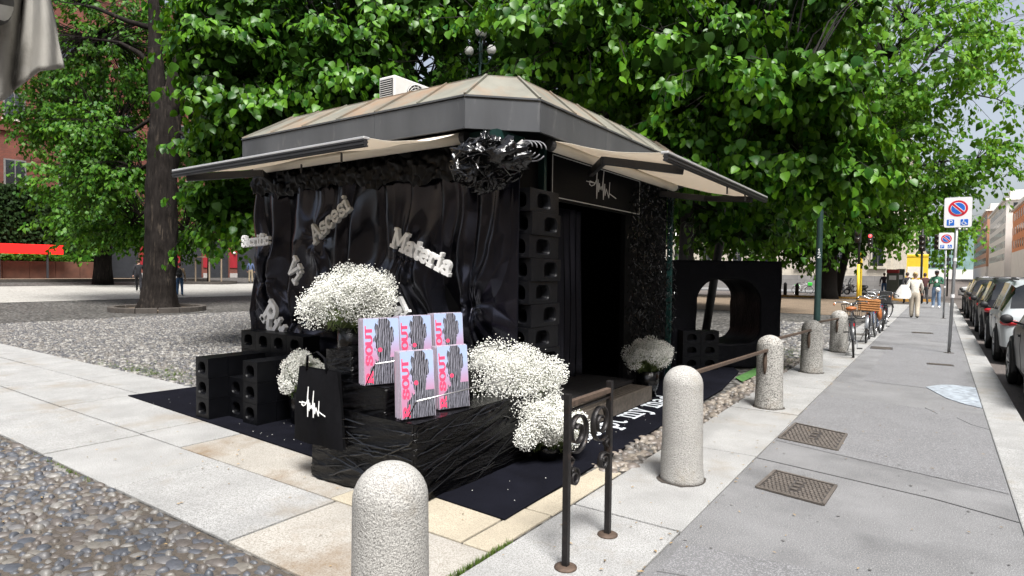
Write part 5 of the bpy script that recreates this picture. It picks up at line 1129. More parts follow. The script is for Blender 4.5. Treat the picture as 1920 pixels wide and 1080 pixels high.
# shutters with piers between
edges = [(205,262),(278,324),(338,380),(391,430),(445,482),(494,530)]; Hs = 3.75
ycur = fy(-200)
bp_(MB().bx(FX-10,FX,-2,fy(205),g0,26), 'wall', M_brick)
bp_(MB().bx(FX-10,FX,fy(205),75,g0+Hs,26), 'wall', M_brick)
for i, (a, b) in enumerate(edges):
    y0, y1 = fy(a), fy(b); nxt = fy(edges[i+1][0]) if i+1 < len(edges) else 75
    bp_(MB().bx(FX-10,FX,y1,nxt,g0,g0+Hs), 'pier', M_brick)
    bp_(MB().bx(FX,FX+.06,y1+.05,y1+min(nxt-y1,2)-.05,g0+1.0,g0+2.9), 'red_panel', M_redp)
    bp_(MB().bx(FX,FX+.10,y1+.05,y1+min(nxt-y1,2)-.05,g0,g0+.45), 'pier_base', mat('pale_base', (.35,.33,.31)))
    bp_(MB().ball((FX+.15,(y1+min(nxt,y1+2))/2,g0+2.55), (.1,.16,.12), 10, 6), 'wall_lamp', mat('lamp_white', (.8,.8,.78), .4), smooth=True)
    s_ = bp_(MB().bx(FX-.30,FX-.22,y0,y1,g0,g0+Hs), 'roller_shutter', M_shut)
    for k in range(20): bp_ and part(MB().bx(FX-.22,FX-.195,y0+.02,y1-.02,g0+.06+k*.183,g0+.06+k*.183+.165), 'slat', M_shut, bb)
# cornices and upper windows
for z in (g0+6.3, g0+11.5, g0+17): bp_(MB().bx(FX,FX+.22,-2,75,z,z+.3), 'string_course', M_brick)
for z in (g0+7.35, g0+12.6, g0+18.2):
    for px in (30, 130, 240, 350, 450):
        y = fy(px); w = .62
        f = bp_(MB().bx(FX+.002,FX+.06,y-w-.1,y+w+.1,z-.1,z+2.0), 'window', M_frame)
        for sx in (-1,1): MB().bx(FX+.061-bb.location.x,FX+.07-bb.location.x,y+sx*.32-.28-25,y+sx*.32+.28-25,z-g0,z+1.9-g0).build('pane', M_glass, f)
        bp_(MB().bx(FX+.002,FX+.2,y-w-.2,y+w+.2,z-.25,z-.11), 'window_sill', M_stone)
# red beam in front of the hedge
ra, rb = onX(-140, 461, -56.8), onX(117, 469, -56.8)
rb_o = thing('red_beam', 'long bright red luminous beam in front of the ivy hedge', 'sign', (-56.8, (ra.y+rb.y)/2, rb.z-.35))
hl = (rb.y-ra.y)/2
MB().bx(-.2,.2,-hl,hl,.0,.72).build('light_box', mat('red_light', (.7,.01,.008), .5, var=0, emit=(1,.01,.008), estr=.55), rb_o, bevel=.02)
for yy in (-hl*.7, 0, hl*.75): MB().bx(-.06,.06,yy-.06,yy+.06,-(rb.z-.35-gz(-56.8,0)),-.002).build('support_post', M_shut, rb_o)
# earth bed kerbs
for a, b in (((-47.4,11.5),(-47.4,26)),((-57,11.4),(-47.4,11.4))):
    o = MB().bar((a[0],a[1],gz(*a)+.08), (b[0],b[1],gz(*b)+.08), .22, .22).build('bed_kerb', mat('dark_kerb', (.10,.085,.07)), None); o['kind'] = 'structure'
# ------------------------------------------------------------------ pale stone building beyond the cross street
SY, SX = 70.0, -3.95
sb = thing('stone_building', 'pale stone palazzo with a grey base beyond the crossing', 'building', (-20, SY, 0))
def sp_(m, name, mats, **k): return part(m, name, mats, sb, **k)
sp_(MB().bx(-46, SX, SY, 150, 1.5, 19), 'wall', M_trav); sp_(MB().bx(-46.06, SX+.06, SY-.06, 150, -.12, 1.5), 'plinth', M_plinth)
sp_(MB().bx(-46.5, SX+.5, SY-.5, 150.5, 19, 19.6), 'cornice', M_stone)
for k in range(11):
    for z, h in ((2.5,1.85),(6.8,2.3),(11.2,2.2)):
        x = -5.0-k*3.35
        f = sp_(MB().bx(x-.62,x+.62,SY-.10,SY-.003,z-.12,z+h+.12), 'window_surround', M_stone)
        g_ = MB().bx(x-.46+20,x+.46+20,-.115,-.101,z,z+h); g_.build('pane', M_glass, f)
        m = MB().bx(x-.02+20,x+.02+20,-.125,-.116,z,z+h).bx(x-.46+20,x+.46+20,-.125,-.1161,z+h*.62,z+h*.65); m.build('glazing_bar', M_frame, f)
        sp_(MB().bx(x-.75,x+.75,SY-.22,SY-.003,z-.28,z-.13), 'window_sill', M_stone)
for k in range(24):
    y = SY+1.2+k*3.3
    sp_(MB().bx(SX+.003,SX+.28,y,y+.8,1.5,18.9), 'pilaster', M_stone)
    for z in (2.6,7,11.4): sp_(MB().bx(SX+.003,SX+.03,y+1.2,y+2.7,z,z+2.2), 'window', M_glass)
# ------------------------------------------------------------------ buildings down the street
def block_building(name, label, x0, x1, y0, y1, h, mats, base_h, floors, win_w=1.2, step=3.2, side='west', balcony=False, roofm=None):
    t = thing(name, label, 'building', ((x0+x1)/2, (y0+y1)/2, 0)); q = lambda m, n, mm, **k: part(m, n, mm, t, **k)
    q(MB().bx(x0,x1,y0,y1,base_h,h), 'wall', mats[0]); q(MB().bx(x0-.05,x1+.05,y0-.05,y1+.05,-.15,base_h), 'ground_floor', mats[1])
    q(MB().bx(x0-.6,x1+.6,y0-.6,y1+.6,h,h+.5), 'cornice', mats[2]); q(MB().bx(x0+.8,x1-.8,y0+.8,y1-.8,h+.5,h+2.6), 'attic', roofm or mats[2])
    fh = (h-base_h)/floors; xw = x0 if side == 'west' else x1; s = -1 if side == 'west' else 1
    n = int((y1-y0-1)/step)
    for f in range(floors):
        for k in range(n):
            y = y0+1.4+k*step; z = base_h+f*fh+fh*.25
            w = q(MB().bx(xw+s*.003,xw+s*.06,y,y+win_w,z,z+fh*.55), 'window', M_glass)
            if balcony and k % 2 == 0: q(MB().bx(xw+s*.003,xw+s*.9,y-.3,y+win_w+.3,z-.25,z-.1), 'balcony', mats[2])
        nx = int((x1-x0-1)/step)
        for k in range(min(nx, 7)):
            x = x0+1.4+k*step; z = base_h+f*fh+fh*.25; q(MB().bx(x,x+win_w,y0-.06,y0-.003,z,z+fh*.55), 'window', M_glass)
    return t
M_or = mat('orange_render', (.62,.24,.10), .9, var=.1, scale=.6); M_wh = mat('white_render', (.68,.66,.62), .9, var=.08, scale=.6); M_cr = mat('cream_render', (.55,.47,.36), .9, var=.1, scale=.6); M_glg = mat('green_glass', (.22,.34,.33), .15, var=.2, scale=.3)
block_building('orange_building', 'orange rendered house with a white ground floor at the far right', 14.6, 34, 150, 196, 17.5, (M_or, M_wh, M_wh), 7.5, 3, 1.0, 4.0)
block_building('corner_building', 'pale house with balconies farther along the right of the street', 13.5, 34, 200, 262, 21, (M_wh, M_wh, M_wh), 5, 5, 1.0, 4.2)
block_building('far_building', 'distant orange brown house closing the right of the street', 13, 34, 266, 360, 24, (mat('brown_render', (.42,.22,.13)), M_wh, M_wh), 5, 5)
block_building('far_left_building', 'distant cream house along the left of the street', -24, SX, 152, 300, 20, (M_cr, M_wh, M_wh), 5, 4, side='east')
block_building('end_building', 'greenish glass block closing the far end of the street', -14, 30, 400, 424, 26, (M_glg, M_wh, M_wh), 5, 6, 2.4, 3.0)
for k, (y0, y1, h, mm) in enumerate(((-62,-22,19,M_cr),(-20,18,21,M_wh),(20,46,18,M_or),(62,100,20,M_cr))):  # unseen houses, added to cut low skylight and darken reflections
    block_building('unseen_house', ('cream', 'white', 'orange', 'second cream')[k]+' house added out of view on the opposite side of the street to dim reflected skylight', 16.5, 34, y0, y1, h, (mm, M_cr, M_wh), 4.5, 3, 1.6, 6.5)
block_building('unseen_house', 'long cream house added out of view behind the viewer to dim reflected skylight', -70, 8, -52, -36, 18, (M_cr, M_cr, M_wh), 4.5, 3, 1.8, 9)  # unseen too, added so surfaces reflect a street instead of bright sky
# shop awning in yellow, far down the left pavement
ya = W(1716, 500, 84); ys = thing('yellow_stall', 'bright yellow street stall far down the left pavement', 'stall', (ya.x, ya.y, 0)); M_yel = mat('yellow_board', (.75,.52,.03), .6, var=.08, scale=2)
MB().bx(-1.45,1.45,0,2.5,.3,4.1).build('body', M_yel, ys, bevel=.05); MB().bx(-1.5,1.5,-.05,2.55,4.11,4.5).build('roof', M_yel, ys, bevel=.08); MB().bx(-.9,.9,-.03,-.003,1.3,2.8).build('hatch', M_wh, ys); MB().bx(-1.3,1.3,.1,2.4,-.12,.29).build('base', M_shut, ys)
# ------------------------------------------------------------------ signs
M_post = mat('galvanised', (.34,.35,.36), .45, metal=.6, var=.12, scale=8); M_swhite = mat('sign_white', (.78,.78,.78), .4, var=.03, scale=5); M_sblue = mat('sign_blue', (.015,.13,.55), .4, var=.05); M_sred = mat('sign_red', (.55,.02,.04), .4, var=.05)
def parking_sign(label, x, y, lean):
    t = thing('parking_sign', label, 'sign', (x, y, 0), group='no parking signs on the pavement'); top = Vector((lean, 0, 3.22))
    MB().tube([(0,0,.0),(lean*.5,0,1.6),top], .031, 14).build('post', M_post, t, smooth=True)
    MB().lathe([(.09,.002),(.09,.008),(.05,.012)], 16).build('foot', M_joint, t)
    for z in (1.15, 1.9): MB().cyl((lean*z/3.2,0,z), .036, .07, 12).build('sticker', M_swhite, t)
    p = MB(); tf = lambda a, b, z: Vector((lean*.92+a, -.045-z, 2.90+b)); W_, H_ = .46, .61
    p.prism(rrect(0,0,W_,H_,.04), 0, .012, tf).build('plate', M_swhite, t)
    MB().prism(rrect(0,0,W_+.012,H_+.012,.045), -.004, .009, tf).build('plate_edge', M_post, t)
    c = (0,.08); n = 36; circ = lambda r: [(c[0]+r*math.cos(2*PI*k/n), c[1]+r*math.sin(2*PI*k/n)) for k in range(n)]
    MB().prism(circ(.165), .012, .0145, tf).build('red_ring', M_sred, t); MB().prism(circ(.125), .0145, .017, tf).build('white_ring', M_swhite, t); MB().prism(circ(.115), .017, .0195, tf).build('blue_disc', M_sblue, t)
    d = Vector((.7071,-.7071)); e = Vector((.7071,.7071)); C = Vector(c)
    def band(w, l, z0, z1, m): MB().prism([tuple(C-d*l-e*w), tuple(C+d*l-e*w), tuple(C+d*l+e*w), tuple(C-d*l+e*w)], z0, z1, tf).build('diagonal_bar', m, t)
    band(.030,.112,.0195,.021,M_swhite); band(.019,.13,.021,.0225,M_sred)
    for k, cx in enumerate((-.12, .11)):
        MB().prism(rrect(cx,-.205,.125,.125,.012), .012, .0145, tf).build('blue_square', M_sblue, t)
    m = MB(); stroke(m, [[(-.14,-.25),(-.14,-.16),(-.115,-.16)]+arc(-.115,-.184,.026,.024,90,-90,6)+[(-.14,-.208)]], .014, .002, tf, .0146); m.build('letter_p', M_swhite, t)
    m = MB(); stroke(m, [arc(.10,-.222,.032,.032,120,400,10),[(.098,-.165),(.10,-.205),(.128,-.207),(.142,-.242),(.155,-.238)]], .011, .002, tf, .0146); m.prism([(.096+.011*math.cos(2*PI*k/8), -.158+.011*math.sin(2*PI*k/8)) for k in range(8)], .0145, .0168, tf); m.build('wheelchair_symbol', M_swhite, t)
parking_sign('nearer no parking sign with blue parking and wheelchair symbols', .20, 15.56, .085)
parking_sign('farther, smaller looking no parking sign on the same pavement', .16, 28.1, .02)
# ------------------------------------------------------------------ lamp posts
M_lampg = mat('lamp_green', (.022,.05,.045), .5, metal=.3, var=.15, scale=5)
lp = W(1531, 628, 16.3); lt = thing('lamp_post', 'dark green lamp post with a painted 12 behind the bollards', 'lamp post', (lp.x, lp.y, 0))
MB().tube([(0,0,-.02),(0,0,.5),(.02,0,3.5),(.08,0,9.2)], [.09,.082,.075,.05], 16).build('post', M_lampg, lt, smooth=True)
MB().tube([(.08,0,9.2),(.5,-.2,9.6),(1.4,-.6,9.7)], [.045,.04,.035], 8).build('arm', M_lampg, lt, smooth=True); MB().ball((1.6,-.7,9.68), (.35,.18,.10)).build('lamp_head', M_lampg, lt, smooth=True)
vd = Vector((-lp.x, -lp.y, 0)).normalized(); sd = Vector((-vd.y, vd.x, 0))*1
for ch, z in (('1', 2.18), ('2', 2.04)):
    lines = [[(-.02,.07),(0,.1),(0,0)],[(-.025,0),(.025,0)]] if ch == '1' else [arc(0,.075,.028,.028,170,-40,6)+[(-.03,0),(.032,0)]]
    m = MB(); stroke(m, lines, .014, .003, lambda a, b, q, z=z: Vector((.012,0,0))+vd*(.083+q)+sd*a+Vector((0,0,z+b))); m.build('digit', M_swhite, lt)
gl = W(900, 100, 23.5); gt_ = thing('globe_lamp', 'lamp post with four white globes rising above the kiosk roof', 'lamp post', (gl.x, gl.y, 0)); zt = W(900,82,23.5).z
MB().tube([(0,0,-.05),(0,0,zt)], [.10,.045], 12).build('post', M_lampg, gt_, smooth=True)
M_glob = mat('opal_globe', (.88,.87,.83), .6, var=.03, scale=4)
for k, (a, dz, rr_) in enumerate(((.3, -.28, .47), (PI+.2, -.22, .47), (1.9, .5, .22), (PI+2.2, .35, .28))):
    d = Vector((math.cos(a), math.sin(a), 0)); ar = MB().tube([(0,0,zt-.75),tuple(d*rr_*.6+Vector((0,0,zt-.8))),tuple(d*rr_+Vector((0,0,zt-.6))),tuple(d*rr_+Vector((0,0,zt+dz-.12)))], .022, 6).build('arm', M_lampg, gt_, smooth=True)
    MB().ball(tuple(d*rr_+Vector((0,0,zt+dz))), .18, 16, 10).build('globe', M_glob, gt_, smooth=True); MB().cyl(tuple(d*rr_+Vector((0,0,zt+dz-.21))), .08, .05, 10).build('globe_collar', M_lampg, gt_)
# traffic lights
M_tl = mat('signal_black', (.012,.014,.014), .5, var=.1); M_trg = mat('signal_green', (.01,.06,.045), .5, var=.1)
def traffic_light(label, base, h, heads, yellow=False):
    t = thing('traffic_light', label, 'traffic light', base)
    if yellow: MB().tube([(0,0,-.1),(0,0,2.2)], .075, 12).build('lower_post', M_yel, t, smooth=True); MB().tube([(0,0,2.2),(0,0,h)], .06, 12).build('post', M_tl, t, smooth=True)
    else: MB().tube([(0,0,-.1),(0,0,h)], .06, 12).build('post', M_tl, t, smooth=True)
    for (dx, dy, z, lit, s) in heads:
        hd_ = MB().bx(dx-.15*s,dx+.15*s,dy-.12,dy+.12,z-.45*s,z+.45*s).build('signal_head', M_tl, t, bevel=.03)
        for k in range(3):
            on = (k == 0 and lit)
            MB().lathe([(.001,0),(.105*s,0),(.11*s,.02),(.001,.03)], 12).build('lens', mat('red_signal', (.5,.02,.02), .4, var=0, emit=(1,.05,.05), estr=2.2) if on else mat('dark_lens', (.03,.02,.015), .2), hd_, smooth=True).matrix_local = Matrix.Translation((dx, dy-.125, z+(.29-.29*k)*s)) @ Matrix.Rotation(PI/2, 4, 'X')
            MB().tube([(dx+.12*s*math.cos(a),dy-.2,z+(.29-.29*k)*s+.12*s*math.sin(a)) for a in np.linspace(.2,PI-.2,7)], .012, 4).build('visor', M_tl, hd_)
    return t
b1 = GG(1608, 568); traffic_light('pedestrian signal with a lit red lamp on a yellow footed post by the crossing', b1, 4.6, [(.55,-.1,3.55,True,.8),(-.05,-.2,3.9,False,1.1),(-.75,-.1,4.0,False,1.0)], True)
b2 = Vector((-.9, 44.5, 0)); traffic_light('black traffic signal over the end of the pavement', b2, 4.4, [(0,-.15,3.55,False,1.1),(.75,-.15,3.6,False,1.0)])
b3 = Vector((.55, 62, 0)); traffic_light('traffic signal on the far side of the crossing', b3, 5.2, [(0,-.15,4.1,False,1.2),(-.7,-.1,4.4,False,1.0)])
yp = MB().cyl((0,0,-.1), .10, 3.6, 12).build('yellow_post', M_yel, None, smooth=False, loc=GG(1613, 552)); yp['label'] = 'stout yellow post by the pale stone building'; yp['category'] = 'post'
# small street furniture near the crossing
def cabinet(label, base, w, d, h, col, top):
    t = thing('parking_meter', label, 'street cabinet', base); MB().bx(-w/2,w/2,-d/2,d/2,-.05,h).build('housing', mat(label[:14], col, .6), t, bevel=.03); MB().bx(-w/2-.02,w/2+.02,-d/2-.02,d/2+.02,h+.001,h+.28).build('hood', mat(label[:12]+'hood', top, .5), t, bevel=.05); MB().bx(-w*.3,w*.3,-d/2-.012,-d/2-.002,h*.72,h*.9).build('panel', M_swhite, t)
cabinet('grey green ticket cabinet with a red hood near the crossing', GG(1673, 557), .75, .5, 1.75, (.10,.11,.09), (.35,.03,.03))
cabinet('slim dark cabinet right beside the ticket cabinet', GG(1688, 556), .45, .4, 1.8, (.06,.08,.07), (.05,.06,.06))
for px, py, lb in ((1472, 552, 'dark round topped post left of the green rental bicycle'), (1494, 556, 'dark slim post in the earth at the edge of the square'), (1573, 556, 'dark post between the two tree trunks')):
    g_ = GG(px, py); o = MB().lathe([(.13,-.05),(.13,.75),(.11,.86),(.06,.93),(.001,.95)], 14).build('bollard', M_tl, None, smooth=True, loc=g_); o['label'] = lb; o['category'] = 'bollard'
ok = MB().bx(-11,-.4,46.2,46.5,-.12,.12).build('crossing_kerb', mat('yellow_kerb', (.5,.27,.06), .8, var=.2), None, kind='structure')
# ------------------------------------------------------------------ corner of a neighbouring awning, top left
aw = thing('awning_corner', 'grey canvas corner of a neighbouring awning close at upper left', 'awning', W(40, 60, 2.1))
bot = [(-160,300),(-60,230),(0,190),(40,160),(75,134),(122,127)]; top = [(-160,-120),(-60,-120),(0,-110),(40,-110),(58,-110),(66,-110)]
P = []
for i in range(41):
    u = i/40*5; k = min(4, int(u)); f = u-k; b = Vector(bot[k]).lerp(Vector(bot[k+1]), f); t_ = Vector(top[k]).lerp(Vector(top[k+1]), f); col_ = []
    for j in range(25):
        v = j/24; p = t_.lerp(b, v); D = 2.1+.05*math.sin(u*2.1+v*2)+.02*math.sin(u*6+v*5); col_.append(W(p.x, p.y, D)-aw.location)
    P.append(col_)
o = link('canvas', grid_mesh('canvas', np.array(P), mat('grey_canvas', (.26,.25,.225), .9, var=.15, scale=6, stain=(.13,.12,.10), stscale=5, stamt=.3, bump=.2, bscale=300)), aw); so = o.modifiers.new('t', 'SOLIDIFY'); so.thickness = .006
MB().tube([W(-60,-10,1.98)-aw.location, W(6,6,2.0)-aw.location], .055, 16).build('roller_end', M_greyw, aw, smooth=True)
MB().tube([W(-60,-12,1.97)-aw.location, W(2,6,1.99)-aw.location], .068, 16).build('roller_sleeve', M_darkalu, aw, smooth=True)
# ------------------------------------------------------------------ bicycles
M_tyre = mat('tyre', (.02,.02,.02), .8, var=.2, scale=30); M_chrome = mat('chrome', (.6,.6,.6), .25, metal=1, var=.05); M_tan = mat('tan_leather', (.34,.11,.03), .5, var=.15, scale=20); M_wick = mat('wicker', (.42,.19,.06), .7, var=.25, scale=30, bump=.6, bscale=60); M_redl = mat('reflector', (.6,.01,.02), .3, var=0)
def bicycle(label, loc, rz, frame, saddle, basket=None, rear=None, lean=.05, bars=None, tyre=None):
    t = thing('bicycle', label, 'bicycle', loc, rz, 'bicycles parked along the railing'); t.rotation_euler.y = lean; fm = frame; r = .335; wb = 1.06
    T = lambda *pts, rad=.016, n=8: MB().tube(pts, rad, n)
    for y in (0, wb):
        wroot = MB().tube([(0,y+r*math.cos(a),r+.0+r*math.sin(a)-.0) for a in np.linspace(0,2*PI,36,endpoint=False)], .019, 8, closed=True).build('wheel', tyre or M_tyre, t, smooth=True)
        MB().tube([(0,y+(r-.028)*math.cos(a),r+(r-.028)*math.sin(a)) for a in np.linspace(0,2*PI,32,endpoint=False)], .011, 6, closed=True).build('rim', M_chrome, wroot, smooth=True)
        m = MB()
        for k in range(20): a = 2*PI*k/20; m.bar((.02*(-1)**k,y,r), (0,y+(r-.03)*math.cos(a),r+(r-.03)*math.sin(a)), .003, .003)
        m.cyl((-.04,y,r), .02, .08, 10, axis='x').build('spokes', M_chrome, wroot)
        mg = MB(); n = 16; a0, a1 = (.1, PI*.95) if y == 0 else (PI*.25, PI*.95)
        pts = [(y-(r+.035)*math.cos(a0+(a1-a0)*k/n), r+(r+.035)*math.sin(a0+(a1-a0)*k/n)) for k in range(n+1)]; vs = []
        for yy, zz in pts: vs += [(-.028,yy,zz-.008),(0,yy,zz+.004),(.028,yy,zz-.008)]
        mg.add(vs, [(i*3+j, i*3+j+1, i*3+j+4, i*3+j+3) for i in range(n) for j in range(2)]).build('mudguard', fm, t, smooth=True)
    bbk = (0,.44,.29); st_ = (0,.30,.78); hd1 = (0,.86,.90); hd0 = (0,.90,.70)
    m = MB(); 
    for a, b, q in ((bbk, st_, .017), (bbk, hd0, .019), ((0,.34,.66), hd1, .016)): m.tube([a, b], q, 8)
    for s in (-1,1): m.tube([(s*.05,0,r), (s*.02,.42,.29)], .010, 6); m.tube([(s*.05,0,r), (s*.015,.31,.72)], .008, 6)
    m.tube([hd0, hd1], .021, 8).build('frame', fm, t, smooth=True)
    m = MB()
    for s in (-1,1): m.tube([(s*.05,wb,r), (s*.045,.95,.62), (s*.02,.90,.70)], .012, 6)
    m.build('fork', fm, t, smooth=True)
    MB().tube([(0,.86,.9),(0,.84,1.0)], .014, 8).tube([(-.30,.64,1.02),(-.26,.78,1.05),(-.12,.88,1.04),(0,.86,1.0),(.12,.88,1.04),(.26,.78,1.05),(.30,.64,1.02)], .012, 8).build('handlebar', M_chrome, t, smooth=True)
    for s in (-1,1): MB().tube([(s*.30,.64,1.02),(s*.305,.53,1.005)], .018, 8).build('grip', bars or M_tyre, t, smooth=True)
    MB().tube([st_, (0,.27,.90)], .013, 8).build('seat_post', M_chrome, t, smooth=True)
    MB().ball((0,.17,.935), (.10,.09,.045), 14, 8).ball((0,.31,.94), (.038,.14,.03), 12, 8).build('saddle', saddle, t, smooth=True)
    MB().cyl((.045,.44,.29), .09, .012, 20, axis='x').build('chainring', M_chrome, t); MB().bar((.07,.44,.29),(.07,.40,.13),.012,.02).build('crank', M_chrome, t); MB().bar((-.07,.44,.29),(-.07,.48,.45),.012,.02).build('crank', M_chrome, t)
    MB().bx(.06,.16,.36,.44,.115,.135).build('pedal', M_tyre, t); MB().bx(-.16,-.06,.44,.52,.44,.46).build('pedal', M_tyre, t)
    MB().bx(.03,.045,.02,.46,.24,.36).build('chain_guard', fm, t, bevel=.006)
    MB().bar((-.04,.12,.3),(-.14,.2,.0),.014,.014).build('kickstand', M_chrome, t)
    MB().bx(-.045,.045,-.06,-.03,.60,.66).build('rear_light', M_redl, t, bevel=.008)
    m = MB(); 
    for s in (-1,1): m.bar((s*.06,-.28,.74),(s*.06,.26,.74),.01,.01); m.bar((s*.06,-.02,.36),(s*.06,-.16,.74),.008,.008)
    for k in range(5): m.bar((-.06,-.26+.12*k,.74),(.06,-.26+.12*k,.74),.008,.008)
    m.build('rear_rack', fm, t)
    MB().ball((0,.99,.86), (.04,.05,.04)).build('headlight', M_chrome, t, smooth=True)
    if basket == 'wire':
        m = MB(); w0, w1, y0, y1 = .14, .18, .93, 1.20
        for z, q in ((.74,0),(.84,.4),(.99,1)):
            w = w0+(w1-w0)*q; m.tube([(-w,y0,z),(w,y0,z),(w,y1+.04*q,z),(-w,y1+.04*q,z)], .006, 5, closed=True)
        for k in range(9):
            f = k/8; m.bar((-w0+2*w0*f,y1,.74),(-w1+2*w1*f,y1+.04,.99),.005,.005); m.bar((-w0+2*w0*f,y0,.74),(-w1+2*w1*f,y0,.99),.005,.005); m.bar((-w0+2*w0*f,y0,.74),(-w0+2*w0*f,y1,.74),.005,.005)
        for k in range(5):
            f = k/4
            for s in (-1,1): m.bar((s*w0,y0+(y1-y0)*f,.74),(s*w1,y0+(y1-y0+.04)*f,.99),.005,.005)
        m.build('wire_basket', M_iron, t)
    def wicker(name, c, w, d, h):
        m = MB(); x, y, z = c
        m.bx(x-w/2,x+w/2,y-d/2,y-d/2+.02,z,z+h).bx(x-w/2,x+w/2,y+d/2-.02,y+d/2,z,z+h).bx(x-w/2,x-w/2+.02,y-d/2+.021,y+d/2-.021,z,z+h).bx(x+w/2-.02,x+w/2,y-d/2+.021,y+d/2-.021,z,z+h).bx(x-w/2+.021,x+w/2-.021,y-d/2+.021,y+d/2-.021,z+.004,z+.03)
        o = m.build(name, M_wick, t)
        b = MB()
        for k in range(5): b.tube([(x-w/2-.006,y-d/2-.006,z+h*(k+.5)/5),(x+w/2+.006,y-d/2-.006,z+h*(k+.5)/5),(x+w/2+.006,y+d/2+.006,z+h*(k+.5)/5),(x-w/2-.006,y+d/2+.006,z+h*(k+.5)/5)], .010, 5, closed=True)
        b.build('woven_band', M_wick, o)
    if rear == 'wicker': wicker('wicker_basket', (0,-.02,.76), .42, .34, .27)
    if basket == 'wicker': wicker('front_basket', (0,1.08,.78), .40, .28, .24)
    if rear == 'pannier':
        for s in (-1,1): MB().ball((s*.12,-.05,.58), (.06,.17,.17), 14, 10).build('pannier', M_tan, t, smooth=True)
    if rear == 'child_seat':
        MB().bx(-.15,.15,-.18,.12,.80,.86).bx(-.15,.15,-.24,-.18,.80,1.15).build('child_seat', M_tyre, t, bevel=.02)
        MB().tube([(-.16,-.24,1.1),(-.16,.05,1.12),(0,.12,1.12),(.16,.05,1.12),(.16,-.24,1.1)], .015, 6).build('seat_guard', M_chrome, t, smooth=True)
    return t
M_bk = mat('bike_black', (.02,.022,.025), .35, var=.1, coat=.4); M_bg = mat('bike_grey', (.16,.17,.18), .4, metal=.4, var=.1); M_bb = mat('bike_blue', (.03,.06,.12), .35, var=.1, coat=.4); M_tt = mat('tan_tyre', (.20,.13,.06), .8, var=.2)
bicycle('nearest black bicycle with a tan saddle and a red rear light', (-1.33,13.55,0), .10, M_bk, M_tan, 'wire', None, -.07, M_tan, None)
bicycle('bicycle with an orange wicker basket on its rear rack, second in the row', (-1.38,16.6,0), .02, M_bg, M_tyre, None, 'wicker', .05, None)
bicycle('bicycle with tan leather pannier bags, third in the row', (-1.34,18.6,0), -.03, M_bb, M_tan, None, 'pannier', -.06, M_tan)
bicycle('dark bicycle with a chromed child seat frame, fourth in the row', (-1.30,20.4,0), .04, M_bk, M_tyre, 'wire', 'child_seat', .06)
bicycle('blue bicycle standing behind the child seat one', (-1.45,22.4,0), -.05, M_bb, M_tyre, 'wicker', None, -.04)
bicycle('last dark bicycle of the row, turned broadside to the pavement', (-2.35,25.6,0), -.75, M_bk, M_tyre, 'wire', None, .05)
# motor scooters and the green rental bicycle across the street
def scooter(label, loc, rz, col):
    t = thing('scooter', label, 'scooter', loc, rz, 'scooters by the stone building'); q = mat('scooter_'+label[:9], col, .35, coat=.5, var=.1)
    for y in (0, 1.35):
        w_ = MB().tube([(0,y+.2*math.cos(a),.27+.2*math.sin(a)) for a in np.linspace(0,2*PI,22,endpoint=False)], .07, 8, closed=True).build('wheel', M_tyre, t, smooth=True); MB().cyl((-.04,y,.27), .15, .08, 14, axis='x').build('rim', M_chrome, w_)
    def loft(name, secs, m):
        mb = MB(); n = 12
        for (y, z, rx, rz_) in secs: mb.v += [(rx*math.cos(2*PI*j/n), y, z+rz_*math.sin(2*PI*j/n)) for j in range(n)]
        mb.f = [(i*n+j, i*n+(j+1)%n, (i+1)*n+(j+1)%n, (i+1)*n+j) for i in range(len(secs)-1) for j in range(n)]+[tuple(range(n))[::-1], tuple(range((len(secs)-1)*n, len(secs)*n))]; mb.m = [0]*len(mb.f); mb.build(name, m, t, smooth=True)
    loft('rear_body', [(-.3,.72,.06,.06),(-.1,.62,.17,.17),(.3,.55,.19,.2),(.55,.42,.17,.12)], q); loft('footboard', [(.5,.34,.16,.08),(1.0,.32,.16,.07)], q)
    loft('front_shield', [(.95,.45,.16,.2),(1.1,.75,.2,.28),(1.22,.95,.17,.2),(1.28,1.05,.08,.08)], q); loft('seat', [(-.25,.80,.1,.04),(.0,.82,.16,.06),(.55,.78,.14,.06),(.65,.76,.05,.03)], M_tyre)
    MB().tube([(-.33,1.0,1.08),(0,1.12,1.05),(.33,1.0,1.08)], .018, 8).build('handlebar', M_tyre, t, smooth=True); MB().add([(-.2,1.2,1.05),(.2,1.2,1.05),(.16,1.05,1.45),(-.16,1.05,1.45),(-.2,1.215,1.05),(.2,1.215,1.05),(.16,1.065,1.45),(-.16,1.065,1.45)], [(0,1,2,3),(7,6,5,4),(0,4,5,1),(2,6,7,3),(1,5,6,2),(0,3,7,4)]).build('windscreen', M_glass, t)
    for s in (-1,1): MB().bar((s*.2,1.05,1.08),(s*.34,1.0,1.28),.012,.012).ball((s*.34,1.0,1.3),(.07,.02,.045)).build('mirror', M_tyre, t, smooth=True)
for px, py, rz_, lb, c in ((1577, 549, 1.2, 'dark scooter half hidden behind the straight tree trunk', (.02,.02,.025)), (1597, 549, .9, 'black scooter with a windscreen before the stone building', (.015,.015,.02)), (1620, 551, 1.3, 'low black scooter next to the yellow post', (.02,.02,.02))):
    g_ = GG(px, py); scooter(lb, (g_.x, g_.y, g_.z-.1 if g_.y < 47 else -.12), rz_, c)
gbk = GG(1499, 548); gbike = bicycle('bright green and white rental bicycle across the street', (gbk.x-.3, gbk.y, -.12), -1.45, M_swhite, M_tyre, None, None, .03); gbike['group'] = 'bicycles across the street'
M_lime = mat('lime_plastic', (.05,.55,.05), .5, var=.05)
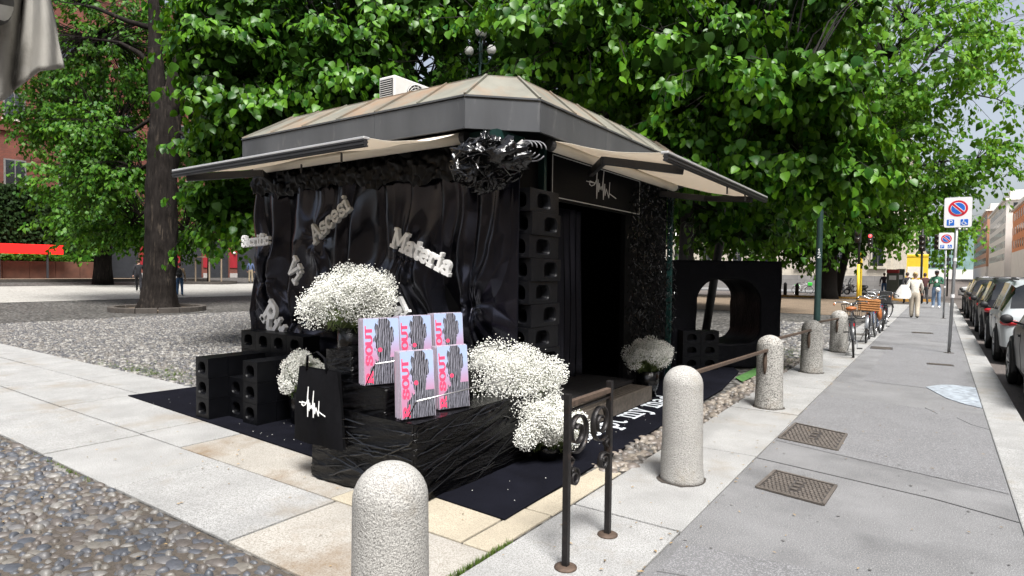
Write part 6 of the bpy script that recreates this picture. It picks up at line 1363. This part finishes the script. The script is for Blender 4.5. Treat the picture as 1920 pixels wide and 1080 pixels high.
MB().bx(-.2,.2,.95,1.3,.72,1.0).build('front_basket', M_lime, gbike, bevel=.03); MB().bx(-.03,.03,-.1,.3,.70,.80).build('rear_fairing', M_lime, gbike, bevel=.02)
# ------------------------------------------------------------------ overhead wires
for k, (a, b, lb) in enumerate(((W(1560,318,50), W(1960,300,70), 'thin overhead wire crossing the street, the upper one'), (W(1560,335,50), W(1960,318,70), 'thin overhead wire crossing the street, the lower one'))):
    pts = [a.lerp(b, u)-a+Vector((0,0,-.5*math.sin(PI*u))) for u in np.linspace(0,1,14)]
    o = MB().tube(pts, .018, 4).build('overhead_wire', M_tl, None, loc=a); o['label'] = lb; o['category'] = 'wire'; o['group'] = 'overhead wires'
# ------------------------------------------------------------------ cars
M_carglass = mat('car_glass', (.010,.012,.014), .12, var=0, spec=.5); M_trim = mat('car_trim', (.015,.015,.016), .6, var=.1, scale=20); M_tail = mat('tail_lamp', (.35,.008,.012), .2, var=0, coat=.6); M_rim = mat('alloy', (.45,.45,.46), .3, metal=.9, var=.05); M_plate = mat('number_plate', (.7,.7,.68), .4, var=.03)
def lerp_st(st, n):
    ys = np.array([s[0] for s in st]); out = []
    for y in np.concatenate([np.linspace(ys[i], ys[i+1], n, endpoint=False) for i in range(len(ys)-1)]+[ys[-1:]]): out.append([y]+[float(np.interp(y, ys, [s[k] for s in st])) for k in range(1, 6)])
    return out
SUV = [(-2.22,.60,.62,.72,.60,0),(-2.18,.92,.95,.84,.72,0),(-2.08,1.00,1.12,.90,.70,0),(-1.66,1.04,1.58,.915,.62,1),(-1.0,1.03,1.655,.92,.66,1),(0,1.01,1.67,.92,.67,1),(.50,.99,1.60,.92,.65,1),(1.12,.97,1.07,.91,.72,0),(1.30,.95,1.0,.90,.76,0),(1.95,.86,.90,.86,.74,0),(2.15,.66,.70,.76,.64,0)]
HAT = [(-2.0,.56,.58,.70,.58,0),(-1.96,.86,.89,.80,.68,0),(-1.86,.94,1.02,.85,.66,0),(-1.42,.97,1.40,.865,.58,1),(-.8,.96,1.48,.87,.61,1),(0,.94,1.50,.87,.62,1),(.45,.92,1.44,.87,.60,1),(1.10,.90,.98,.86,.68,0),(1.28,.88,.92,.85,.70,0),(1.85,.78,.82,.81,.68,0),(2.02,.60,.63,.72,.6,0)]
def car(label, loc, st, paint, rz=0, tail=True, s=1.0):
    t = thing('parked_car', label, 'car', loc, rz, 'cars parked along the kerb'); S = lerp_st(st, 4); K = []
    for (y, belt, top, w, wr, gh) in S:
        up = max(top, belt+.01); side = up-(.075 if gh > .5 else .02)
        zb = .21 if abs(y) < 1.9 else .30
        K.append([(w*.90,zb),(w*.975,.36),(w*1.0,.60*belt+.08),(w*.99,belt-.06),(w*.955,belt),(wr+(.03 if gh > .5 else .06),max(belt+.004,side)),(wr*.86,up-.012),(wr*.45,up+.004),(0,up+.012)])
    rows = len(K[0]); P = np.array([[(x, S[i][0], z) for x, z in sec] for i, sec in enumerate(K)]); Pm = P[:, ::-1].copy(); Pm[...,0] *= -1
    A = np.concatenate([P, Pm[:, 1:]], 1); n, c = A.shape[:2]; body, trim, panes = MB(), MB(), {}; V = [tuple(p) for p in A.reshape(-1,3)]
    for mb in (body, trim): mb.v = V
    ys = [q[0] for q in S]; yr0, yr1, yf0, yf1 = st[2][0], st[3][0], st[6][0], st[7][0]
    for i in range(n-1):
        ym = (ys[i]+ys[i+1])/2
        for j in range(c-1):
            jj = min(j, c-2-j); f = (i*c+j, i*c+j+1, (i+1)*c+j+1, (i+1)*c+j); tgt = body
            if jj == 0: tgt = trim
            elif jj == 4 and yr1-.25 < ym < yf1-.32 and not (abs(ym-(yr1+.55)) < .06) and not abs(ym-.02) < .07: tgt = ('side_window', j < c/2, (ym > yr1+.55)+(ym > .02))
            elif jj >= 5 and (yr0+.05 < ym < yr1-.02 or yf0+.02 < ym < yf1): tgt = ('windscreen' if ym > 0 else 'rear_window',)
            elif jj == 5 and yr1-.1 < ym < yf0: tgt = body
            if isinstance(tgt, tuple):
                if tgt not in panes: panes[tgt] = MB(); panes[tgt].v = V
                tgt = panes[tgt]
            tgt.f.append(f); tgt.m.append(0)
    body.f += [tuple(j for j in range(c))[::-1], tuple((n-1)*c+j for j in range(c))]; body.m += [0,0]
    body.build('body', paint, t, smooth=True); [q.build(k_[0], M_carglass, t, smooth=True) for k_, q in panes.items()]; trim.build('sill_trim', M_trim, t, smooth=True)
    wy = (st[0][0]+.88, st[-1][0]-.86); wd = max(q[3] for q in st); R_ = .345
    for y in wy:
        for sx in (-1,1):
            ar = MB().tube([(sx*(wd*.965),y+(R_+.045)*math.cos(a),R_+(R_+.045)*math.sin(a)) for a in np.linspace(-.35,PI+.35,22)], .05, 6).build('wheel_arch', M_trim, t, smooth=True)
            MB().cyl((sx*wd*.965-(.06 if sx > 0 else -.045)+(0 if sx > 0 else -.0),y,R_), R_+.04, .03, 28, axis='x').build('wheel_well', M_tyre, t)
            w_ = MB(); x0 = sx*wd*.93; prof = [(.20,-.1),(.30,-.11),(R_-.01,-.09),(R_,-.04),(R_,.05),(R_-.01,.09),(.30,.105),(.235,.095)]; k = 28; vs = []
            for r_, x_ in prof: vs += [(x0+sx*x_, y+r_*math.cos(2*PI*q/k), R_+r_*math.sin(2*PI*q/k)) for q in range(k)]
            w_.add(vs, [(i*k+q, i*k+(q+1)%k, (i+1)*k+(q+1)%k, (i+1)*k+q) for i in range(len(prof)-1) for q in range(k)]); wo_ = w_.build('wheel', M_tyre, t, smooth=True)
            m = MB(); m.tube([(x0+sx*.09,y+.235*math.cos(a),R_+.235*math.sin(a)) for a in np.linspace(0,2*PI,26,endpoint=False)], .012, 6, closed=True)
            for q in range(5):
                for da in (-.10,.10): a = 2*PI*q/5+.3; m.bar((x0+sx*.082,y+.04*math.cos(a),R_+.04*math.sin(a)), (x0+sx*.088,y+.235*math.cos(a+da),R_+.235*math.sin(a+da)), .022, .03, up=(1,0,0))
            m.cyl((x0+sx*.07-.01,y,R_), .055, .02, 12, axis='x').build('rim', M_rim, wo_)
            MB().cyl((x0+sx*.05-.01,y,R_), .22, .02, 20, axis='x').build('brake_disc', M_trim, wo_)
    def wside(y, z): 
        sec = [np.interp(y, ys, [K[i][k][0] for i in range(n)]) for k in range(5)]; zz = [np.interp(y, ys, [K[i][k][1] for i in range(n)]) for k in range(5)]; return float(np.interp(z, zz, sec))
    for sx in (-1,1):
        for y in (st[3][0]+.62, .03, st[6][0]+.52):
            m = MB(); zs = np.linspace(.36, .98 if y < .9 else .9, 9)
            for a, b in zip(zs, zs[1:]): m.bar((sx*(wside(y,a)+.0005),y,a),(sx*(wside(y,b)+.0005),y,b),.006,.007)
            m.build('door_seam', M_trim, t)
        for y in (-.22+st[3][0]*.18-.35, .62-.42):
            MB().bx(sx*(wside(y,.86)+.012)-.012,sx*(wside(y,.86)+.012)+.012,y-.09,y+.09,.845,.872).build('door_handle', paint if tail else M_trim, t, bevel=.006)
        MB().ball((sx*(wd+.10),st[6][0]+.36,1.06), (.085,.055,.075), 14, 8).bar((sx*(wd-.06),st[6][0]+.4,1.0),(sx*(wd+.08),st[6][0]+.37,1.04),.04,.03).build('mirror', M_trim, t, smooth=True)
        y0 = st[0][0]
        MB().ball((sx*(wd-.17),y0+.10,.90*st[1][1]), (.17,.12,.075), 14, 8).build('tail_light', M_tail, t, smooth=True); MB().bx(sx*(wd-.28)-.09,sx*(wd-.28)+.09,y0-.008,y0+.06,.46,.50).build('reflector', M_tail, t)
        MB().ball((sx*(wd-.25),st[-1][0]-.12,.68), (.14,.12,.06), 12, 8).build('headlight', M_rim, t, smooth=True)
        MB().bar((sx*.60,st[3][0]+.2,st[4][2]+.015),(sx*.60,st[6][0]-.1,st[5][2]+.0),.03,.03).build('roof_rail', M_trim if tail else M_rim, t)
    y0 = st[0][0]; MB().bx(-.26,.26,y0-.045,y0-.02,.66,.77).build('number_plate', M_plate, t); MB().bx(-.72,.72,y0-.03,y0+.12,.30,.44).build('rear_bumper', M_trim, t, bevel=.03)
    return t
def paint(n, c): return mat('paint_'+n, c, .35, var=.04, scale=3, coat=.35 if sum(c) > .5 else .06, spec=.5 if sum(c) > .5 else .15)
CX = 1.90
CARS = [(11.45,SUV,'graphite',(.035,.036,.042),'dark graphite car nearest the camera, cut by the picture\'s right edge'),(17.35,SUV,'silver',(.42,.45,.46),'silver car with red tail lights, second in the parked row'),(22.6,SUV,'black',(.015,.015,.018),'black car right behind the silver one'),(27.8,HAT,'blackb',(.02,.02,.02),'low black hatchback, fourth in the parked row'),(32.9,SUV,'bronze',(.05,.045,.04),'brownish black car, fifth in the parked row'),(38.0,HAT,'darkgrey',(.07,.07,.075),'dark grey hatchback, last of the parked row before the crossing')]
for y, st, n_, c, lb in CARS: car(lb, (CX, y, -.125), st, paint(n_, c))
car('white van like car standing at the crossing', (3.4, 56, -.12), SUV, paint('white', (.6,.6,.6)), PI/2-.2)
car('pale car far down the street on the right', (7.6, 84, -.12), HAT, paint('palegrey', (.4,.42,.44)))
car('white car far down the street parked behind the crossing', (5.0, 98, -.12), SUV, paint('white', (.6,.6,.6)), .05)
# ------------------------------------------------------------------ people
M_skin = mat('skin', (.42,.24,.17), .55, var=.08, scale=30); M_skin_d = mat('skin_dark', (.10,.05,.035), .5, var=.08, scale=30)
def person(label, loc, rz, mats, pose, H=1.72, hair=None, hair_mat=None, wide=1.0, leg_w=1.0):
    """mats: top, bottom, shoe, skin; pose gives joint positions for a 1.72 m figure facing +y"""
    t = thing('person', label, 'person', loc, rz); k = H/1.72
    J = dict(pel=(0,0,.93), wst=(0,0,1.08), chest=(0,.0,1.30), neck=(0,-.01,1.46), nk2=(0,.01,1.53))
    for s, q in ((-1,'l'),(1,'r')): J.update({q+'sh': (s*.17*wide,0,1.40), q+'hip': (s*.09,0,.90)})
    J.update(pose); rad = dict(pel=.145*wide, wst=.125*wide, chest=.145*wide, neck=.055, nk2=.05, lsh=.07, rsh=.07, lel=.05, rel=.05, lwr=.034, rwr=.034, lhip=.10*leg_w, rhip=.10*leg_w, lkn=.07*leg_w, rkn=.07*leg_w, lan=.055*leg_w, ran=.055*leg_w, lto=.035, rto=.035)
    E_ = [('pel','wst','top'),('wst','chest','top'),('chest','neck','top'),('neck','nk2','skin')]
    for q in 'lr': E_ += [('chest',q+'sh','top'),(q+'sh',q+'el','top'),(q+'el',q+'wr','top'),('pel',q+'hip','bottom'),(q+'hip',q+'kn','bottom'),(q+'kn',q+'an','bottom'),(q+'an',q+'to','shoe')]
    names = list(rad); me = bpy.data.meshes.new('body'); me.from_pydata([tuple(np.array(J[n])*k) for n in names], [(names.index(a), names.index(b)) for a, b, _ in E_], [])
    o = bpy.data.objects.new('body', me); COL.objects.link(o); sk = o.modifiers.new('s', 'SKIN'); sk.use_smooth_shade = True
    for i, n in enumerate(names):
        d = me.skin_vertices[0].data[i]; d.radius = (rad[n]*k*(.78 if n in ('pel','wst','chest') else 1), rad[n]*k); d.use_root = (n == 'pel')
    o.modifiers.new('d', 'SUBSURF').levels = 1; o.modifiers['d'].render_levels = 1
    dg = bpy.context.evaluated_depsgraph_get(); ev = bpy.data.meshes.new_from_object(o.evaluated_get(dg)); bpy.data.objects.remove(o)
    n = len(ev.vertices); V = np.zeros(n*3); ev.vertices.foreach_get('co', V); V = V.reshape(-1,3); mb = MB(); regs = ['top','bottom','shoe','skin']
    A = np.array([np.array(J[a])*k for a, b, _ in E_]); B = np.array([np.array(J[b])*k for a, b, _ in E_]); mb.v = [tuple(p) for p in V]
    for p in ev.polygons:
        c = np.mean(V[list(p.vertices)], 0); ab = B-A; u = np.clip(((c-A)*ab).sum(1)/(ab*ab).sum(1), 0, 1); dd = np.linalg.norm(c-(A+ab*u[:,None]), axis=1); r = E_[int(np.argmin(dd))][2]
        if r == 'top' and c[2] < .98*k and abs(c[0]) < .16: r = 'bottom'
        mb.f.append(tuple(p.vertices)); mb.m.append(regs.index(r))
    bpy.data.meshes.remove(ev)
    # head with nose and ears, hands with fingers: joined into the body
    hd = Vector(pose.get('head', (0,.03,1.63)))*k; mb.cur = 3; mb.ball(hd, (.075*k,.095*k,.115*k), 16, 12); mb.ball(hd+Vector((0,.095,-.01))*k, (.013*k,.02*k,.022*k), 8, 6)
    for s in (-1,1): mb.ball(hd+Vector((s*.076,0,-.005))*k, (.01*k,.02*k,.03*k), 8, 6)
    for q in 'lr':
        w = Vector(J[q+'wr'])*k; el = Vector(J[q+'el'])*k; d = (w-el).normalized(); s = -1 if q == 'l' else 1; a = d.cross(Vector((0,1,.2))).normalized(); pm = w+d*.05*k
        mb.ball(pm, (.032*k,.032*k,.045*k), 8, 6)
        for f in range(4): b0 = pm+a*(.018*(f-1.5))*k+d*.03*k; mb.tube([b0, b0+d*(.035+.006*(f in (1,2)))*k, b0+d*.055*k+Vector((-s*.01,.012,0))*k], [.009*k,.008*k,.006*k], 5)
        mb.tube([pm-a*.025*k, pm-a*.045*k+d*.02*k, pm-a*.045*k+d*.045*k], [.011*k,.009*k,.007*k], 5)
    mb.build('body', [mats[0], mats[1], mats[2], mats[3]], t, smooth=True)
    e = MB()
    for s in (-1,1): e.ball(hd+Vector((s*.03,.086,.012))*k, (.011*k,.008*k,.007*k), 8, 6)
    e.build('eye', M_tyre, t, smooth=True); MB().ball(hd+Vector((0,.088,-.052))*k, (.022*k,.008*k,.006*k), 8, 6).build('mouth', mat('lips', (.3,.1,.09)), t, smooth=True)
    hm = MB(); hm.ball(hd+Vector((0,-.014,.022))*k, (.084*k,.094*k,.108*k), 16, 12); hm.f = [f for f in hm.f if not all(hm.v[i][1] > hd.y+.045*k and hm.v[i][2] < hd.z+.05*k for i in f)]; hm.m = [0]*len(hm.f); hm.build('hair', hair_mat or M_tyre, t, smooth=True)
    if hair == 'bun': MB().ball(hd+Vector((0,-.12,.06))*k, .05*k, 10, 8).build('hair_bun', hair_mat, t, smooth=True)
    if hair == 'cap': MB().ball(hd+Vector((0,-.005,.06))*k, (.09*k,.105*k,.07*k), 14, 8).bx(-.06*k,.06*k,hd.y+.08*k,hd.y+.17*k,hd.z+.05*k,hd.z+.062*k).build('cap', M_tyre, t, smooth=True)
    return t
c_ = lambda n, c, r=.85: mat('cloth_'+n, c, r, var=.15, scale=10, bump=.3, bscale=25)
WALK = dict(lel=(-.24,-.10,1.14), rel=(.24,.06,1.14), lwr=(-.24,-.08,.90), rwr=(.23,.20,.95), lkn=(-.09,.16,.50), rkn=(.09,-.02,.50), lan=(-.08,.20,.09), ran=(.09,-.28,.14), lto=(-.09,.36,.04), rto=(.09,-.16,.04))
STAND = dict(lel=(-.25,-.03,1.13), rel=(.25,-.03,1.13), lwr=(-.25,.05,.88), rwr=(.25,.05,.88), lkn=(-.10,.02,.50), rkn=(.10,.03,.50), lan=(-.11,0,.08), ran=(.12,0,.08), lto=(-.12,.15,.035), rto=(.14,.15,.035))
PHONE = dict(STAND, lel=(-.25,.04,1.13), rel=(.25,.04,1.13), lwr=(-.08,.28,1.20), rwr=(.08,.28,1.18), head=(0,.06,1.61))
gw = Gp(1714, 597)
M_cream = c_('cream', (.60,.57,.50)); M_beige = c_('beige', (.50,.44,.35))
wm = person('person in cream blouse and pale wide trousers walking away with a big white bag', gw, .04, (M_cream, M_beige, M_tyre, M_skin), dict(WALK, lan=(-.09,.10,.09), ran=(.09,-.10,.09), lto=(-.09,.25,.04), rto=(.09,.04,.04), lkn=(-.09,.07,.50), rkn=(.09,.0,.50)), 1.70, 'bun', mat('blonde_hair', (.42,.30,.15), .6, var=.2, scale=20), 1.05, 1.25)
bgp = thing('shoulder_bag', 'large white slouchy bag on the shoulder of the person in cream', 'bag', gw)
P = []
for i in range(14):
    v = i/13; w = .10+.17*math.sin(PI*min(1,v*1.15)*.5)*(1 if v < .85 else 1-(v-.85)*1.2)
    P.append([(-.33-.05*v+w*math.cos(a), -.14+.10*(.4+v*.6)*math.sin(a), 1.25-.52*v-.0) for a in np.linspace(0,2*PI,19)])
link('bag_body', grid_mesh('bag_body', np.array(P), c_('white', (.66,.65,.62))), bgp); MB().tube([(-.30,-.12,1.22),(-.20,-.10,1.42),(-.17,.0,1.475),(-.20,.08,1.38),(-.30,-.02,1.2)], .018, 6, flat=.5).build('strap', c_('white', (.66,.65,.62)), bgp, smooth=True)
gm_ = Gp(1755, 578)
person('person in green sweater, jeans and dark cap looking at a phone', gm_, PI-.06, (c_('green', (.035,.13,.075)), c_('denim', (.16,.24,.36)), c_('shoe_white', (.6,.6,.6)), M_skin_d), PHONE, 1.84, 'cap', M_tyre, 1.15, 1.1)
ph = MB().box((0,0,0), (.075,.012,.15), rx=-.6).build('phone', M_swhite, None, loc=(gm_.x+.0, gm_.y-.37, 1.34)); ph['label'] = 'pale phone held by the person in green'; ph['category'] = 'phone'
hb = MB().ball((0,0,0), (.10,.09,.12), 12, 8).build('pouch', c_('white', (.66,.65,.62)), None, smooth=True, loc=(gm_.x+.05, gm_.y-.22, .92)); hb['label'] = 'small pale pouch at the waist of the person in green'; hb['category'] = 'pouch'
for px, py, rz_, lb, ms, ps, hh in ((1700, 570, .3, 'person in dark clothes ahead of the one in cream', (c_('black', (.02,.02,.022)), c_('black', (.02,.02,.022)), M_tyre, M_skin), WALK, 1.74), (1733, 571, .2, 'person in a dark coat near the crossing behind the green sweater', (c_('darkred', (.06,.02,.02)), c_('black', (.02,.02,.022)), M_tyre, M_skin), WALK, 1.72), (1657, 556, .1, 'person in dark top and blue jeans by the ticket cabinet', (c_('plum', (.05,.035,.045)), c_('jeans', (.08,.16,.32)), M_tyre, M_skin), STAND, 1.75)):
    g_ = GG(px, py); person(lb, g_, rz_, ms, ps, hh, None, mat('brown_hair', (.05,.03,.02), .6, var=.2))
g_ = GG(260, 547); person('person in a dark suit striding to the left of the thick trunk', g_, 1.15, (c_('suit', (.016,.016,.02)), c_('suit', (.016,.016,.02)), M_tyre, M_skin), dict(WALK, lkn=(-.09,.24,.52), lan=(-.08,.40,.12), lto=(-.09,.55,.06), ran=(.09,-.40,.16), rto=(.09,-.28,.05), rkn=(.09,-.08,.5)), 1.78, None, mat('brown_hair', (.05,.03,.02)))
g_ = GG(337, 555); pb_ = person('person in beige sweater and jeans with a dark backpack right of the thick trunk', g_, .9, (c_('tan', (.36,.26,.16)), c_('navyjeans', (.05,.11,.22)), c_('shoe_white', (.6,.6,.6)), M_skin), STAND, 1.72, None, mat('brown_hair', (.05,.03,.02)))
bk = thing('backpack', 'dark backpack on the person in beige', 'backpack', g_, .9)
MB().ball((0,-.2,1.22), (.17,.12,.25), 14, 10).build('pack', M_tyre, bk, smooth=True); MB().ball((0,-.3,1.12), (.12,.06,.12), 12, 8).build('front_pocket', M_tyre, bk, smooth=True)
g_ = GG(470, 530); person('person in blue shirt and khaki trousers seen from behind beside the kiosk', g_, .7, (c_('blueshirt', (.07,.10,.19)), c_('khaki', (.36,.29,.19)), M_tyre, M_skin), STAND, 1.75, None, mat('brown_hair', (.05,.03,.02)))
